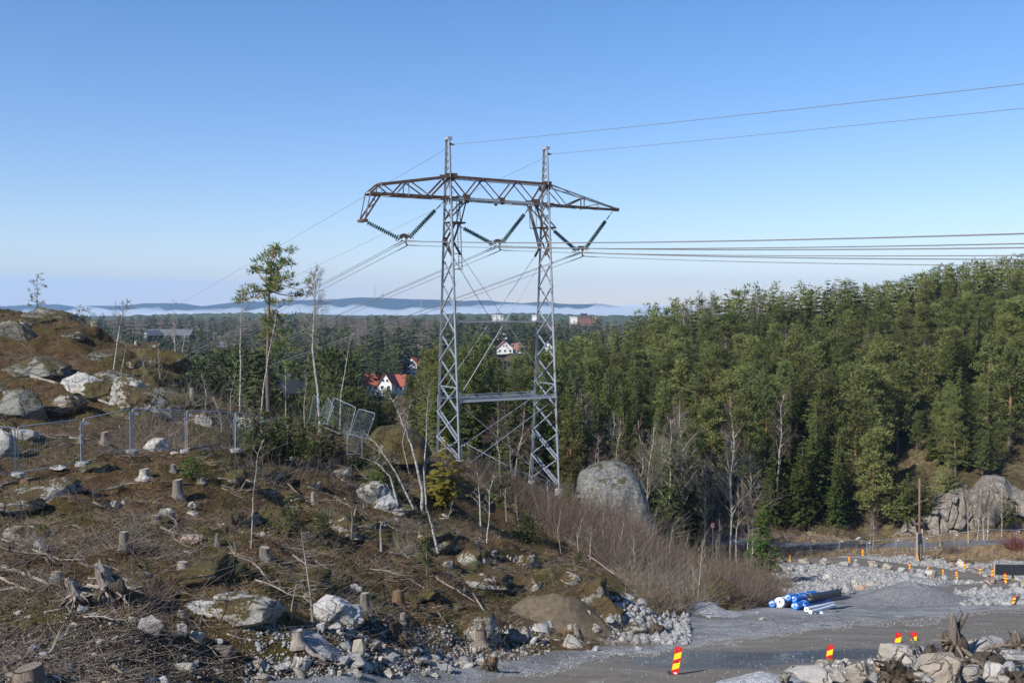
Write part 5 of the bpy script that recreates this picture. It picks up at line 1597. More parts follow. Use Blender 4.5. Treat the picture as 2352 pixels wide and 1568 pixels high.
for X, Y, w, h, m, lab in [
    (595, 1065, 105, 110, 'pale_rock', 'upright white block, leftmost of three below the bright white rock'), (725, 1068, 145, 100, 'pale_rock', 'white wedge, middle of three below the bright white rock'),
    (850, 1100, 92, 92, 'grey_rock', 'grey triangular block, rightmost of three below the bright white rock'), (945, 1255, 135, 185, 'tan_rock', 'tall pale slab standing above the rubble at the slope foot'),
    (1165, 1255, 115, 90, 'tan_rock', 'tan broken block right of the tall pale slab'), (405, 1412, 205, 160, 'pale_rock', 'largest white round boulder at the slope foot near the curved root'),
    (795, 1368, 165, 85, 'grey_rock', 'long pale block at the slope foot left of the tall slab'), (900, 1335, 155, 85, 'grey_rock', 'grey block resting against the foot of the tall slab'),
    (1000, 1412, 165, 115, 'pale_rock', 'white square block in the middle of the slope foot rubble'), (860, 1468, 95, 65, 'tan_rock', 'tan block behind the front grey block in the rubble'),
    (935, 1485, 145, 125, 'grey_rock', 'front grey faceted block in the slope foot rubble'), (1210, 1488, 105, 105, 'pale_rock', 'white pyramid block right of the front grey block'),
    (1240, 1335, 165, 95, 'grey_rock', 'grey white stone row right of the tall pale slab'), (1730, 1442, 155, 85, 'grey_rock', 'flat pale block by the road edge below the stumps'),
    (1935, 1362, 135, 75, 'grey_rock', 'flat wedge stone left of the orange split stump'), (2070, 1372, 85, 85, 'tan_rock', 'tan stone against the orange split stump'),
    (1990, 1268, 72, 68, 'pale_rock', 'white stone above the flat wedge stone'), (1680, 1292, 95, 65, 'grey_rock', 'pale stone on the soil left of the upturned roots'),
    (700, 1457, 85, 55, 'pale_rock', 'pale stone left of the tan block in the rubble'), (770, 1482, 65, 65, 'tan_rock', 'brownish upright stone left of the front grey block'),
    (680, 1367, 58, 42, 'pale_rock', 'small white stone left of the long pale block'), (290, 1352, 105, 55, 'grey_rock', 'speckled grey stone above the largest round boulder'),
    (100, 1352, 62, 52, 'pale_rock', 'white stone at the left end of the rubble'), (30, 1218, 95, 75, 'grey_rock', 'grey boulder beside the dead trunk left of the rubble'),
    (150, 1032, 85, 45, 'grey_rock', 'pale flat stone below the shadowed outcrop end'), (1160, 1122, 52, 62, 'pale_rock', 'small white upright stone right of the three white blocks'),
    (1085, 1097, 52, 42, 'grey_rock', 'small grey stone right of the three white blocks'), (1500, 1152, 62, 42, 'grey_rock', 'small grey stone on the soil slope'),
    (1550, 1480, 90, 70, 'grey_rock', 'grey stone half buried right of the white pyramid block'), (1640, 1500, 80, 50, 'pale_rock', 'pale stone at the road edge right of the pyramid block'),
    (1370, 1360, 70, 60, 'grey_rock', 'grey shaded stone in the rubble behind the pyramid block'), (1110, 1480, 60, 40, 'tan_rock', 'tan stone between the front grey block and the pyramid block'),
]: rock(*c2(X, Y), w / 4, h / 4, m, lab, 'a', 'boulder')
for X, Y, w, h, m, lab, cl in [
    (340, 448, 120, 66, 'tan_rock', 'tan cone shaped boulder, first from the spruce in the row along the far road', 'a'), (528, 457, 104, 64, 'grey_rock', 'grey rounded boulder, second from the spruce along the far road', 'b'),
    (705, 476, 108, 54, 'grey_rock', 'low grey boulder in front of a marker board along the far road', 'b'), (817, 470, 68, 74, 'grey_rock', 'upright grey block right of the low grey boulder by the far road', 'a'),
    (970, 480, 124, 84, 'tan_rock', 'large pale block, biggest in the row along the far road', 'a'), (1100, 505, 114, 74, 'tan_rock', 'tan rounded boulder right of the biggest block in the road row', 'b'),
    (1240, 532, 92, 52, 'grey_rock', 'pale low boulder right of the tan rounded boulder', 'a'), (1322, 540, 68, 64, 'grey_rock', 'squarish boulder at the foot of a marker board in the boulder row', 'a'),
    (1400, 550, 92, 54, 'grey_rock', 'grey boulder between two marker boards in the boulder row', 'a'), (1505, 560, 124, 66, 'pale_rock', 'pale cracked boulder near the right end of the boulder row', 'a'),
    (1625, 600, 84, 54, 'grey_rock', 'grey boulder, last at the right end of the boulder row', 'a'), (1530, 602, 114, 48, 'pink_rock', 'pinkish flat boulder below the right end of the boulder row', 'a'),
    (737, 706, 114, 112, 'grey_rock', 'big pale square block right of the black roll end', 'a'), (640, 692, 84, 66, 'grey_rock', 'grey block behind the black roll end', 'a'), (570, 697, 94, 54, 'grey_rock', 'low pale block above the black roll', 'a'),
    (955, 662, 124, 60, 'grey_rock', 'long pale block behind the dark gravel heap', 'a'), (862, 692, 124, 50, 'pink_rock', 'tan flat stone between the square block and the dark gravel heap', 'a'), (800, 662, 84, 84, 'tan_rock', 'tan tilted slab behind the big square block', 'a'),
    (900, 640, 70, 40, 'grey_rock', 'dark gapped stone above the long pale block', 'a'), (2000, 572, 94, 54, 'grey_rock', 'pale squared stone left of the black gridded panel', 'a'), (2070, 637, 144, 66, 'pink_rock', 'wide pinkish boulder topping the stone heap below the black panel', 'a'),
    (2270, 672, 114, 54, 'tan_rock', 'tan slab below the black gridded panel', 'a'), (2343, 652, 64, 94, 'tan_rock', 'upright tan stone cut by the right picture edge', 'a'), (1755, 767, 74, 70, 'pale_rock', 'white sunlit face of a boulder at the right foot of the dark gravel heap', 'a'),
    (1808, 792, 104, 66, 'pink_rock', 'brown veined boulder beside the white sunlit boulder', 'a'), (2240, 792, 164, 124, 'grey_rock', 'large grey boulder behind the tilted marker board at the right', 'a'), (2305, 747, 124, 114, 'grey_rock', 'tall pale boulder right of the manhole lid', 'a'),
    (1490, 442, 104, 50, 'tan_rock', 'tan stone at the far side of the far road', 'a'), (1560, 467, 94, 44, 'grey_rock', 'grey stone right of the tan stone beyond the far road', 'a'), (1720, 487, 114, 54, 'pink_rock', 'pinkish stone beyond the far road left of a marker board', 'a'),
    (2310, 612, 84, 54, 'pale_rock', 'pale stone below the right end of the black panel', 'a'), (2120, 602, 84, 50, 'grey_rock', 'grey stone in front of the black panel', 'a'), (190, 532, 150, 64, 'tan_rock', 'overhanging tan block in the rubble beside the bright spruce', 'a'),
    (330, 542, 84, 60, 'grey_rock', 'grey block right of the overhanging tan block', 'a'), (90, 540, 120, 60, 'grey_rock', 'pale block behind the bright spruce', 'a'), (1850, 545, 70, 40, 'grey_rock', 'small grey block under the dead branches beyond the road', 'a'),
    (1920, 800, 90, 70, 'grey_rock', 'pale angular block at the foot of the right stone heap', 'a'), (1990, 760, 80, 60, 'pale_rock', 'white angular block on the right stone heap', 'a'), (2090, 720, 80, 60, 'grey_rock', 'grey angular block on the right stone heap', 'a'),
    (2010, 690, 90, 60, 'grey_rock', 'grey slab on top of the right stone heap', 'a'), (1900, 720, 80, 60, 'pale_rock', 'pale block on the left flank of the right stone heap', 'a'),
]: rock(*c4(X, Y), w / 4, h / 4, m, lab, cl, 'boulder')
# the bank of blasted rock in the right foreground
PILE = [
    (240, 1446, 170, 120, 'grey_rock', 'speckled grey rounded rock, leftmost of the foreground rock bank', 30.5), (420, 1508, 430, 150, 'pale_rock', 'long flat white slab in the foreground rock bank', 28.2),
    (515, 1404, 160, 100, 'tan_rock', 'brown rock under the half hidden marker board', 31.2), (665, 1436, 190, 150, 'pale_rock', 'white angular rock right of the brown rock in the foreground bank', 29.8),
    (835, 1462, 230, 230, 'tan_rock', 'tan pyramid shaped rock in the foreground bank', 28.6), (722, 1384, 120, 90, 'tan_rock', 'small brown rock behind the white angular rock', 31.4),
    (1205, 1330, 350, 215, 'tan_rock', 'large tan rock with flat sunny top below two marker boards', 30.8), (1312, 1350, 230, 180, 'pale_rock', 'white striped rock leaning on the large tan rock', 29.9),
    (1075, 1424, 190, 130, 'pink_rock', 'brown tinged rock below the large tan rock', 29.0), (1620, 1448, 480, 280, 'tan_rock', 'biggest pyramid shaped rock in the middle of the foreground bank', 28.0),
    (1755, 1315, 210, 170, 'pale_rock', 'white speckled rock behind the biggest pyramid rock', 30.6), (1950, 1265, 340, 190, 'tan_rock', 'wide tan rock right of the upturned root in the foreground bank', 31.6),
    (2070, 1215, 230, 125, 'grey_rock', 'pale rock topping the right end of the foreground bank', 33.0), (2112, 1474, 240, 175, 'pale_rock', 'white fractured rock at the lower right of the foreground bank', 27.8),
    (1885, 1480, 210, 150, 'grey_rock', 'grey rock between the biggest pyramid rock and the white fractured rock', 27.8), (2265, 1335, 260, 110, 'pale_rock', 'pale splintered slab at the right picture edge', 29.5),
    (2240, 1425, 160, 95, 'grey_rock', 'grey rock under the splintered slab at the right picture edge', 28.6), (1290, 1460, 170, 85, 'grey_rock', 'small grey rock above the dark roots in the foreground bank', 28.6),
    (985, 1505, 130, 110, 'grey_rock', 'grey block at the bottom picture edge left of the dark roots', 27.6), (905, 1440, 90, 60, 'tan_rock', 'small tan block right of the tan pyramid rock', 29.6),
    (1400, 1515, 130, 90, 'tan_rock', 'yellowish block right of the dark roots at the bottom edge', 27.4), (655, 1525, 170, 70, 'tan_rock', 'tan low rock at the bottom edge under the tan pyramid rock', 27.6),
    (970, 1370, 110, 50, 'pale_rock', 'pale low rock beside the thin dead branch', 31.0), (1860, 1390, 160, 90, 'pale_rock', 'pale rock right of the white speckled rock', 29.4), (2090, 1380, 190, 80, 'grey_rock', 'grey slab under the brown roots at the right', 29.6),
    (1480, 1530, 120, 60, 'grey_rock', 'grey low rock at the bottom edge before the biggest pyramid rock', 27.0), (1420, 1280, 120, 80, 'grey_rock', 'grey rock in front of the dark root mass', 31.4), (2180, 1540, 150, 70, 'tan_rock', 'tan rock at the bottom edge in the right corner', 27.2),
    (2325, 1230, 110, 80, 'tan_rock', 'tan rock at the right picture edge behind the brown roots', 31.8), (140, 1520, 150, 80, 'grey_rock', 'grey rock at the bottom edge left of the long white slab', 28.4),
]
for X, Y, w, h, m, lab, d in PILE: rock(*c4(X, Y), w / 4, h / 4, m, lab, 'a', 'boulder', 'rocks of the foreground bank', d, .9)
g = np.random.default_rng(3)
for k in range(75):      # smaller pieces filling the bank
    px, py = g.uniform(1800, 2400), g.uniform(1482, 1610)
    if py < 1568 - (px - 1790) * .23 and px < 2080: continue
    d = 31.5 - (py - 1480) / 130 * 4.6
    s = g.uniform(12, 40)
    rock(px, py + 8, s * g.uniform(.9, 1.6), s, ['grey_rock', 'tan_rock', 'pale_rock'][k % 3], 'smaller angular rock wedged between the big rocks of the foreground bank', 's', 'stone', 'small rocks of the foreground bank', d + .3, .9)
def field(n, zset, seed, lo, hi, mats, label, group, box=None, dlim=None, flat=.7, name='stone', fn=None):
    q = scatter(n, zset, seed, box, dlim, fn); gg = np.random.default_rng(seed)
    for k, p in enumerate(q):
        s = lo + (hi - lo) * gg.random() ** 2.2
        o = link(name, rock_var(mats[k % len(mats)], k % 9, 's'), None, (p[0], p[1], p[2] + s * .15), (gg.normal(0, .3), gg.normal(0, .3), gg.uniform(0, 6.28)), (s * gg.uniform(.8, 1.5), s, s * flat * gg.uniform(.6, 1.1)))
        tag(o, label, 'stone', group)
field(60, ['soil'], 41, .07, .34, ['grey_rock', 'pale_rock', 'tan_rock'], 'pale broken stone lying in the dark soil at the slope foot', 'stones in the dark soil', (560, 1200, 1450, 1580))
field(30, ['soil'], 42, .05, .2, ['pale_rock', 'tan_rock', 'grey_rock'], 'small stone in the dark soil of the left foreground', 'stones in the left foreground', (-40, 560, 1390, 1580))
field(30, ['hillside'], 43, .05, .24, ['pale_rock', 'grey_rock'], 'small pale stone lying in the brown heather of the clearing', 'stones on the heather clearing')
field(20, ['hillside'], 44, .15, .6, ['pale_rock', 'grey_rock', 'mossy_rock'], 'broken white stone on the bank below the ridge nose', 'stones below the ridge nose', (1180, 1560, 1380, 1490))
field(45, ['rubble_slope'], 45, .2, .65, ['grey_rock', 'pale_rock', 'grey_rock'], 'grey blasted stone in the pale rubble beside the far road', 'larger stones of the pale rubble')
field(30, ['gravel_yard'], 46, .2, .6, ['grey_rock', 'pale_rock', 'tan_rock'], 'broken stone of the heap around the manhole lid', 'stones of the right heap', (2215, 2380, 1335, 1385))
field(10, ['gravel_yard'], 47, .06, .3, ['grey_rock', 'pale_rock'], 'loose stone lying on the grey gravel yard', 'loose stones on the gravel yard', None, (34, 75))
field(10, ['gravel_yard'], 48, .2, .8, ['grey_rock', 'pale_rock'], 'grey stone beyond the far road', 'stones beyond the far road', (2050, 2390, 1268, 1325), (100, 127))
field(8, ['verge', 'forest_floor'], 49, .3, 1.0, ['mossy_rock', 'grey_rock'], 'mossy stone at the foot of the far forest', 'stones at the far forest edge', (1640, 2400, 1195, 1262), (120, 150))
# loose chippings: nobody could count these
def chips(n, zset, seed, lo, hi, name, mat, label, box=None, dlim=None, sub=1, fn=None):
    q = scatter(n, zset, seed, box, dlim, fn); gg = np.random.default_rng(seed)
    v0, f0 = ico(sub); vs, fs = [], []
    s = lo + (hi - lo) * gg.random(n) ** 2
    V = v0[None] * (1 + gg.normal(0, .22, (n, len(v0), 1)))
    V = V * (s[:, None, None] * gg.uniform(.6, 1.3, (n, 1, 3)))
    a = gg.uniform(0, 6.28, n); c, sn = np.cos(a)[:, None], np.sin(a)[:, None]
    V = np.stack([V[..., 0] * c - V[..., 1] * sn, V[..., 0] * sn + V[..., 1] * c, V[..., 2] * .8], -1) + q[:, None, :] + np.array([0, 0, 1]) * (s * .2)[:, None, None]
    F = f0[None] + (np.arange(n) * len(v0))[:, None, None]
    return stuff(name, np_mesh(name, V.reshape(-1, 3), F.reshape(-1, 3), mat), label, 'gravel')
_i0 = None
v0 = np.array([(1, 0, 0), (-1, 0, 0), (0, 1, 0), (0, -1, 0), (0, 0, 1), (0, 0, -1)], float)
f0 = np.array([(0, 2, 4), (2, 1, 4), (1, 3, 4), (3, 0, 4), (2, 0, 5), (1, 2, 5), (3, 1, 5), (0, 3, 5)])
_ico[1] = (v0, f0)
chips(24000, ['rubble_slope'], 51, .04, .26, 'crushed_stone', MAT['rubble_stone'], 'pale crushed stone covering the bank below the far road')
chips(5000, ['gravel_yard'], 52, .01, .04, 'yard_gravel', MAT['yard_grit'], 'loose grey gravel spread over the yard', None, (26, 80))
chips(5000, ['soil', 'hillside'], 53, .015, .09, 'soil_pebbles', MAT['rubble_stone'], 'pale pebbles scattered over the soil at the slope foot', (560, 1260, 1440, 1590))
chips(5000, ['soil', 'hillside'], 54, .008, .035, 'soil_chips', MAT['tan_rock'], 'tiny pale chips scattered over the dark soil', (-60, 600, 1380, 1590))
chips(2500, ['gravel_yard', 'hillside'], 55, .05, .25, 'shale_rubble', MAT['rubble_stone'], 'white shaly rubble at the foot of the mossy ridge', (1390, 1580, 1375, 1480))
chips(2500, ['gravel_yard'], 56, .08, .4, 'heap_rubble', MAT['rubble_stone'], 'pale broken stone around the manhole lid at the right', (2190, 2390, 1335, 1390))
chips(4000, ['gravel_yard'], 57, .05, .22, 'far_rubble', MAT['rubble_stone'], 'pale rubble strip beyond the far road', (1990, 2390, 1265, 1330), (96, 127))

_ex = [p[0] for p in Z_ROAD[1:8]]; _ey = [p[1] for p in Z_ROAD[1:8]]
chips(6500, ['gravel_yard', 'gravel_road'], 58, .010, .038, 'edge_gravel', MAT['rubble_stone'], 'pale loose gravel thrown up along the road edge', (1140, 2360, 1380, 1575), None, 1, lambda X, Y: np.abs(Y - np.interp(X, _ex, _ey) + 2 + fbm(X / 60, X * 0 + .7, 9, 4) * 26) < 9 + 16 * vnoise(X / 45, Y / 9, 5))
chips(1500, ['gravel_road'], 59, .01, .045, 'road_gravel', MAT['yard_grit'], 'stray gravel on the wet road', None, (28, 70))
# heaps of gravel and dirt
def heap(name, px, py_top, py_base, wpx, d, mat, label, stones=None, seed=1, deep=.8, peak=0.0):
    base = ground(px, py_base) if d is None else P(px, py_base, d)
    d = base.y
    Wd = wpx * d / FPX / 2; H_ = max(.25, P(px, py_top, d).z - hz(base.x, d))
    n, m = 64, 22; vs = []
    for i in range(m + 1):
        r = i / m
        for j in range(n):
            a = 2 * math.pi * j / n
            x, y = base.x + math.cos(a) * r * Wd * 1.25, d + math.sin(a) * r * Wd * deep * 1.25
            k = math.exp(-(r * 1.55) ** 2) * (1 - peak) + max(0, 1 - r * 1.15) * peak
            vs.append((x, y, k))
    v = np.array(vs)
    rr = np.repeat(np.arange(m + 1) / m, n)
    z = np.array([hz(p[0], p[1]) for p in v])
    nz = fbm(v[:, 0] / .9 + seed, v[:, 1] / .9, seed, 4) * .22 * H_ + fbm(v[:, 0] / .25, v[:, 1] / .25, seed + 4, 3) * .05 + fbm(v[:, 0] / .5, v[:, 1] / .5, seed + 8, 4) * .10 * min(1, H_)
    z = z + H_ * v[:, 2] + nz * np.clip(1.05 - rr, 0, 1) - .12 * rr ** 6
    v[:, 2] = z
    ii = np.arange((m + 1) * n).reshape(m + 1, n); jj = np.roll(ii, -1, 1)
    f = np.stack([ii[:-1], ii[1:], jj[1:], jj[:-1]], -1).reshape(-1, 4)
    o = link(name, np_mesh(name, v, f, mat, True))
    return tag(o, label, 'heap')
heap('gravel_heap', 1628, 1383, 1416, 150, 58.5, MAT['gravel_heap_grey'], 'pointed grey gravel cone in front of the mossy boulder', seed=2, peak=.8)
heap('gravel_heap', 2095, 1338, 1382, 260, 74, MAT['gravel_heap_dark'], 'wide dark gravel heap between the rolls and the stone heap', seed=4, deep=.7)
heap('gravel_heap', 1748, 1542, 1574, 190, 32.5, MAT['gravel_heap_pale'], 'small pale gravel heap on the near road edge left of the rock bank', seed=6, peak=.1)
heap('dirt_heap', 1296, 1366, 1478, 200, 46.0, MAT['dirt_heap'], 'brown heap of sandy dirt with stones at the road edge', seed=8, deep=.6, peak=0)
heap('gravel_heap', 730, 1482, 1520, 120, 29.5, MAT['gravel_heap_grey'], 'low grey gravel patch between the boulders at the slope foot', seed=10)
for k, (px, py, s) in enumerate(((1265, 1435, 20), (1310, 1442, 18), (1370, 1440, 24), (1400, 1425, 20), (1250, 1505, 30), (1395, 1487, 20), (1320, 1398, 16), (1350, 1408, 14), (1290, 1400, 12), (1435, 1470, 26), (1345, 1487, 24), (1285, 1480, 36), (1340, 1470, 18))):
    rock(px, py, s * 1.3, s, ['pale_rock', 'tan_rock', 'grey_rock'][k % 3], 'pale stone lying in or below the brown dirt heap', 's', 'stone', 'stones of the dirt heap', 44.6 if py > 1430 else 46)

# the grey cliff beside the far road
def cliff():
    n, m = 260, 100
    us = np.linspace(2040, 2420, n)
    top = np.interp(us, [2040, 2072, 2085, 2100, 2120, 2140, 2152, 2172, 2190, 2215, 2232, 2260, 2290, 2312, 2330, 2352, 2420], [1262, 1238, 1215, 1194, 1205, 1192, 1176, 1166, 1150, 1143, 1160, 1128, 1122, 1126, 1150, 1158, 1150])
    d0 = 137.0
    X = (us - CX) / FPX * d0
    ztop = (HORIZ - top) / FPX * d0
    zb = -33.5
    vs = []
    for i in range(m + 1):
        t = i / m
        if t < .72:
            f = t / .72; z = zb + (ztop - zb) * f; y = d0 + 1.0 * f ** 2.0 + 0 * X
        else:
            f = (t - .72) / .28; z = ztop + .9 * np.sin(f * 1.6) - 1.0 * f * f; y = d0 + 1.0 + 11 * f + 0 * X
        vs.append(np.stack([X * (y / d0), y, z + 0 * X], -1))
    v = np.stack(vs)
    q = v.reshape(-1, 3)
    # blocky joints: offset by voronoi cells, plus relief
    gg = np.random.default_rng(77)
    pts = np.stack([gg.uniform(X[0], X[-1], 90), gg.uniform(-34, -23, 90)], -1)
    dd = (q[:, None, 0] - pts[None, :, 0]) ** 2 + ((q[:, None, 2] - pts[None, :, 1]) * .42) ** 2
    srt = np.sort(dd, 1); cell = np.argmin(dd, 1)
    off = gg.normal(0, .6, 90)[cell] - .5 * np.exp(-((np.sqrt(srt[:, 1]) - np.sqrt(srt[:, 0])) / .10) ** 2) * -1.4
    rel = fbm(q[:, 0] / 3.2, q[:, 2] / 4.5, 90, 5) * .8
    tt = np.repeat(np.arange(m + 1) / m, n)
    fall = np.clip((.95 - tt) / .25, 0.15, 1)
    q[:, 1] += (off * .8 + rel) * fall
    q[:, 2] += fbm(q[:, 0] / 1.5, q[:, 1] / 1.5, 95, 3) * .5 * (tt > .6)
    ii = np.arange((m + 1) * n).reshape(m + 1, n)
    f = np.stack([ii[:-1, :-1], ii[:-1, 1:], ii[1:, 1:], ii[1:, :-1]], -1).reshape(-1, 4)
    o = link('rock_cliff', np_mesh('rock_cliff', q, f, MAT['cliff_rock']))
    tag(o, 'grey blasted rock cliff with vertical joints behind the far road fence', 'cliff')
cliff()
rock(2195, 1100, 60, 30, 'lichen_rock', 'pale rock patch on the slope above the grey cliff', 'o', OUT, None, 152)
rock(2105, 1070, 40, 26, 'lichen_rock', 'pale broken rock above the top of the brown utility pole', 'o', OUT, None, 160)
rock(2240, 1106, 70, 30, 'lichen_rock', 'sunny pale rock shelf above the middle of the grey cliff', 'o', OUT, None, 150)
# ------------------------------------------------------------------ trees, stumps and dead wood of the clearing
def poly_tree(name, pix, d, r0, label, mat_t, mat_c, nb=14, L=1.0, sub=5, tw=3, low=.3, up=.7, seed=0, cat='birch', group=None, dd=0.0):
    g = np.random.default_rng(500 + seed)
    n = len(pix)
    pts = [P(px, py, d + dd * k / n) for k, (px, py) in enumerate(pix)]
    base = pts[0].copy()
    pts[0] = pts[0] + Vector((0, 0, -.25))
    t = thing(name, label, cat, base, None, None, group)
    # finer stem
    P2 = []
    for a, b in zip(pts[:-1], pts[1:]):
        for q in range(3): P2.append(a.lerp(b, q / 3) + Vector(g.normal(0, .012, 3)))
    P2.append(pts[-1])
    N = len(P2) - 1
    tr = MB().tube(P2, [max(.012, r0 * (1 - .88 * k / N)) for k in range(N + 1)], 6, False)
    cr = MB()
    for i in range(nb):
        f = min(.98, low + (1 - low) * (i + g.random()) / nb)
        k = min(N - 1, int(f * N)); b = P2[k].lerp(P2[k + 1], f * N - k)
        ax = (P2[k + 1] - P2[k]).normalized()
        a = g.uniform(0, 6.28)
        dr = (Vector((math.cos(a), math.sin(a), 0)) + ax * up + Vector((0, 0, .25))).normalized()
        l = L * (1.2 - f) * (.6 + .8 * g.random())
        e = b + dr * l; m_ = (b + e) / 2 + Vector(g.normal(0, .06 * l, 3))
        tr.tube([b, m_, e], [max(.007, r0 * .3), .010, .005], 3, False)
        for j in range(sub):
            q = .2 + .8 * g.random(); s0 = b.lerp(m_, q * 2) if q < .5 else m_.lerp(e, q * 2 - 1)
            d2 = (dr + Vector(g.normal(0, .5, 3)) + Vector((0, 0, .1))).normalized(); l2 = l * (.3 + .4 * g.random())
            cr.tube([s0, s0 + d2 * l2], [.007, .003], 3, False)
            for w in range(tw):
                u = s0 + d2 * l2 * (.2 + .8 * g.random())
                cr.tube([u, u + (d2 + Vector(g.normal(0, .6, 3))).normalized() * l2 * .55], [.005, .002], 3, False)
    part('trunk', tr, mat_t, t, True)
    if cr.v: part('crown', cr, mat_c, t)
    return t
BB, BT, GT = MAT['birch_bark'], MAT['birch_twig'], MAT['grey_twig']
poly_tree('birch_tree', [(256, 938), (258, 880), (268, 800), (277, 745), (283, 715), (296, 690)], 59, .075, 'tall thin white birch with a fan of twigs on the left knoll', BB, GT, 16, 1.1, 6, 4, .55, .9, 1)
poly_tree('birch_tree', [(268, 946), (272, 880), (285, 820), (291, 790)], 58.6, .06, 'short crooked white birch beside the tall thin one on the left knoll', BB, GT, 8, .7, 4, 2, .4, .7, 2)
poly_tree('birch_tree', [(404, 884), (403, 820), (401, 760), (398, 692)], 64, .06, 'slender white birch standing where the cables vanish behind the knoll', BB, GT, 14, .9, 5, 3, .4, 1, 3)
poly_tree('birch_tree', [(414, 830), (425, 770), (437, 735)], 65, .035, 'thin leaning sapling touching the slender white birch', BB, GT, 6, .5, 3, 2, .3, .9, 4)
poly_tree('birch_tree', [(551, 940), (553, 860), (552, 780), (555, 710), (556, 655)], 63, .07, 'straight pale birch left of the big lone pine', BB, GT, 18, 1.2, 6, 3, .45, .8, 5)
poly_tree('birch_tree', [(600, 940), (607, 880), (620, 800), (632, 740), (638, 695)], 61, .06, 'white birch leaning right in front of the big lone pine stem', BB, BT, 12, 1.0, 5, 3, .5, .8, 6)
poly_tree('birch_tree', [(735, 985), (730, 900), (718, 800), (722, 720), (724, 660), (722, 622)], 65, .105, 'large white birch with a wide airy crown right of the lone pine', BB, GT, 30, 1.9, 8, 5, .4, .75, 7)
poly_tree('birch_tree', [(780, 985), (784, 900), (796, 830), (804, 780), (812, 765)], 64, .05, 'thin bent birch right of the large white birch', BB, GT, 9, 1.0, 4, 3, .5, .6, 8)
poly_tree('birch_tree', [(700, 975), (698, 930), (704, 880), (700, 850)], 62, .035, 'bushy birch shoots left of the large white birch', BB, BT, 12, .8, 6, 3, .2, 1, 9)
poly_tree('birch_tree', [(657, 970), (656, 900), (655, 840)], 62, .035, 'short grey sapling below the lone pine crown', MAT['aspen_bark'], GT, 10, .6, 5, 3, .2, .8, 10)
poly_tree('birch_tree', [(969, 1163), (970, 1123), (950, 1040), (933, 990), (912, 940), (890, 898)], 53, .10, 'crooked white birch leaning left in front of the tower left leg', BB, GT, 16, 1.3, 5, 3, .5, .5, 11)
poly_tree('birch_tree', [(979, 1166), (974, 1080), (980, 1000), (982, 930), (986, 880)], 53.5, .06, 'slim upright birch right behind the crooked leaning one', BB, GT, 14, 1.0, 5, 3, .4, .7, 12)
poly_tree('birch_tree', [(950, 1157), (910, 1086), (863, 1016), (828, 986)], 52.5, .065, 'long birch pole leaning far left over the tilted slab', BB, GT, 8, .8, 4, 2, .5, .4, 13)
poly_tree('birch_tree', [(914, 1147), (896, 1093), (864, 1061), (826, 1049)], 52, .07, 'bowed birch arching left over the grey rock tongue', BB, GT, 7, .7, 3, 2, .4, .4, 14)
poly_tree('birch_tree', [(940, 1075), (925, 1015), (935, 960), (945, 918)], 54, .035, 'thin twisted birch between the leaning birches', BB, GT, 9, .8, 4, 2, .4, .5, 15)
poly_tree('broken_trunk', [(1006, 1258), (995, 1220), (984, 1180), (976, 1162)], 49, .085, 'broken white birch trunk with peeling bark left of the pale round stump', BB, GT, 0, .1, 0, 0, .3, .4, 16, 'dead trunk')
poly_tree('birch_tree', [(577, 1243), (581, 1170), (585, 1100), (592, 1040), (606, 1010)], 35, .028, 'thin bare white pole of a sapling in the middle of the clearing', BB, GT, 7, .7, 3, 2, .6, .7, 17)
poly_tree('dead_spruce', [(721, 1424), (712, 1350), (700, 1270), (692, 1221)], 30.6, .05, 'dead grey spruce pole with whorls of bare twigs leaning left', MAT['weathered_wood'], MAT['grey_twig'], 26, 1.0, 3, 1, .15, -.1, 18, 'dead tree')
poly_tree('snag', [(664, 1437), (671, 1390), (681, 1340)], 30.2, .045, 'bare grey pole leaning right by the bright white rock', MAT['weathered_wood'], GT, 0, .1, 0, 0, .3, .3, 19, 'dead trunk')
poly_tree('snag', [(876, 1252), (875, 1220), (875, 1194)], 41, .07, 'pale standing dead post on the slope above the pine slash', MAT['weathered_wood'], GT, 0, .1, 0, 0, .3, .3, 20, 'dead trunk')
poly_tree('snag', [(807, 1222), (809, 1195), (809, 1172)], 43, .055, 'thin grey dead post above the heather hump', MAT['dead_wood'], GT, 3, .4, 2, 1, .3, .3, 21, 'dead trunk')
poly_tree('birch_tree', [(1355, 1303), (1356, 1250), (1358, 1211)], 66, .055, 'white sapling alone in front of the reddish brush', BB, GT, 9, .9, 4, 3, .3, .6, 22)
poly_tree('birch_tree', [(1118, 1236), (1124, 1180), (1124, 1130), (1135, 1090)], 56, .04, 'curved sapling right of the yellowish spruce', MAT['aspen_bark'], GT, 12, .9, 5, 3, .3, .6, 23)
poly_tree('birch_tree', [(1104, 1198), (1101, 1140), (1096, 1080)], 57, .05, 'straight thin sapling beside the yellowish spruce', MAT['aspen_bark'], GT, 12, .7, 5, 3, .3, .6, 24)
poly_tree('birch_tree', [(1010, 1180), (1030, 1190), (1040, 1150)], 56, .03, 'small twisted shoot under the yellowish spruce', MAT['aspen_bark'], GT, 6, .5, 4, 2, .3, .6, 25)
poly_tree('birch_tree', [(1600, 1396), (1606, 1340), (1610, 1290), (1616, 1240)], 60, .04, 'clump of grey willow poles left of the moss dome', MAT['aspen_bark'], GT, 12, .9, 4, 3, .3, 1.2, 26, 'willow')
poly_tree('birch_tree', [(1590, 1396), (1594, 1340), (1592, 1300)], 60.5, .035, 'shorter grey willow pole left of the clump', MAT['aspen_bark'], GT, 10, .8, 4, 3, .3, 1.2, 27, 'willow')
g = np.random.default_rng(8)
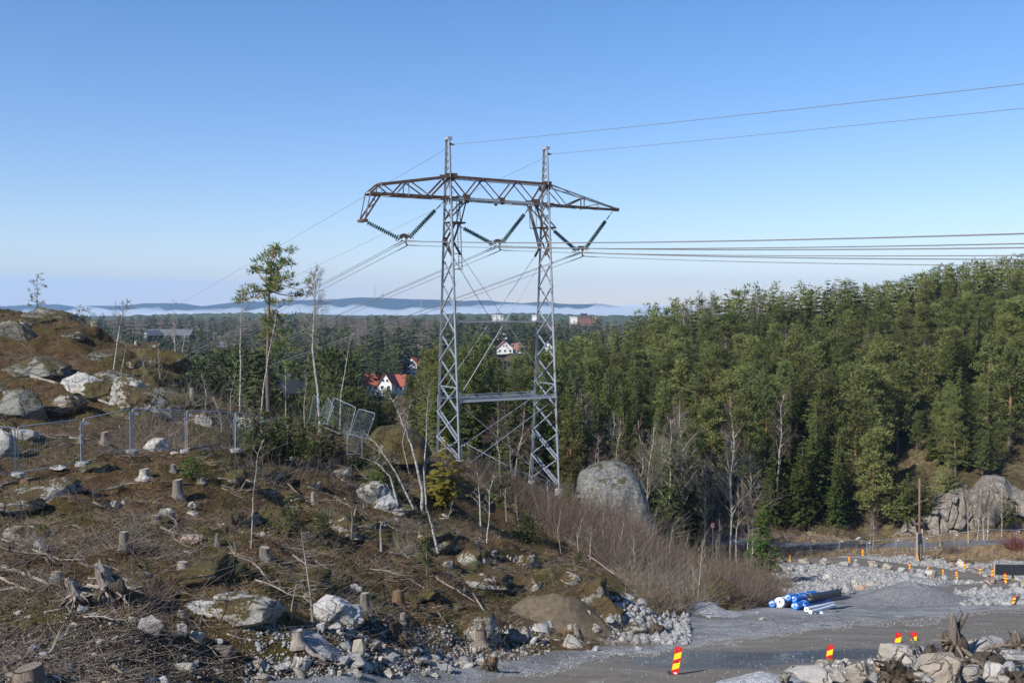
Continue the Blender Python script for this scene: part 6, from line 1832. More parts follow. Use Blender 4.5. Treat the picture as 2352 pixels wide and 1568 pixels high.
for k, (px, py, hh) in enumerate([(1195, 1230, 90), (1165, 1200, 80), (1290, 1270, 100), (1330, 1280, 90), (1420, 1310, 110), (1455, 1320, 90), (1495, 1290, 120), (1540, 1310, 100), (1570, 1330, 110), (1650, 1330, 100), (1690, 1350, 90), (1730, 1345, 110), (1260, 1210, 110), (1385, 1275, 100), (1610, 1310, 90), (510, 1000, 90), (530, 960, 110), (445, 880, 80), (325, 890, 90), (375, 900, 100), (470, 950, 90)]):
    p = ground(px, py)
    poly_tree('sapling', [(px, py), (px + g.normal(0, 4), py - hh * .5), (px + g.normal(0, 9), py - hh)], p.y, .028, 'thin leafless sapling standing out of the brush', MAT['aspen_bark'] if k % 2 else BB, BT, 10, .8, 4, 3, .25, 1.0, 40 + k, 'sapling', 'thin saplings in the brush')
# leafless stems in front of the far forest
for k, (px, py, hh, m) in enumerate([(1490, 1150, 260, 1), (1578, 1175, 330, 1), (1540, 1150, 300, 1), (1685, 1060, 290, 1), (1440, 1085, 150, 0), (1420, 1085, 250, 0), (1560, 1110, 160, 1), (1625, 1120, 210, 1), (1700, 1235, 210, 0), (1660, 1235, 120, 0), (1370, 1090, 180, 0), (1738, 1130, 250, 1), (1215, 1085, 170, 0), (1180, 1080, 200, 0), (1146, 1080, 190, 0),
                                      (1625, 1250, 100, 1), (1655, 1252, 90, 0), (1725, 1255, 150, 0), (2018, 1245, 90, 0), (2010, 1240, 60, 1), (2275, 1230, 120, 1), (2285, 1232, 130, 1), (2262, 1232, 110, 1), (2318, 1225, 110, 1), (2240, 1228, 120, 1)]):
    d = 112 if px < 1400 and px > 1200 else (100 if px < 1200 else 118 if px < 1800 else 133)
    p = P(px, 0, d); z = hz(p.x, d); h = (hh + 12) / FPX * d
    a, b, h0_ = (ASP if m else BIR)[k % 3]
    mk_tree('aspen_tree' if m else 'birch_tree', 'bare pale stemmed tree standing in front of the dark conifers', 'bare tree', a, b, (p.x, d, z - .2), rng.uniform(0, 6.28), h / h0_, 'bare trees before the dark forest')

def young(px, py, hpx, wpx, mat, label, seed, d=None, low=.08, step=.16, size=.24, ragged=.25, droop=.15, tight=1.0, name='young_spruce'):
    p = ground(px, py) if d is None else P(px, py, d)
    h = hpx * p.y / FPX; r = wpx * p.y / FPX / 2
    t = thing(name, label, 'spruce', p)
    tr = MB().tube([p + Vector((0, 0, -.2)), p + Vector((.01, 0, h * .5)), p + Vector((0, 0, h))], [h * .012 + .01, h * .008 + .005, .006], 6, False)
    g = np.random.default_rng(seed)
    for k in range(int(20 * tight)):
        z = h * g.uniform(low * .5, .7); a = g.uniform(0, 6.28); L = r * (1.05 - z / h) * .9
        b = p + Vector((0, 0, z)); tr.tube([b, b + Vector((math.cos(a) * L, math.sin(a) * L, .05))], [.012, .004], 3, False)
    part('trunk', tr, MAT['grey_bark'], t)
    v = np.array(spruce_tris(seed, h, r, low, step * h / 2.6 if h < 4 else step * 1.6, size * min(1.4, h / 2.6), ragged, tight, droop), np.float32)
    link('crown', fol(v, 'crown', mat), t)
    return t
YS = MAT['young_spruce_needles']
for k, a in enumerate([(582, 1052, 92, 62), (606, 1060, 112, 66), (634, 1064, 100, 60), (662, 1062, 112, 64), (690, 1060, 96, 60), (738, 1062, 104, 70), (768, 1064, 92, 64), (715, 1050, 90, 56), (650, 1040, 80, 60)]):
    young(*a, YS, 'young spruce in the thicket right of the fence, number %s from its left end' % ['one', 'two', 'three', 'four', 'five', 'seven', 'eight', 'six', 'nine'][k] if 0 else ['young spruce at the left end of the thicket beside the fence bend', 'tall young spruce near the left end of the thicket', 'young spruce in the left half of the thicket', 'tallest young spruce in the middle of the thicket', 'young spruce right of the tallest in the thicket', 'wide young spruce in the right half of the thicket', 'young spruce at the right end of the thicket', 'narrow young spruce behind the right half of the thicket', 'low young spruce behind the middle of the thicket'][k], 600 + k, None, .12, .2, .3, .3, .1, .9)
young(1024, 1172, 165, 118, MAT['yellow_needles'], 'yellowish young spruce standing in front of the tower left leg', 620, None, .12, .2, .32, .25, .15)
young(672, 1232, 96, 104, YS, 'single wide young spruce on the open slope', 621, None, .15, .2, .28, .3, .1, .8)
young(740, 1236, 58, 80, YS, 'low dark spruce bush beside the grey brush pile', 622, None, .05)
young(440, 1106, 46, 66, MAT['fresh_needles'], 'low bright green spruce bush behind the tall grey stump', 623, None, .03)
young(880, 1130, 82, 110, YS, 'bushy young spruce under the leaning birches', 624, None, .05)
young(835, 1085, 60, 80, YS, 'low spruce left of the leaning birches', 625, None, .05)
young(1215, 1240, 60, 96, YS, 'low spreading spruce bush on the crest of the slope', 626, None, .04)
young(1312, 1190, 90, 70, YS, 'young spruce in the brush before the huge boulder', 627, None, .08)
young(1150, 1165, 96, 70, YS, 'sparse young spruce right of the yellowish one', 628, None, .1, .26)
young(980, 1326, 112, 52, YS, 'sparse thin young spruce on the slope below the broken trunk', 629, None, .2, .3, .2, .3, .1, .5)
young(287, 945, 46, 42, MAT['fresh_needles'], 'small bright spruce at the foot of the mossy rock face', 630, None, .03)
young(1757, 1318, 168, 92, MAT['fresh_needles'], 'bright green spruce standing alone at the edge of the pale rubble', 631, None, .07, .2, .34, .3, .2, 1.2)
young(400, 870, 30, 30, YS, 'tiny spruce on the edge of the knoll', 632, None, .03)
young(560, 1030, 60, 50, YS, 'small spruce beside the last straight fence post', 633, None, .08)
young(1095, 1330, 40, 60, YS, 'low green bush on the slope below the round hump', 634, None, .03)
young(1330, 1300, 30, 34, YS, 'small green bush on the ridge crest', 635, None, .03)
young(2270, 1075, 90, 60, MAT['pine_needles'], 'dense green pine bush above the grey cliff', 636, 148, .03)
young(2180, 1130, 70, 90, MAT['pine_needles'], 'low green pine bush at the left shoulder of the grey cliff', 637, 143, .03)
young(2085, 1195, 110, 90, MAT['spruce_needles'], 'broad dark juniper left of the grey cliff', 638, 139, .02)
young(2318, 1200, 60, 50, MAT['spruce_needles'], 'small spruce growing in front of the grey cliff', 639, 134, .03)
young(2120, 1170, 90, 80, MAT['spruce_needles'], 'broad dark juniper behind the brown utility pole', 640, 140, .02)

# pines
def pine_hand(px, py, d, h, limbs, stem, label, seed, csz, n, size, stubs=6):
    g = np.random.default_rng(seed); out = []
    base = P(px, py, d)
    t = thing('pine_tree', label, 'pine', base)
    pts = [P(a, b, d) for a, b in stem]; N = len(pts) - 1
    r0 = h * .014
    tr = MB().tube(pts, [r0 * (1 - .85 * k / N) for k in range(N + 1)], 8, False)
    for lb in limbs:
        q = [P(a, b, d + dz) for a, b, dz in lb]
        tr.tube(q, [r0 * .34 * (1 - .7 * k / (len(q) - 1)) for k in range(len(q))], 4, False)
        for a, b in zip(q[:-1], q[1:]):
            for s in range(max(1, int((b - a).length / .33))):
                c = a.lerp(b, g.random()) + Vector(g.normal(0, .16, 3)) + Vector((0, 0, .1))
                if g.random() < .8: clump(out, c - base, csz * (.6 + .7 * g.random()), n, g, size)
        clump(out, q[-1] - base, csz, n, g, size)
    part('trunk', tr, MAT['pine_bark'], t, True)
    link('crown', fol(out, 'crown', MAT['pine_needles']), t)
stem = [(616, 945), (614, 880), (615, 800), (617, 730), (619, 670), (623, 620), (626, 575)]
limbs = [[(623, 640, 0), (620, 600, .4), (616, 580, .6)], [(622, 650, 0), (640, 620, -.3), (660, 590, -.5), (672, 574, -.6)], [(621, 655, 0), (600, 640, .3), (588, 615, .5), (590, 600, .5)],
         [(620, 662, 0), (650, 655, -1), (685, 665, -1.4), (716, 658, -1.6)], [(619, 668, 0), (645, 676, .8), (675, 680, 1.4), (700, 672, 1.6)], [(620, 665, 0), (596, 668, -.9), (572, 672, -1.4), (556, 690, -1.6)],
         [(619, 675, 0), (600, 680, 1), (575, 685, 1.5), (545, 690, 1.6)], [(622, 640, 0), (640, 636, 1), (660, 640, 1.3)], [(623, 630, 0), (604, 622, -1), (592, 622, -1.2)], [(624, 610, 0), (632, 590, .4), (640, 575, .5)],
         [(624, 615, 0), (612, 605, -.6), (606, 590, -.8)], [(621, 655, 0), (640, 646, -1.5), (664, 630, -1.9)], [(618, 690, 0), (640, 692, -1), (660, 690, -1.4)], [(625, 590, 0), (628, 575, .2), (632, 566, .2)], [(623, 625, 0), (645, 612, 1), (668, 606, 1.3)],
         [(617, 735, 0), (640, 745, .7), (660, 760, 1.0)], [(616, 760, 0), (642, 770, -.6), (664, 790, -.9), (676, 806, -1)], [(616, 790, 0), (636, 810, .5), (655, 830, .8), (666, 850, .8)], [(616, 745, 0), (630, 760, 1.2), (646, 790, 1.4)], [(616, 770, 0), (604, 785, .9), (596, 800, 1.1)], [(616, 720, 0), (634, 720, 1), (648, 728, 1.2)]]
pine_hand(616, 930, 67, 10.5, limbs, stem, 'big lone pine with a wind swept crown above the clearing', 701, .36, 36, .28)
stem = [(86, 722), (85, 690), (85, 660), (86, 632)]
limbs = [[(85, 707, 0), (74, 704, .2), (66, 700, .2)], [(85, 706, 0), (96, 702, -.2), (101, 698, -.2)], [(85, 700, 0), (78, 692, -.4), (70, 690, -.4)], [(85, 698, 0), (94, 694, .4), (100, 692, .4)], [(85, 675, 0), (76, 670, .2), (67, 667, .2)], [(85, 672, 0), (96, 664, -.2), (105, 659, -.2)],
         [(85, 660, 0), (78, 654, .3), (76, 648, .3)], [(86, 655, 0), (94, 648, -.2), (98, 642, -.2)], [(86, 648, 0), (84, 638, .2), (86, 632, .2)], [(85, 664, 0), (92, 660, .4), (97, 655, .4)], [(85, 712, 0), (92, 712, .4), (98, 712, .4)], [(85, 690, 0), (84, 684, -.6), (84, 680, -.7)]]
pine_hand(86, 722, 75, 3, limbs, stem, 'small thin pine standing alone on the skyline of the left knoll', 702, .13, 16, .15)
stem = [(196, 758), (197, 740), (192, 722), (186, 706)]
limbs = [[(196, 735, 0), (206, 728, .2), (214, 722, .2)], [(196, 738, 0), (204, 736, -.2), (212, 736, -.2)], [(193, 725, 0), (184, 720, .2), (180, 716, .2)], [(192, 720, 0), (188, 710, -.2), (185, 704, -.2)], [(196, 728, 0), (200, 716, .2), (204, 710, .2)], [(196, 742, 0), (188, 738, .3), (182, 738, .3)]]
pine_hand(196, 758, 72, 1.8, limbs, stem, 'small bushy pine on the right shoulder of the left knoll', 703, .12, 14, .14)

# stumps
def stump(px, py, wpx, hpx, label, seed, mat='grey_bark', top='cut_wood', flare=1.55, jag=0.04, d=None):
    p = ground(px, py) if d is None else P(px, py, d)
    r = wpx * p.y / FPX / 2; h = hpx * p.y / FPX * .86
    r *= .88
    g = np.random.default_rng(seed); n = 18
    ph = g.uniform(0, 6.28, 3)
    t = thing('tree_stump', label, 'stump', p)
    mb = MB()
    rows = [(-.25, 1.75), (.02, flare * 1.05), (.14, flare * .9), (.3, 1.08), (.6, 1.0), (1.0, .96)]
    tl = (g.normal(0, .06), g.normal(0, .06))
    for k, (z, q) in enumerate(rows):
        for j in range(n):
            a = 2 * math.pi * j / n
            lob = 1 + .13 * (q - .8) * math.sin(a * 4 + ph[0]) + .05 * math.sin(a * 7 + ph[1])
            zz = z * h + (z > .9) * (tl[0] * math.cos(a) + tl[1] * math.sin(a)) * r * 2 + (z > .9) * jag * h * g.random()
            mb.v.append((p.x + math.cos(a) * r * q * lob, p.y + math.sin(a) * r * q * lob, p.z + zz))
    for k in range(len(rows) - 1):
        for j in range(n): mb.f.append((k * n + j, k * n + (j + 1) % n, (k + 1) * n + (j + 1) % n, (k + 1) * n + j))
    part('bark', mb, MAT[mat], t, True)
    if top:
        e = (len(rows) - 1) * n
        tp_ = MB(); ring = [Vector(mb.v[e + j]) for j in range(n)]
        c = sum(ring, Vector()) / n
        tp_.add([c + (q - c) * .93 + Vector((0, 0, .012)) for q in ring], [tuple(range(n))])
        part('cut_face', tp_, MAT[top], t)
    return t
for k, a in enumerate([
    (408, 1148, 25, 47, 'tall grey stump with a dark hole of shadow at its right', 'grey_bark'), (62, 1130, 30, 28, 'wide reddish barked stump at the left below the fence', 'red_wood'), (333, 1100, 26, 24, 'black and white birch stump below the third fence panel', 'birch_bark'),
    (398, 1087, 14, 18, 'small stump in front of the third fence panel', 'grey_bark'), (463, 1108, 20, 12, 'low stump right of the bright green spruce bush', 'grey_bark'), (285, 1265, 23, 48, 'round topped tall stump in the middle of the left clearing', 'grey_bark'),
    (499, 1256, 11, 26, 'thin stump right of the pink boulder', 'grey_bark'), (358, 1210, 22, 18, 'low flared stump above the pink boulder', 'grey_bark'), (420, 1312, 28, 22, 'pale low stump on the mossy heath', 'weathered_wood'), (1033, 1260, 25, 34, 'pale round stump on the slope right of the broken trunk', 'weathered_wood'),
    (719, 1158, 10, 30, 'pale snapped post stump below the flat white rock', 'weathered_wood'), (608, 1288, 27, 28, 'dark mossy stump with a white stick on the open slope', 'grey_bark'), (806, 1374, 22, 20, 'left one of two grey stumps above the bright white rock', 'grey_bark'),
    (838, 1402, 25, 42, 'right one of two grey stumps above the bright white rock', 'grey_bark'), (925, 1434, 15, 26, 'small pale stump below the split red stump', 'weathered_wood'), (441, 938, 11, 45, 'tall narrow cut trunk behind the fence corner', 'weathered_wood'), (313, 808, 9, 24, 'white birch stump on the shoulder of the knoll', 'birch_bark'),
    (130, 1330, 26, 18, 'weathered stump left of the upturned root', 'weathered_wood'), (187, 1020, 14, 22, 'short stump seen through the second fence panel', 'dead_wood'), (240, 1022, 18, 26, 'curved root stump seen through the second fence panel', 'dead_wood'), (150, 1250, 14, 12, 'small low stump left of the round topped stump', 'grey_bark'), (596, 1440, 14, 12, 'small stump near the shadowed outcrop end', 'grey_bark'),
]): stump(*a[:5], 800 + k, a[5])
stump(915, 1397, 32, 44, 'split reddish brown stump with splintered sides', 830, 'red_wood', 'dead_wood', 1.3, .12)
stump(66, 1575, 76, 42, 'big weathered stump cut by the bottom picture edge', 831, 'dead_wood', 'dead_wood', 1.15)
stump(1131, 1540, 24, 34, 'orange torn stump at the road edge', 832, 'red_wood', 'cut_wood', 1.3, .3)
stump(684, 1492, 30, 34, 'weathered root stump beside the curved trunk', 833, 'weathered_wood', 'weathered_wood', 1.6, .2)
stump(1105, 1480, 30, 36, 'mossy hollow stump on the bank above the road', 835, 'dead_wood', 'dark_root', 1.7, .12)

def root_mass(px, py, wpx, hpx, label, seed, mat='weathered_wood', d=None, n=30, stem=True):
    """an uprooted stump: a leaning butt, a plate of soil and splayed broken roots"""
    p = ground(px, py) if d is None else P(px, py, d)
    Rr = wpx * p.y / FPX / 2; H_ = hpx * p.y / FPX
    g = np.random.default_rng(seed)
    t = thing('uprooted_stump', label, 'stump', p)
    c = p + Vector((0, 0, H_ * .55))
    if stem:
        mb = MB()
        e = c + Vector((-.25 * Rr, -.3 * Rr, H_ * .5))
        q = [c + Vector((.1 * Rr, .2 * Rr, -.25 * H_)), c, c.lerp(e, .6), e]
        mb.tube(q, [Rr * .42, Rr * .30, Rr * .22, Rr * .13], 14)
        mb.v = [(a + g.normal(0, .03 * Rr), b + g.normal(0, .03 * Rr), z + g.normal(0, .10 * Rr)) for a, b, z in mb.v]
        part('butt', mb, MAT[mat], t)
    v, f = ico(3); v = v * (1 + .16 * np.sin(v @ g.normal(0, 3, (3, 3))).sum(1, keepdims=True) / 1.5)
    v = v * np.array([Rr * .62, Rr * .5, H_ * .38]) + np.array([.15 * Rr, .2 * Rr, H_ * .28])
    link('soil_plate', np_mesh('soil_plate', v, f, MAT['dark_root'], False), t)
    for k in range(n):
        a = g.uniform(0, 6.28); el = g.uniform(-.7, .25) if k % 9 else g.uniform(.7, 1.2)
        L = Rr * g.uniform(.6, 1.25)
        dr = Vector((math.cos(a) * math.cos(el), math.sin(a) * math.cos(el) * .8, math.sin(el) * H_ / Rr))
        s0 = c + Vector((0, 0, -.15 * H_)) + dr * Rr * .15
        pts = [s0]
        for j in range(1, 5): pts.append(s0 + dr * L * j / 4 + Vector(g.normal(0, .07, 3)) * Rr * j * .5 + Vector((0, 0, -.10 * H_ * (j / 4) ** 2 * 2)))
        r0 = Rr * g.uniform(.06, .15)
        o = MB().tube(pts, [r0, r0 * .75, r0 * .5, r0 * .3, r0 * .08], 6)
        part('root', o, MAT[mat if k % 3 else 'dark_root'], t, True)
    return t
root_mass(246, 1388, 112, 92, 'big upturned stump with splayed grey roots in the left foreground', 901)
root_mass(172, 1392, 90, 62, 'second torn root plate leaning left of the big upturned stump', 902)
root_mass(1120, 1470, 50, 50, 'torn mossy root plate on the bank above the road', 903, 'dead_wood')
root_mass(910, 1480, 80, 46, 'brown root plate full of soil above the tall pale slab', 904, 'dark_root')
root_mass(858, 1448, 60, 30, 'grey fanned root lying right of the bright white rock', 905, 'weathered_wood', None, 16)
root_mass(1325, 1478, 40, 44, 'pale splintered root at the foot of the dirt heap', 906, 'weathered_wood', None, 14)
root_mass(1120, 1540, 44, 34, 'dark soil clod with roots beside the orange torn stump', 907, 'dark_root', None, 12, False)
root_mass(2192, 1518, 92, 104, 'upright dark root mass towering over the foreground rock bank', 908, 'dead_wood', 30.6, 26)
root_mass(2140, 1530, 110, 44, 'dark root spreading left under the upright root mass', 909, 'dark_root', 30.2, 16)
root_mass(2058, 1566, 130, 50, 'dark rotten wood with roots at the bottom of the rock bank', 910, 'dark_root', 27.6, 22)
root_mass(2262, 1530, 120, 40, 'brown twisted roots right of the biggest pyramid rock', 911, 'dark_root', 29.0, 20, False)
root_mass(2335, 1500, 90, 50, 'weathered brown roots at the right picture edge', 912, 'dead_wood', 30.4, 20)
root_mass(2330, 1580, 100, 50, 'dark root tangle in the lower right corner', 913, 'dark_root', 27.2, 22, False)
root_mass(1505, 1460, 60, 40, 'dark branches and roots at the edge of the gravel yard', 914, 'dark_root', None, 18, False)

def log(pix, rpx, label, mat='weathered_wood', name='log', cat='log', d=None, twigs=0, seed=0, lift=.3, group=None):
    """a lying trunk or branch through ground points under the given pixels"""
    g = np.random.default_rng(950 + seed)
    if d is None: q = [ground(a, b) for a, b in pix]
    else: q = [P(a, b, d) for a, b in pix]
    r = rpx * q[0].y / FPX
    q = [p + Vector((0, 0, r * .8 + lift * r)) for p in q]
    pts = []
    for a, b in zip(q[:-1], q[1:]):
        for k in range(4): pts.append(a.lerp(b, k / 4) + Vector(g.normal(0, r * .25, 3)))
    pts.append(q[-1]); N = len(pts) - 1
    t = link(name, MB().tube(pts, [r * (1 - .45 * k / N) for k in range(N + 1)], 8).mesh(name, MAT[mat], None, True))
    tag(t, label, cat, group)
    for k in range(twigs):
        f = g.uniform(.15, 1); i = min(N - 1, int(f * N)); b = pts[i]
        dr = Vector(g.normal(0, 1, 3)); dr.z = abs(dr.z) * .7 + .1; dr.normalize()
        L = g.uniform(.3, 1.0) * q[0].y / 35
        mb = MB().tube([b, b + dr * L * .5 + Vector(g.normal(0, .04, 3)), b + dr * L], [r * .4, r * .25, .004], 4, False)
        for s in range(3): mb.tube([b + dr * L * (.4 + .2 * s), b + dr * L * (.4 + .2 * s) + Vector(g.normal(0, .2, 3))], [r * .2, .003], 3, False)
        link('side_branch', mb.mesh('side_branch', MAT[mat]), t)
    return t
for k, a in enumerate([
    ([(75, 873), (170, 908), (270, 947)], 5.2, 'long fallen log on the knoll above the fence', 'weathered_wood', 0), ([(8, 1312), (60, 1328), (112, 1352)], 5.5, 'pale fallen trunk at the left edge pointing to the upturned stump', 'weathered_wood', 3),
    ([(0, 1338), (45, 1357)], 3.5, 'short pale pole below the pale fallen trunk at the left edge', 'weathered_wood', 0), ([(0, 1360), (40, 1356), (80, 1362)], 3, 'grey pole lying on the soil at the left edge', 'weathered_wood', 2), ([(435, 1037), (480, 1030), (545, 1015)], 3.5, 'dark log lying behind the third fence panel', 'dead_wood', 0),
    ([(75, 1268), (140, 1285), (200, 1292)], 2.6, 'pale pole with branches left of the upturned stump', 'weathered_wood', 3), ([(0, 1240), (60, 1255), (130, 1275)], 2.2, 'grey branch below the flat white boulder', 'weathered_wood', 4), ([(60, 1205), (65, 1225), (90, 1262)], 1.8, 'bare forked branch lying over the flat white boulder', 'weathered_wood', 6),
    ([(640, 1085), (660, 1115), (690, 1145)], 2.5, 'bent grey branch on the flat white rock sheet', 'dead_wood', 2), ([(1000, 1333), (1050, 1362), (1096, 1391)], 2.6, 'long pale pole lying down the slope toward the mossy bank', 'weathered_wood', 2), ([(895, 1271), (925, 1283), (960, 1294)], 2.2, 'pale pole in the grey slash on the slope', 'weathered_wood', 4),
    ([(724, 1295), (760, 1318), (793, 1346)], 2.4, 'dark bent branch casting a shadow beside the mossy stump', 'dead_wood', 3), ([(783, 1107), (806, 1120), (830, 1134)], 2.6, 'smooth grey pole on the tilted slab', 'weathered_wood', 0), ([(745, 1471), (776, 1483), (808, 1497)], 2.4, 'dark pole lying in the rubble below the white blocks', 'dead_wood', 0),
    ([(780, 1464), (815, 1468), (848, 1474)], 4, 'flat plank like log behind the tall pale slab', 'weathered_wood', 0), ([(1047, 1487), (1057, 1495), (1067, 1503)], 3, 'short pale branch piece on the bank near the road', 'weathered_wood', 0), ([(686, 1463), (692, 1490), (712, 1508), (748, 1527)], 7.5, 'thick curved grey root trunk sweeping down to the largest round boulder', 'weathered_wood', 0),
    ([(215, 1160), (235, 1168), (252, 1176)], 2.4, 'white barked stick below the flat white stone', 'weathered_wood', 0), ([(160, 1010), (185, 1014), (205, 1017)], 3, 'white broken pole behind the second fence panel', 'weathered_wood', 0), ([(365, 1215), (395, 1228), (425, 1240)], 3, 'grey branch running into the pink boulder', 'weathered_wood', 3),
    ([(0, 1122), (20, 1120), (38, 1112)], 3, 'dark branch at the left edge below the fence', 'dead_wood', 1), ([(120, 1115), (140, 1130), (205, 1133)], 3, 'dark curved branch left of the tall grey stump', 'dead_wood', 3), ([(500, 1100), (530, 1108), (545, 1110)], 2.2, 'grey branch right of the low stump', 'weathered_wood', 2),
    ([(510, 1120), (545, 1132), (580, 1131)], 2.4, 'grey bent branch above the thin white pole', 'weathered_wood', 2), ([(390, 1388), (410, 1372), (450, 1372), (475, 1368)], 2.4, 'dark branch lying along the top of the white shelf', 'dead_wood', 0), ([(388, 1392), (402, 1372), (420, 1353)], 2, 'upright stick leaning on the white shelf', 'dead_wood', 0),
    ([(735, 1415), (755, 1398), (775, 1388)], 2.2, 'bare branch lying on the bright white rock', 'dead_wood', 0), ([(1085, 1365), (1130, 1440), (1160, 1480)], 2.4, 'broken pale pole leaning on the mossy bank', 'weathered_wood', 1), ([(1300, 1318), (1400, 1352), (1470, 1385)], 2.0, 'long thin pole lying down the ridge', 'weathered_wood', 3), ([(1290, 1235), (1340, 1270), (1410, 1320)], 2.2, 'pale pole along the edge of the brush', 'weathered_wood', 3),
    ([(1395, 1200), (1460, 1205), (1530, 1220)], 1.8, 'pale pole lying in the brush below the huge boulder', 'weathered_wood', 2), ([(90, 1480), (105, 1478), (130, 1480)], 2, 'crossed dark stick above the big stump', 'dead_wood', 2), ([(85, 1493), (95, 1482), (105, 1470)], 2, 'leaning pale stick above the big stump', 'weathered_wood', 0), ([(258, 1473), (300, 1466), (345, 1456)], 1.8, 'thin pale stick in front of the large angular boulder', 'weathered_wood', 1),
    ([(172, 1470), (180, 1462), (190, 1455)], 3, 'short dark log piece left of the large angular boulder', 'dead_wood', 0), ([(215, 1392), (260, 1402), (278, 1430)], 1.6, 'thin bent branch below the upturned stump', 'weathered_wood', 2), ([(100, 1412), (135, 1407), (150, 1402)], 3, 'pale split wood below the second torn root plate', 'weathered_wood', 0), ([(520, 1466), (560, 1475), (600, 1486)], 2, 'thin pale pole right of the dark rounded boulder', 'weathered_wood', 1),
]): log(a[0], a[1], a[2], a[3], 'fallen_log' if a[1] > 3.4 else 'fallen_branch', 'log' if a[1] > 3.4 else 'branch', None, a[4], k)
log([(2110, 1496), (2098, 1478), (2090, 1462), (2078, 1450)], 3.6, 'thin weathered branch standing before the marker board in the rock bank', 'dead_wood', 'fallen_branch', 'branch', 31.0, 0, 60)
log([(2232, 1520), (2260, 1535), (2285, 1560), (2300, 1572)], 5, 'brown twisted root between the biggest pyramid rock and the fractured rock', 'dead_wood', 'fallen_log', 'log', 28.2, 0, 61)
log([(2250, 1440 + 60), (2290, 1490), (2352, 1475)], 6, 'weathered trunk with dark underside at the right edge of the rock bank', 'dead_wood', 'fallen_log', 'log', 31.5, 1, 62)
log([(2052, 1535), (2080, 1545), (2096, 1552)], 6, 'grey splintered wood in the middle of the rock bank', 'weathered_wood', 'fallen_log', 'log', 28.4, 0, 63)
log([(2228, 1310), (2250, 1312), (2290, 1300)], 2, 'grey dead branches beyond the far road beside the black panel', 'dead_wood', 'fallen_branch', 'branch', None, 6, 64)
log([(2070, 1172), (2120, 1155), (2135, 1150)], 3.5, 'fallen grey trunk on the slope above the grey cliff', 'dead_wood', 'fallen_log', 'log', 139, 1, 65)

# lying branches: one of each kind, then copies
BR = []
for k in range(10):
    g = np.random.default_rng(970 + k)
    L = 1.0; mb = MB(); pts = [Vector((0, 0, .02))]
    for j in range(1, 6): pts.append(Vector((L * j / 5, g.normal(0, .05), .03 + abs(g.normal(0, .03)))))
    mb.tube(pts, [.024, .022, .018, .014, .009, .004], 5)
    for s in range(7):
        b = pts[1 + int(g.integers(4))]; d_ = Vector((g.uniform(.2, 1), g.normal(0, .8), abs(g.normal(.15, .25)))).normalized(); l = g.uniform(.12, .42)
        mb.tube([b, b + d_ * l * .5 + Vector((0, 0, .02)), b + d_ * l], [.009, .006, .002], 3, False)
    BR.append(mb.mesh('branch_body', MAT[['weathered_wood', 'dead_wood', 'dead_wood', 'weathered_wood', 'slash_wood'][k % 5]], None, True))
q = scatter(240, ['hillside', 'soil'], 61, (-60, 1300, 960, 1560)); g = np.random.default_rng(62)
def slope_rot(p, a):
    e = .35
    dx = (hz(p[0] + e, p[1]) - hz(p[0] - e, p[1])) / (2 * e); dy = (hz(p[0], p[1] + e) - hz(p[0], p[1] - e)) / (2 * e)
    n = Vector((-dx, -dy, 1)).normalized()
    return (n.to_track_quat('Z', 'Y').to_matrix() @ Matrix.Rotation(a, 3, 'Z')).to_euler()
for k, p in enumerate(q):
    s = g.uniform(.5, 2.3)
    o = link('dead_branch', BR[k % 10], None, tuple(p), slope_rot(p, g.uniform(0, 6.28)), (s, s, s * .8))
    tag(o, 'dead grey branch lying in the logging slash of the clearing', 'branch', 'dead branches of the clearing')

# slash, twigs, dry grass, heather: stuff
def twig_soup(q, seed, lo, hi, r, up=.25, bend=.15, seg=2, rise=0.02):
    g = np.random.default_rng(seed); n = len(q)
    L = lo + (hi - lo) * g.random(n) ** 2
    a = g.uniform(0, 6.28, n); el = np.abs(g.normal(0, up, n))
    dr = np.stack([np.cos(a) * np.cos(el), np.sin(a) * np.cos(el), np.sin(el)], -1)
    pts = [q + np.array([0, 0, rise])]
    for k in range(seg): pts.append(pts[-1] + dr * (L / seg)[:, None] + g.normal(0, 1, (n, 3)) * (L * bend / seg)[:, None])
    V, F = [], []
    base = 0
    rr = r * (.6 + .8 * g.random(n))
    tri = np.array([(0, 1), (.87, -.5), (-.87, -.5)])
    side = np.stack([-np.sin(a), np.cos(a), np.zeros(n)], -1); upv = np.cross(dr, side)
    m = 2 if seg == 1 else 3
    if m == 2: tri = np.array([(1, 0), (-1, 0)])
    for i, p in enumerate(pts):
        w = (rr * (1 - .8 * i / seg))[:, None]
        for k in range(m): V.append(p + (side * tri[k][0] + upv * tri[k][1]) * w)
    V = np.stack(V, 1)                       # n, (seg+1)*3, 3
    nv = V.shape[1]
    fl = []
    for i in range(seg):
        for k in range(m if m == 3 else 1): fl.append((i * m + k, i * m + (k + 1) % m, (i + 1) * m + (k + 1) % m, (i + 1) * m + k))
    F = np.array(fl)[None] + (np.arange(n) * nv)[:, None, None]
    return V.reshape(-1, 3), F.reshape(-1, 4)
def soup(name, mats, n, zset, seed, lo, hi, r, label, cat, box=None, dlim=None, up=.25, bend=.15, seg=2, fn=None, rise=.02, clumps=0, spread=.5):
    if clumps:
        c = scatter(clumps, zset, seed, box, dlim, fn); g = np.random.default_rng(seed + 1)
        k = g.integers(clumps, size=n); q = c[k] + g.normal(0, spread, (n, 3)) * np.array([1, 1, 0])
        q[:, 2] = [hz(a, b) for a, b in q[:, :2]]
    else: q = scatter(n, zset, seed, box, dlim, fn)
    v, f = twig_soup(q, seed, lo, hi, r, up, bend, seg, rise)
    return stuff(name, np_mesh(name, v, f, mats), label, cat)
HB = (-60, 1560, 700, 1590)
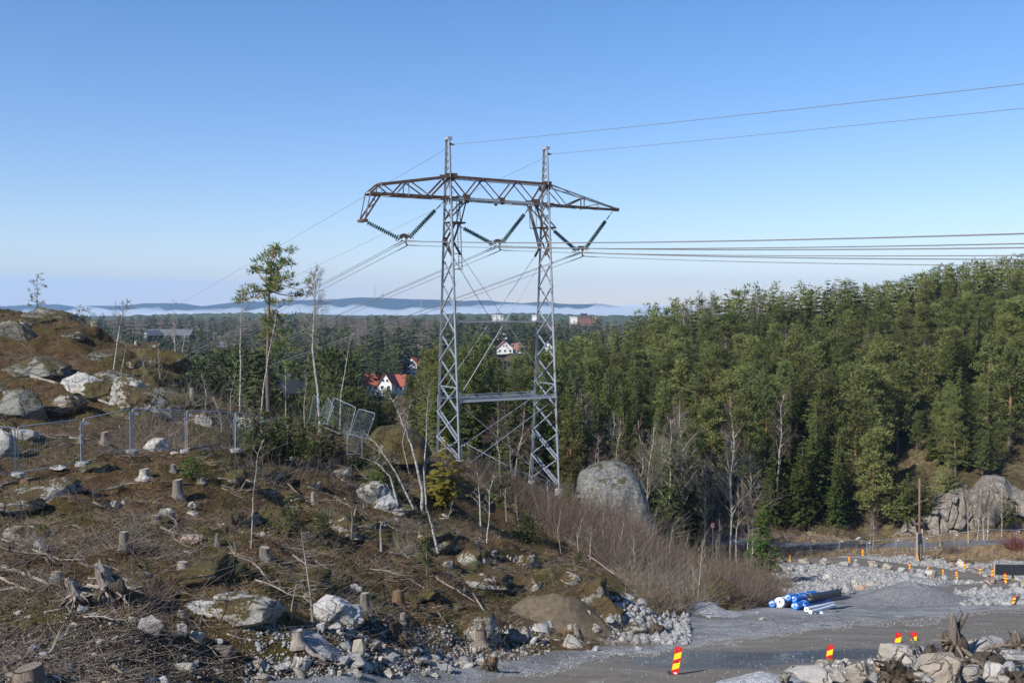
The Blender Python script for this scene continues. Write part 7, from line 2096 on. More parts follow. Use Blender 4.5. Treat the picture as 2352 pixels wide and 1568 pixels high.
soup('twig_litter', MAT['slash_wood'], 13000, ['hillside', 'soil'], 71, .15, 1.2, .009, 'grey twigs and logging slash littering the clearing', 'twigs', HB, (18, 80), .22)
soup('bark_litter', MAT['weathered_wood'], 3000, ['hillside', 'soil'], 72, .1, .6, .014, 'pale bark strips and wood splinters littering the clearing', 'twigs', HB, (18, 80), .18)
soup('slash_heap', MAT['dead_wood'], 7000, ['hillside', 'soil'], 73, .3, 1.5, .008, 'tangled grey brushwood in loose piles on the clearing', 'twigs', HB, (20, 75), .5, .2, 2, None, .05, 45, .7)
soup('dry_grass', MAT['straw_ground'], 26000, ['hillside'], 74, .06, .32, .006, 'dry brown grass and heather on the clearing', 'grass', HB, (20, 85), .9, .3, 1)
def gmat(name, a, b):
    t = NT(name, .95, .1); t.color(t.ramp(t.noise(1.5, 3, .6), [(.35, a), (.65, b)])); MAT[name] = t.m; return t.m
soup('heather', gmat('heather_sprigs', (.05, .022, .014), (.16, .075, .04)), 26000, ['hillside'], 75, .06, .26, .009, 'reddish brown heather covering the clearing', 'heather', HB, (20, 90), 1.0, .3, 1)
soup('moss_sprigs', gmat('moss_green', (.04, .042, .010), (.12, .11, .03)), 22000, ['hillside'], 76, .05, .18, .010, 'olive green moss and bilberry sprigs on the clearing', 'moss', HB, (20, 80), 1.0, .3, 1, None, .0, 130, 1.1)
soup('grass_tufts', gmat('fresh_grass', (.05, .075, .012), (.12, .15, .03)), 5000, ['hillside', 'soil'], 77, .06, .25, .006, 'small fresh green grass tufts on the clearing', 'grass', HB, (20, 60), 1.1, .3, 1, None, .0, 90, .18)
soup('straw_tufts', gmat('pale_straw', (.22, .15, .07), (.45, .34, .19)), 5000, ['hillside'], 78, .12, .5, .006, 'pale straw tufts bent over on the clearing', 'grass', HB, (20, 75), .5, .4, 2, None, .0, 70, .3)
soup('leaf_litter', gmat('orange_leaves', (.18, .09, .04), (.42, .25, .13)), 2200, ['hillside'], 79, .03, .10, .02, 'orange dead leaves under the bush right of the upturned stump', 'leaves', (310, 400, 1360, 1400), None, .2, .3, 1)
# brush on the slope below the tower
soup('leafless_brush', MAT['dry_stem'], 8500, ['brush_slope'], 81, .9, 3.9, .019, 'reddish brown leafless brush covering the slope below the tower', 'brush', None, None, 1.9, .16, 3)
soup('brush_twigs', MAT['birch_twig'], 9000, ['brush_slope'], 82, .4, 1.9, .012, 'fine purple brown twigs of the brush below the tower', 'brush', None, None, 1.2, .3, 2, None, .5)
soup('grey_brush', MAT['grey_twig'], 6500, ['brush_slope', 'straw_slope'], 83, .5, 3.6, .015, 'grey dead stems mixed into the brush below the tower', 'brush', None, None, .9, .2, 2)
soup('straw_grass', MAT['pale_straw'], 9000, ['straw_slope', 'brush_slope'], 84, .2, .8, .012, 'pale flattened straw at the foot of the brush slope', 'grass', None, None, .7, .3, 2)
soup('crest_brush', MAT['grey_twig'], 5200, ['hillside', 'forest_floor'], 85, .5, 2.4, .010, 'grey leafless scrub along the crest of the clearing', 'brush', (300, 1330, 860, 1130), (48, 108), 1.3, .2, 3)
soup('knoll_scrub', MAT['dry_stem'], 2500, ['hillside'], 86, .2, .9, .009, 'low brown scrub on the rocky knoll', 'brush', (-60, 480, 700, 980), (50, 90), 1.0, .3, 2)
soup('verge_straw', MAT['pale_straw'], 7000, ['verge'], 87, .2, .7, .02, 'pale dry grass along the far road', 'grass', (1600, 2450, 1220, 1285), (112, 140), .9, .3, 1)
soup('verge_brush', MAT['dry_stem'], 2600, ['verge', 'forest_floor'], 88, .5, 2.4, .018, 'brown leafless scrub at the forest edge by the far road', 'brush', (1600, 2450, 1190, 1285), (112, 145), 1.3, .2, 2)
def bush(px, py, r, hgt, n, mat, label, seed, name='leafless_bush'):
    p = ground(px, py); g = np.random.default_rng(seed)
    q = np.array([p[:]] * n) + g.normal(0, r * .22, (n, 3)) * np.array([1, 1, 0])
    v, f = twig_soup(q, seed, hgt * .4, hgt, .008 * p.y / 32, 1.0, .18, 3)
    tag(link(name, np_mesh(name, v, f, mat)), label, 'bush')
bush(352, 1385, .7, 1.3, 160, MAT['dry_stem'], 'leafless brown bush above the orange leaves', 91)
bush(762, 1200, .9, 1.0, 150, MAT['grey_twig'], 'grey dead brush pile beside the low dark spruce bush', 92)
bush(695, 1110, .8, 1.2, 130, MAT['birch_twig'], 'reddish brush on the mossy white rock', 93)
bush(925, 1270, 1.2, 1.3, 170, MAT['grey_twig'], 'grey slash of a dead spruce top on the slope', 94)
bush(2190, 1272, 1.6, 2.2, 120, MAT['dry_stem'], 'brown leafless bush at the bank by the far road', 95)
bush(2330, 1262, 2.2, 3.4, 200, gmat('red_twig', (.10, .03, .025), (.22, .07, .06)), 'red twigged bush at the right end of the far road', 96)
bush(1800, 1350, 1.2, 2.6, 120, MAT['grey_twig'], 'grey leafless bush in front of the pale rubble', 97)
bush(1770, 1385, 1.4, 2.2, 140, MAT['dry_stem'], 'brown bush left of the blue rolls', 98)
bush(300, 1235, .8, 1.1, 110, MAT['grey_twig'], 'grey dead branches sprawling right of the round topped stump', 99)
bush(1352, 1196, 1.6, 3.6, 170, MAT['dry_stem'], 'tall brown brush before the left foot of the huge boulder', 101)
bush(1405, 1215, 1.8, 4.0, 190, MAT['birch_twig'], 'tall purple brown brush before the middle of the huge boulder', 102)
bush(1462, 1228, 1.6, 3.8, 170, MAT['grey_twig'], 'grey brush before the right foot of the huge boulder', 103)
bush(1520, 1235, 1.8, 4.2, 180, MAT['grey_twig'], 'tall grey scrub right of the huge boulder', 104)
bush(1300, 1165, 1.5, 3.0, 150, MAT['dry_stem'], 'brown brush left of the huge boulder', 105)
bush(870, 1070, 1.4, 1.8, 160, MAT['grey_twig'], 'grey scrub before the moss capped boulder', 106)
bush(940, 1085, 1.4, 1.8, 150, MAT['grey_twig'], 'grey scrub right before the moss capped boulder', 107)
bush(430, 940, 1.2, 1.6, 120, MAT['grey_twig'], 'grey fallen crown beside the tall narrow cut trunk', 100)
# puddle in the left foreground
p = ground(285, 1556)
for k, (px, py, w, h) in enumerate(((262, 1549, 44, 6), (318, 1560, 60, 8))):
    p = ground(px, py); n = 28; g = np.random.default_rng(k)
    rr = 1 + .3 * np.sin(np.linspace(0, 6.28, n, endpoint=False) * 3 + k) + g.normal(0, .08, n)
    mz = min(hz(p.x + dx, p.y + dy) for dx in (-.3, 0, .3) for dy in (-.3, 0, .3)) + .10
    v = [(p.x + math.cos(a) * w / 2 * p.y / FPX * rr[i], p.y + math.sin(a) * .45 * rr[i], mz) for i, a in enumerate(np.linspace(0, 6.28, n, endpoint=False))]
    struct('puddle_water', MB().add(v, [tuple(range(n))]).mesh('puddle_water', MAT['puddle']))
# ------------------------------------------------------------------ fences, boards, rolls, signs
FS = MAT['fence_steel']
def fence_panel(a, b, h, label, group, lean=Vector((0, 0, 0)), wires=26, hw=7, r=.022, wr=.0028, foot=True, plate=True, legs=True):
    """a tubular mesh panel from ground point a to b"""
    a, b = Vector(a), Vector(b)
    t = thing('fence_panel', label, 'fence', a, None, None, group)
    up = Vector((0, 0, h)) + lean
    inw = (b - a).normalized() * .06
    A0, B0 = a + inw + up * .06, b - inw + up * .06
    A1, B1 = a + inw + up, b - inw + up
    c = (b - a).normalized() * .10
    part('frame', MB().tube([a + inw + Vector((0, 0, -.15)), A0, A1 - up.normalized() * .12, A1 - up.normalized() * .03 + c * .3, A1 + c, B1 - c, B1 - up.normalized() * .03 - c * .3, B1 - up.normalized() * .12, B0, b - inw + Vector((0, 0, -.15))], r, 6), FS, t, True)
    part('lower_rail', MB().tube([A0, B0], r * .8, 6), FS, t, True)
    mb = MB()
    for k in range(1, wires):
        f = k / wires; mb.tube([A0.lerp(B0, f), A1.lerp(B1, f)], wr, 3, False)
    for k in range(1, hw):
        f = k / hw; mb.tube([A0.lerp(A1, f), B0.lerp(B1, f)], wr, 3, False)
    o = part('wire_mesh', mb, FS, t); o['kind'] = 'stuff'
    d = (b - a).normalized(); nrm = Vector((d.y, -d.x, 0))
    rot = Matrix((d, -nrm, Vector((0, 0, 1)))).transposed()
    if plate:
        f = A1.lerp(B1, .07) - up.normalized() * .22 + nrm * .02
        part('name_plate', MB().box(f, (.22, .01, .10), rot), MAT['white_paint'], t)
    part('coupler', MB().box(B0.lerp(B1, .78), (.10, .07, .06), rot), FS, t)
    if foot:
        part('foot_block', MB().lathe([(.32, -.05), (.30, .10), (.25, .13)], 8, b + Vector((0, 0, .0))), MAT['concrete'], t)
    return t
NP = [(-118, 39.0), (38, 40.8), (188, 43.4), (302, 45.3), (428, 48.0), (540, 51.5), (600, 54.5), (662, 57.5)]
pts = []
for px, d in NP:
    p = P(px, 1000, d); pts.append(Vector((p.x, d, hz(p.x, d) + .05)))
ll = ['mesh fence panel cut by the left picture edge', 'first whole mesh fence panel from the left edge', 'second whole mesh fence panel, ending at the dark foot block', 'third whole mesh fence panel before the white boulder', 'mesh fence panel turning away right of the tall cut trunk', 'mesh fence panel half hidden by the young spruces', 'last mesh fence panel hidden in the spruce thicket']
for k in range(len(pts) - 1):
    fence_panel(pts[k], pts[k + 1], 2.0, ll[k], 'mesh fence across the clearing', wires=24 if k < 5 else 18, wr=.0024)
def fp(px, py, d): return P(px, py, d)
for a, b, up, lab in [
    ((708, 968, 64), (722, 985, 62.5), (720, 905, 64), 'crooked mesh panel standing on end beside the large white birch'),
    ((733, 958, 63), (748, 984, 62), (752, 910, 63), 'mesh panel leaning right beside the large white birch'),
    ((745, 985, 62.5), (800, 1010, 62), (765, 912, 63), 'tilted mesh panel behind the thin bent birch'),
    ((800, 1000, 62), (842, 1012, 61.5), (822, 938, 62), 'tilted mesh panel running down to the moss capped boulder'),
    ((795, 1045, 57), (834, 1047, 57.5), (795, 990, 57), 'upright mesh panel below the tilted ones')]:
    A, B, U = fp(*a), fp(*b), fp(*up)
    fence_panel(A, B, 0.001, lab, 'toppled mesh panels by the birches', lean=U - A, wires=14, r=.017, foot=False, plate=False)
q = [P(px, py, d) for px, py, d in ((1060, 1128, 88), (1176, 1150, 83), (1256, 1146, 83.5), (1325, 1140, 86))]
for k in range(3):
    A, B = q[k], q[k + 1]; A = Vector((A.x, A.y, hz(A.x, A.y))); B = Vector((B.x, B.y, hz(B.x, B.y)))
    fence_panel(A, B, 2.05, ['mesh panel left of the tower right leg, sunk in brush', 'mesh panel in front of the tower right leg', 'mesh panel between the tower and the huge boulder'][k], 'mesh panels at the tower foot', wires=14, r=.03)
FPX_ = [1628, 1683, 1742, 1801.5, 1861.5, 1928, 1991.5, 2058, 2123, 2191.5, 2261.5, 2334, 2406]
pts = []
for k, px in enumerate(FPX_):
    d = 128.5 - (1.2 if px > 2200 else 0); p = P(px, 1240, d); pts.append(Vector((p.x, d, hz(p.x, d))))
for k in range(len(pts) - 1):
    where = ['behind the round road sign', 'left of the bright spruce', 'behind the bright spruce', 'right of the bright spruce', 'second right of the bright spruce', 'left of the tallest far marker board', 'right of the tallest far marker board', 'left of the notice board posts', 'right of the notice board posts', 'before the left half of the cliff', 'before the right half of the cliff', 'at the right picture edge'][k]
    fence_panel(pts[k], pts[k + 1], 1.95, 'mesh fence panel along the far road, ' + where, 'mesh fence along the far road', wires=14, hw=5, r=.028, wr=.004, foot=False)

# marker boards
def board_proto(mirror, k):
    t = thing('marker_board', 'x', 'marker board')
    H_, Wd = 1.0, .26
    m = -1 if mirror else 1
    link('board', MB().box((0, 0, H_ / 2), (Wd, .035, H_)).mesh('board', MAT['red_paint']), t)
    y = -.0205
    lo, hi_ = .02, .98
    for z0 in (.16, .52) if not mirror else (.10, .37, .64):
        th = .22 if not mirror else .15
        rise = .12 if not mirror else .13
        w = Wd / 2 - .012
        za, zb = z0, z0 + rise
        q = [(-m * w, y, za), (m * w, y, zb), (m * w, y, zb + th), (-m * w, y, za + th)]
        if m < 0: q = q[::-1]
        q2 = [(a, b + .002, c) for a, b, c in q]
        link('yellow_stripe', MB().add(q + q2, [(0, 1, 2, 3), (4, 7, 6, 5), (0, 4, 5, 1), (1, 5, 6, 2), (2, 6, 7, 3), (3, 7, 4, 0)]).mesh('yellow_stripe', MAT['yellow_paint']), t)
    link('sticker', MB().box((.015, y - .002, .075), (.11, .004, .06)).mesh('sticker', MAT['white_paint']), t)
    if not mirror: link('sticker_mark', MB().box((-.015, y - .005, .078), (.02, .002, .03)).mesh('sticker_mark', MAT['blue_film']), t)
    link('handle_slot', MB().box((.01, y - .006, .47), (.09, .012, .03)).mesh('handle_slot', MAT['black_plastic']), t)
    link('top_bolt', MB().lathe([(.012, 0), (.012, .004)], 8, (0, y - .001, .93), Matrix.Rotation(R(90), 3, 'X')).mesh('top_bolt', MAT['yellow_paint']), t)
    link('foot_plate', MB().box((0, 0, .01), (.40, .50, .06)).mesh('foot_plate', MAT['black_plastic']), t)
    return t
protoA, protoB = board_proto(False, 0), board_proto(True, 1)
used = {False: False, True: False}
def board(px, py, hpx, tilt, label, mirror=False, d=None, turn=0.0, hm=1.0):
    d = d or hm * FPX / hpx
    p = P(px, py, d); z = p.z
    pr = protoB if mirror else protoA
    rot = (0, R(tilt), turn); sc = hpx * d / FPX
    if not used[mirror]:
        used[mirror] = True; t = pr
        t.location = p; t.rotation_euler = rot; t.scale = (sc, sc, sc)
    else: t = dup(pr, p, rot, sc)
    t['label'] = label; t['group'] = 'red and yellow marker boards'
board(1549, 1549, 66, 9, 'nearest red and yellow marker board leaning right on the near road edge', False, ground(1549, 1549).y)
board(1900, 1535, 56, 8, 'marker board half hidden behind the brown rock of the foreground bank', False, 38)
board(2056, 1506, 55, 9, 'left one of two marker boards behind the large tan rock', False, 43)
board(2098, 1506, 56, 0, 'right one of two marker boards, behind the thin weathered branch', False, 44)
board(2324, 1390, 24.5, 17, 'tilted marker board standing in front of the large grey boulder at the right', False, ground(2324, 1390).y)
def far_board(X, Y, h, tilt, lab, mirror): 
    px, py = c4(X, Y); g_ = ground(px, py); board(px, py, h / 4, tilt, lab, mirror, g_.y)
for a in [(199, 458, 68, 1, 'marker board right beside the bright spruce', True), (745, 470, 70, -2, 'marker board behind the low grey boulder of the road row', True), (868, 404, 70, 1, 'marker board alone beyond the far road', True), (1381, 452, 66, -10, 'leaning marker board at the foot of the notice board posts', True),
          (1300, 530, 66, 0, 'marker board behind the squarish boulder', False), (1465, 550, 60, 3, 'marker board behind the pale cracked boulder', False), (1607, 585, 68, 0, 'marker board at the right end of the boulder row', True), (1735, 616, 82, -5, 'marker board on the gravel beyond the dark gravel heap', True),
          (1807, 536, 76, 1, 'marker board beyond the far road left of the dead branches', False), (1944, 576, 74, 3, 'marker board right of the dead branches beyond the road', False), (2056, 598, 88, 4, 'marker board at the left end of the black gridded panel', False), (2182, 655, 98, -3, 'largest marker board before the black gridded panel', True), (2250, 630, 70, -2, 'smaller marker board before the right part of the black panel', True),
          (-192 + 4 * 0, 398, 50, 3, 'small marker board behind the left side of the bright spruce', False)]:
    far_board(*a)

# geotextile rolls
def cR(X, Y): return S(3050 + X / 5.6, 2200 + Y / 5.6)
def roll(X, Y, r, X2, Y2, mat, endm, label, L=5.2, d=None, z_off=0, core=False, r2=None, bands=True, cat='roll', name='fabric_roll', seed=0):
    px, py = cR(X, Y); q = d or 64.0
    d2_ = ground(*cR(X, Y + r)).y
    if not (name == 'fabric_roll' and Y < 1150): q = d2_ - .05
    rad = r * 1.1 / 5.6 * .57422 * q / FPX
    a = P(px, py, q)
    px2, py2 = cR(X2, Y2)
    dx = (px2 - px)
    # far end: same height above the sloping ground
    d2 = q + L * .90
    b = P(px2, py2, d2)
    t = thing(name, label, cat, a, None, None, 'rolls of building fabric on the yard')
    ax = (b - a).normalized()
    g = np.random.default_rng(seed)
    mb = MB()
    pts = [a.lerp(b, k / 8) + Vector((0, 0, (0 if k in (0, 8) else -.02 * math.sin(k / 8 * math.pi)))) for k in range(9)]
    mb.tube(pts, [rad * (.97 + .03 * g.random()) for k in range(9)], 20, False)
    part('wrapping', mb, MAT[mat], t, True)
    M = ax.to_track_quat('Z', 'Y').to_matrix()
    for e, s in ((a, -1), (b, 1)):
        em = MB(); n = 20
        prof = [(rad, 0), (rad * .93, .04 * s), (rad * .6, .055 * s), (rad * .25, .03 * s), (.02, .01 * s)] if not core else [(rad, 0), (rad * .96, .015 * s), (rad * .34, .02 * s), (rad * .32, -.03 * s), (rad * .30, -.12 * s)]
        vs = []
        for k, (rr, z) in enumerate(prof):
            for j in range(n):
                th = 2 * math.pi * j / n
                w = 1 + (0 if core or k in (0,) else .12 * g.normal())
                vs.append(e + M @ Vector((math.cos(th) * rr, math.sin(th) * rr, z * (w if not core else 1))))
        fs = [(k * n + j, k * n + (j + 1) % n, (k + 1) * n + (j + 1) % n, (k + 1) * n + j) for k in range(len(prof) - 1) for j in range(n)]
        part('gathered_end' if not core else 'open_end', em.add(vs, fs), MAT[endm], t, not core)
    if core:
        part('core_hole', MB().lathe([(rad * .29, -.05), (rad * .29, -.02)], 14, a + ax * .05, M), MAT['black_plastic'], t)
    if bands:
        for f in (.35, .62):
            c = a.lerp(b, f)
            part('tape_band', MB().tube([c - ax * .04, c + ax * .04], rad * 1.012, 20), MAT['tape_grey'], t, True)
        for s in range(2):
            th = g.uniform(1.2, 2.6) if s else g.uniform(-.3, 1)
            c = a + M @ Vector((math.cos(th) * rad * .5, math.sin(th) * rad * .55, -.075))
            part('paper_label', MB().box(c, (rad * .5, rad * .35, .012), M @ Matrix.Rotation(g.uniform(0, 3), 3, 'Z')), MAT['white_paint'], t)
    return t
plain('tape_grey', (.25, .30, .42), .5, var=.05)
roll(212, 1200, 74, 420, 1150, 'blue_film', 'blue_film_end', 'small blue wrapped roll at the left end of the stack', 3, 69.8, seed=1)
roll(378, 1170, 108, 800, 1075, 'white_fabric', 'white_film_end', 'thick white wrapped roll with black handwriting on its end', 4.5, 69.8, seed=2, bands=False)
roll(582, 1200, 74, 1010, 1110, 'blue_film', 'blue_film_end', 'blue roll under the two top rolls, right of the thick white roll', 5, 69.6, seed=3)
roll(727, 1250, 77, 1262, 1108, 'blue_film', 'blue_film_end', 'blue roll lying second from the thin white rolls', 5, 69.2, seed=4)
roll(888, 1252, 80, 1450, 1122, 'blue_film', 'blue_film_end', 'blue roll lying next to the thin white rolls', 5, 69.0, seed=5)
roll(572, 1062, 70, 1150, 962, 'blue_film', 'blue_film_end', 'left upper blue roll on top of the stack', 5, 64.2, seed=6)
roll(702, 1098, 67, 1282, 992, 'blue_film', 'blue_film_end', 'right upper blue roll on top of the stack with torn film', 5, 64.2, seed=7)
roll(1060, 1060, 84, 1690, 948, 'black_membrane', 'black_membrane', 'thick black membrane roll behind the blue rolls', 5.2, 64.2, seed=8, bands=False)
roll(985, 1325, 52, 1560, 1182, 'white_fabric', 'white_paint', 'longer thin white roll with an open core', 5, 68.6, core=True, bands=False, seed=9)
roll(1075, 1380, 38, 1600, 1232, 'white_fabric', 'white_paint', 'thinnest white roll in front of the stack', 5, 68.2, core=True, bands=False, seed=10)
# the marks written on the end of the thick white roll
qd = ground(*cR(378, 1170 + 108)).y - .05; a = P(*cR(378, 1170), qd); bq = P(*cR(800, 1075), qd + 4.05)
wr = [o for o in COL.objects if o.get('label', '').startswith('thick white wrapped')][0]
M = (bq - a).normalized().to_track_quat('Z', 'Y').to_matrix(); rad_ = 108 / 5.6 * .57422 * 69.8 / FPX
mk = MB()
g = np.random.default_rng(4)
for k in range(9):
    c = a + M @ Vector((g.uniform(-.6, .6) * rad_, g.uniform(-.6, .4) * rad_, -.075)); mk.box(c, (.10, .02, .01), M @ Matrix.Rotation(g.uniform(0, 3.1), 3, 'Z'))
o = part('handwriting', mk, MAT['sign_text_black'], wr); o['kind'] = 'stuff'
sh = [ground(*cR(X, Y)) for X, Y, dd in ((1430, 1090, 0), (1620, 1040, 0), (1820, 1030, 0), (2075, 1075, 0), (1860, 1105, 0), (1540, 1140, 0))]
sh = [Vector((p.x, p.y, hz(p.x, p.y) + .07 + .03 * (k % 2))) for k, p in enumerate(sh)]
n = len(sh)
tag(link('membrane_sheet', MB().add(sh + [p - Vector((0, 0, .03)) for p in sh], [tuple(range(n)), tuple(range(2 * n - 1, n - 1, -1))] + [(i, n + i, n + (i + 1) % n, (i + 1) % n) for i in range(n)]).mesh('membrane_sheet', MAT['black_membrane'])), 'black membrane sheet unrolled flat on the gravel behind the rolls', 'sheet')
p = ground(*cR(1230, 1410)); v, f = ico(3); v = v * (1 + .2 * np.sin(v @ np.random.default_rng(2).normal(0, 3, (3, 3))).sum(1, keepdims=True) / 2)
tag(link('film_scrap', np_mesh('film_scrap', v * np.array([.42, .25, .12]), f, MAT['white_fabric'], True), None, (p.x, p.y, p.z)), 'crumpled white film scrap beside the thinnest white roll', 'scrap')

# utility pole, notice board, road sign, black panel, manhole lids
d = 122.5; p = P(2111, 1268, d); zb = hz(p.x, d)
t = thing('utility_pole', 'reddish brown wooden utility pole standing before the grey cliff', 'pole', (p.x, d, zb)); H_ = (1268 - 1081) / FPX * d + .2
part('shaft', MB().tube([Vector((p.x, d, zb - .6)), Vector((p.x, d, zb + H_ * .5)), Vector((p.x - .05, d, zb + H_))], [.145, .13, .115], 12), MAT['pole_wood'], t, True)
part('metal_band', MB().tube([Vector((p.x - .04, d, zb + H_ - .85)), Vector((p.x - .04, d, zb + H_ - .78))], .135, 12), MAT['galvanised'], t)
part('insulator_pin', MB().box((p.x - .04, d - .18, zb + H_ - .8), (.3, .08, .06)), MAT['galvanised'], t)
d = 120.5; a_, b_ = P(2105.5, 1272, d), P(2117, 1271, d + 1.2)
t = thing('notice_board', 'dark notice board held edge on between two pale wooden posts', 'notice board', (a_.x, d, hz(a_.x, d)))
for q_, hp_ in ((a_, (1272 - 1204) / FPX * d), (b_, (1271 - 1199) / FPX * (d + 1.2))):
    z0 = hz(q_.x, q_.y)
    part('post', MB().box((q_.x, q_.y, z0 + hp_ / 2 - .1), (.17, .17, hp_ + .4)), MAT['post_wood'], t)
z0 = hz(a_.x, d)
m_ = (a_ + b_) / 2
dirv = Vector((b_.x - a_.x, b_.y - a_.y, 0)); ang = math.atan2(dirv.y, dirv.x)
part('panel', MB().box((m_.x, m_.y, z0 + 2.7), (dirv.length - .16, .06, 1.35), Matrix.Rotation(ang, 3, 'Z')), MAT['notice_board'], t)
d = 118; p = P(1636.5, 1239, d); z0 = hz(p.x, d); zt = P(1636.5, 1206, d).z
t = thing('road_sign', 'round red ringed road sign with worn white face turned aside on a grey post', 'road sign', (p.x, d, z0))
part('sign_post', MB().tube([Vector((p.x, d, z0 - .3)), Vector((p.x, d, zt + .2))], .035, 8), MAT['galvanised'], t)
rz = Matrix.Rotation(R(40), 3, 'Z') @ Matrix.Rotation(R(90), 3, 'X')
part('sign_plate', MB().lathe([(.42, 0), (.42, .03)], 24, Vector((p.x, d - .07, zt)), rz), MAT['red_paint'], t)
part('white_face', MB().lathe([(.29, .03), (.29, .036)], 24, Vector((p.x, d - .07, zt)), rz), MAT['white_paint'], t)
part('worn_mark', MB().box(Vector((p.x, d - .07, zt + .05)) + rz @ Vector((0, 0, .04)), (.26, .22, .004), rz), MAT['galvanised_worn'], t)
d = 95; a_, b_ = P(2285, 1320, d), P(2420, 1322, d - 1)
t = thing('gridded_panel', 'long black gridded panel leaning upright between wooden posts beside the far road', 'panel', (a_.x, d, P(2285, 1320, d).z))
H_ = 25.5 / FPX * d; Ld = (b_ - a_).length; ux = (b_ - a_).normalized(); rot = Matrix((ux, Vector((-ux.y, ux.x, 0)), Vector((0, 0, 1)))).transposed()
def gp(u, w, z): return a_ + ux * u + Vector((-ux.y, ux.x, 0)) * w + Vector((0, 0, z))
part('back_sheet', MB().box(gp(Ld / 2, .05, H_ / 2), (Ld, .05, H_), rot), MAT['black_plastic'], t)
for i in range(24):
    for j in range(4):
        part('panel_cell', MB().box(gp((i + .5) * Ld / 24, -.01, H_ * (j + .5) / 4), (Ld / 24 - .03, .06, H_ / 4 - .035), rot), MAT['panel_cell_dark'] if 'panel_cell_dark' in MAT else plain('panel_cell_dark', (.032, .034, .042), .35, spec=.5, var=.3), t)
for i in range(8):
    part('top_cap', MB().box(gp((i + .5) * Ld / 8, .02, H_ + .03), (Ld / 8 - .02, .1, .05), rot), MAT['galvanised_worn'], t)
for u in (-.06, 2.85): part('post', MB().box(gp(u, 0, H_ * .48), (.12, .12, H_ * 1.15), rot), MAT['post_wood'], t)
def manhole(px, py, d, label):
    p = P(px, py, d)
    t = thing('manhole_lid', label, 'manhole', p)
    part('concrete_ring', MB().lathe([(.50, -.5), (.50, -.06), (.46, -.04)], 28, p), MAT['concrete'], t)
    part('iron_frame', MB().lathe([(.43, -.05), (.43, .04), (.37, .06), (.36, .03)], 28, p), MAT['dark_metal'], t)
    l = part('lid', MB().lathe([(.355, .0), (.35, .05), (.05, .055)], 28, p), MAT['manhole_iron'], t)
    for k in range(-3, 4):
        w = math.sqrt(max(0, .31 ** 2 - (k * .085) ** 2))
        link('lid_rib', MB().box((0, k * .085, .062), (2 * w, .03, .016)).mesh('lid_rib', MAT['manhole_iron']), l)
manhole(2290, 1374, 75, 'rusty round manhole lid on a ring in the right stone heap')
manhole(2136, 1482, 44.5, 'rusty round manhole lid on a concrete ring behind the upright root mass')

# houses of the valley
def house(px, py, wpx, hpx, d, roof, wall, label, rot=0.0, depth=8, wn=(3, 1), name='house', gable=False, chim=True, roof_r=.45):
    p = P(px, py, d); W_ = wpx * d / FPX; H_ = hpx * d / FPX; wall_h = H_ * (1 - roof_r)
    t = thing(name, label, 'house' if name == 'house' else 'building', p, (0, 0, rot))
    def pt(nm, mb, m, par=None): return link(nm, mb.mesh(nm, m), par or t)
    Dp = depth
    g_ = MB().box((0, Dp / 2, wall_h / 2 - 1), (W_, Dp, wall_h + 2))
    if gable: g_.add([(-W_ / 2, 0, wall_h), (W_ / 2, 0, wall_h), (0, 0, H_ - .15), (-W_ / 2, Dp, wall_h), (W_ / 2, Dp, wall_h), (0, Dp, H_ - .15)], [(0, 1, 2), (4, 3, 5)])
    else: g_.add([(-W_ / 2, 0, wall_h), (-W_ / 2, Dp, wall_h), (-W_ / 2, Dp / 2, H_ - .15), (W_ / 2, 0, wall_h), (W_ / 2, Dp, wall_h), (W_ / 2, Dp / 2, H_ - .15)], [(1, 0, 2), (3, 4, 5)])
    pt('wall', g_, wall)
    o = .5; th = .25
    mb = MB()
    if gable:
        for s in (-1, 1):
            q = [(s * (W_ / 2 + o), -o, wall_h - o * .7), (0, -o, H_), (0, Dp + o, H_), (s * (W_ / 2 + o), Dp + o, wall_h - o * .7)]
            mb.add(q + [(x, y, z + th) for x, y, z in q], [(0, 1, 2, 3), (7, 6, 5, 4), (0, 4, 5, 1), (1, 5, 6, 2), (2, 6, 7, 3), (3, 7, 4, 0)])
    else:
        for y0 in (0, Dp):
            yy = y0 - o if y0 == 0 else y0 + o
            q = [(-W_ / 2 - o, yy, wall_h - o * .5), (W_ / 2 + o, yy, wall_h - o * .5), (W_ / 2 + o, Dp / 2, H_), (-W_ / 2 - o, Dp / 2, H_)]
            mb.add(q + [(x, y, z + th) for x, y, z in q], [(0, 1, 2, 3), (7, 6, 5, 4), (0, 4, 5, 1), (1, 5, 6, 2), (2, 6, 7, 3), (3, 7, 4, 0)])
    rf = pt('roof', mb, roof)
    if chim: link('chimney', MB().box((W_ * .2, Dp / 2, H_ + .5), (.8, .8, 1.8)).mesh('chimney', MAT['black_roof']), rf)
    for j in range(wn[1]):
        for i in range(wn[0]):
            x = -W_ / 2 + W_ * (i + .5) / wn[0]; z = wall_h * (j + .55) / wn[1]
            fr_ = pt('window', MB().box((x, -.04, z), (min(1.5, W_ / wn[0] * .6), .08, min(1.5, wall_h / wn[1] * .6))), MAT['white_paint'])
            link('pane', MB().box((x, -.09, z), (min(1.5, W_ / wn[0] * .6) - .3, .04, min(1.5, wall_h / wn[1] * .6) - .3)).mesh('pane', MAT['window_glass']), fr_)
    if gable and H_ - wall_h > 2.5:
        for x in (-.8, .8):
            fr_ = pt('window', MB().box((x, -.04, wall_h + (H_ - wall_h) * .35), (1.1, .08, 1.3)), MAT['white_paint'])
            link('pane', MB().box((x, -.09, wall_h + (H_ - wall_h) * .35), (.8, .04, 1.0)).mesh('pane', MAT['window_glass']), fr_)
    return t
RT, WW = MAT['red_roof_tile'], MAT['white_wood']
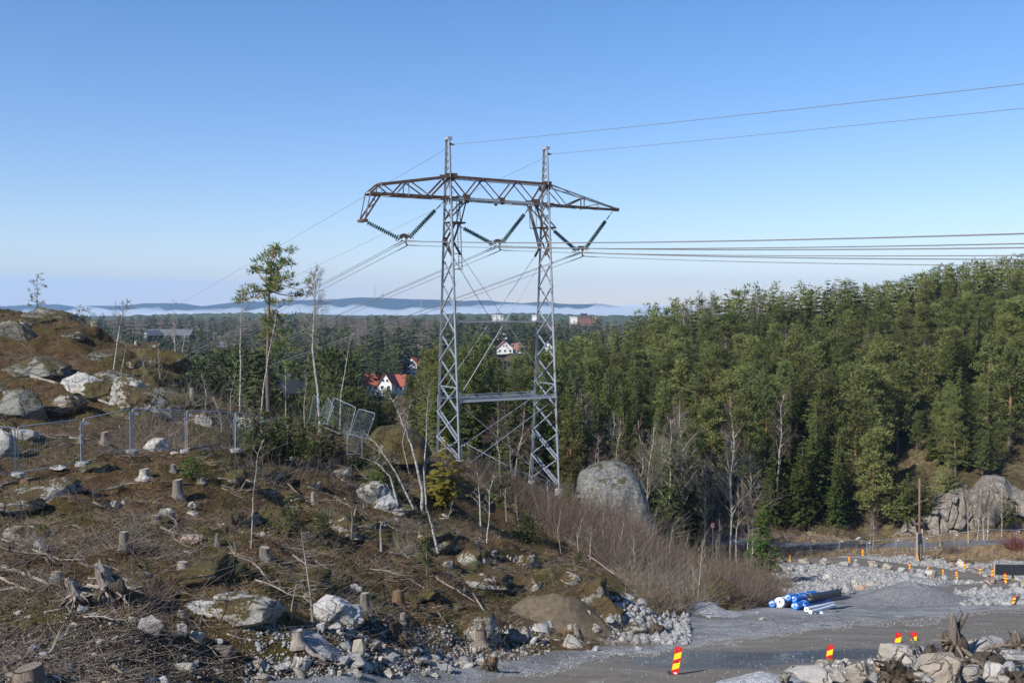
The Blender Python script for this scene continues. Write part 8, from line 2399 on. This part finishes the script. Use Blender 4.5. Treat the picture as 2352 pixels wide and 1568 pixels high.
house(857, 898, 48, 38, 395, RT, WW, 'left white house with red tiled roof half behind a small spruce', R(12), 8, (4, 1), roof_r=.62)
house(885, 898, 30, 40, 388, RT, WW, 'white gabled front wing between the two red roofs', R(-8), 9, (2, 1), gable=True, chim=False, roof_r=.6)
house(909, 899, 36, 37, 394, RT, WW, 'right white house with red tiled roof and black chimney', R(-8), 8, (3, 1), roof_r=.66)
house(945, 862, 28, 40, 480, RT, WW, 'tall white house with red eaves behind a spruce left of the tower', R(-25), 10, (2, 3), gable=True, chim=False, roof_r=.3)
house(1160, 825, 36, 42, 600, MAT['brown_roof_tile'], WW, 'large white gabled house seen between the tower legs', R(5), 10, (3, 2), gable=True, roof_r=.4)
house(1155, 788, 20, 26, 640, MAT['brown_roof_tile'], WW, 'small white gabled house on the rise above the large one', R(8), 9, (2, 1), gable=True, chim=False, roof_r=.5)
house(1138, 795, 22, 14, 630, MAT['brown_roof_tile'], WW, 'low white house left of the small gabled one', R(4), 8, (3, 1), chim=False)
house(1180, 800, 24, 14, 630, MAT['brown_roof_tile'], WW, 'low white house right of the small gabled one', R(-6), 8, (3, 1), chim=False)
house(1190, 812, 34, 22, 605, MAT['brown_roof_tile'], WW, 'brown roofed white house right of the large gabled one', R(-10), 9, (3, 1), roof_r=.6)
house(1258, 812, 26, 26, 560, MAT['brown_roof_tile'], WW, 'white house seen through the right tower leg', R(-10), 9, (2, 1), gable=True, chim=False, roof_r=.5)
house(664, 918, 66, 40, 205, MAT['black_roof'], MAT['dark_wood_wall'], 'dark house with a black roof behind the birches', R(5), 7, (0, 1), chim=False, roof_r=.6)
house(632, 922, 12, 18, 200, MAT['black_roof'], MAT['red_wood_wall'], 'small red shed left of the dark roofed house', 0, 4, (0, 1), chim=False)
sc_ = house(385, 774, 100, 17, 700, MAT['grey_roof'], MAT['dark_wood_wall'], 'long low dark building with a grey roof in the valley at the left', R(4), 16, (10, 1), 'school_building', chim=False, roof_r=.75)
for k in range(4):
    link('roof_vent', MB().box((-9 + 9.5 * k, 8, 15 / FPX * 700 + .6), (1.2, 1.2, 1.6)).mesh('roof_vent', MAT['brick_red']), sc_)
house(334, 777, 20, 18, 690, MAT['grey_roof'], MAT['dark_wood_wall'], 'dark gable wing at the left end of the long building', R(-30), 12, (1, 1), 'school_building', gable=True, chim=False, roof_r=.6)
def block(px, py, wpx, hpx, d, wall, label, rows, cols, top=None):
    p = P(px, py, d); W_, H_ = wpx * d / FPX, hpx * d / FPX
    t = thing('apartment_block', label, 'building', p)
    link('wall', MB().box((0, 7, H_ / 2 - 4), (W_, 14, H_ + 8)).mesh('wall', wall), t)
    link('roof', MB().box((0, 7, H_ + .3), (W_ + 1, 15, .6)).mesh('roof', MAT['grey_roof']), t)
    if top: link('roof_house', MB().box((-W_ * .1, 7, H_ + 2), (W_ * .5, 8, 3)).mesh('roof_house', top), t)
    for j in range(rows):
        for i in range(cols):
            x = -W_ / 2 + W_ * (i + .5) / cols; z = H_ * (j + .5) / rows
            link('window', MB().box((x, -.05, z), (W_ / cols * .5, .1, H_ / rows * .5)).mesh('window', MAT['window_glass']), t)
block(1345, 733, 30, 7, 1250, MAT['brick_red'], 'red brick apartment block rising above the far treetops', 3, 9, MAT['window_glass'])
block(1366, 731, 9, 6, 1240, MAT['ochre_wall'], 'ochre end of the apartment blocks above the treetops', 2, 3)
block(1318, 731, 16, 5, 1260, MAT['white_wood'], 'white apartment block left of the red brick block', 2, 5)
block(862 + 0, 727, 24, 6, 1400, MAT['white_wood'], 'far white apartment block above the trees left of the right tower leg', 2, 5) if 0 else None
block(1143, 728, 26, 6, 1500, MAT['white_wood'], 'far white block on the horizon between the tower legs', 2, 6)
block(1230, 728, 16, 6, 1500, MAT['white_wood'], 'small far white block just left of the right tower leg', 2, 4)
block(163, 735, 40, 7, 900, MAT['ochre_wall'], 'low ochre and white building behind the right shoulder of the knoll', 1, 6, MAT['white_wood'])
block(215, 742, 14, 7, 900, MAT['ochre_wall'], 'small ochre building right of the knoll pine', 1, 2)
def mast(px, py0, py1, d, r, label, bulge=False):
    a = P(px, py0, d); b = P(px, py1, d)
    t = thing('radio_mast', label, 'mast', a)
    part('shaft', MB().tube([a - Vector((0, 0, 12)), a.lerp(b, .5), b], [r, r * .8, r * .35], 6), MAT['mast_steel'] if 'mast_steel' in MAT else plain('mast_steel', (.30, .31, .33), .6), t)
    if bulge:
        part('tower_head', MB().lathe([(r * 1.2, 0), (r * 2.4, 10), (r * 2.4, 22), (r * 1.4, 26)], 10, a + Vector((0, 0, 14))), MAT['concrete'], t)
        part('tower_shaft', MB().lathe([(r * 1.7, -10), (r * 1.4, 20)], 10, a), MAT['concrete'], t)
    else:
        for f in (.3, .6, .85): part('platform', MB().lathe([(r * 1.7, 0), (r * 1.7, 2)], 8, a.lerp(b, f)), MAT['mast_steel'], t)
mast(861, 686, 653, 7500, 2.6, 'tall thin radio mast on the blue hill')
mast(879, 686, 668, 7500, 2.2, 'concrete television tower on the blue hill', True)
mast(967.5, 723, 686, 2500, .9, 'lattice radio mast rising out of the fog left of the tower')
# the next tower of another line, far in the valley
p = P(510, 812, 620); t = thing('distant_pylon', 'small grey pylon far away among the valley trees', 'pylon', p)
mb = MB(); mb.bar(p + Vector((-1.5, 0, -6)), p + Vector((-.4, 0, 8)), .3, .3); mb.bar(p + Vector((1.5, 0, -6)), p + Vector((.4, 0, 8)), .3, .3)
part('mast_legs', mb, MAT['galvanised'], t)
for z, w in ((4.5, 4), (6.5, 3)): part('cross_arm', MB().bar(p + Vector((-w, 0, z)), p + Vector((w, 0, z)), .3, .3), MAT['galvanised'], t)
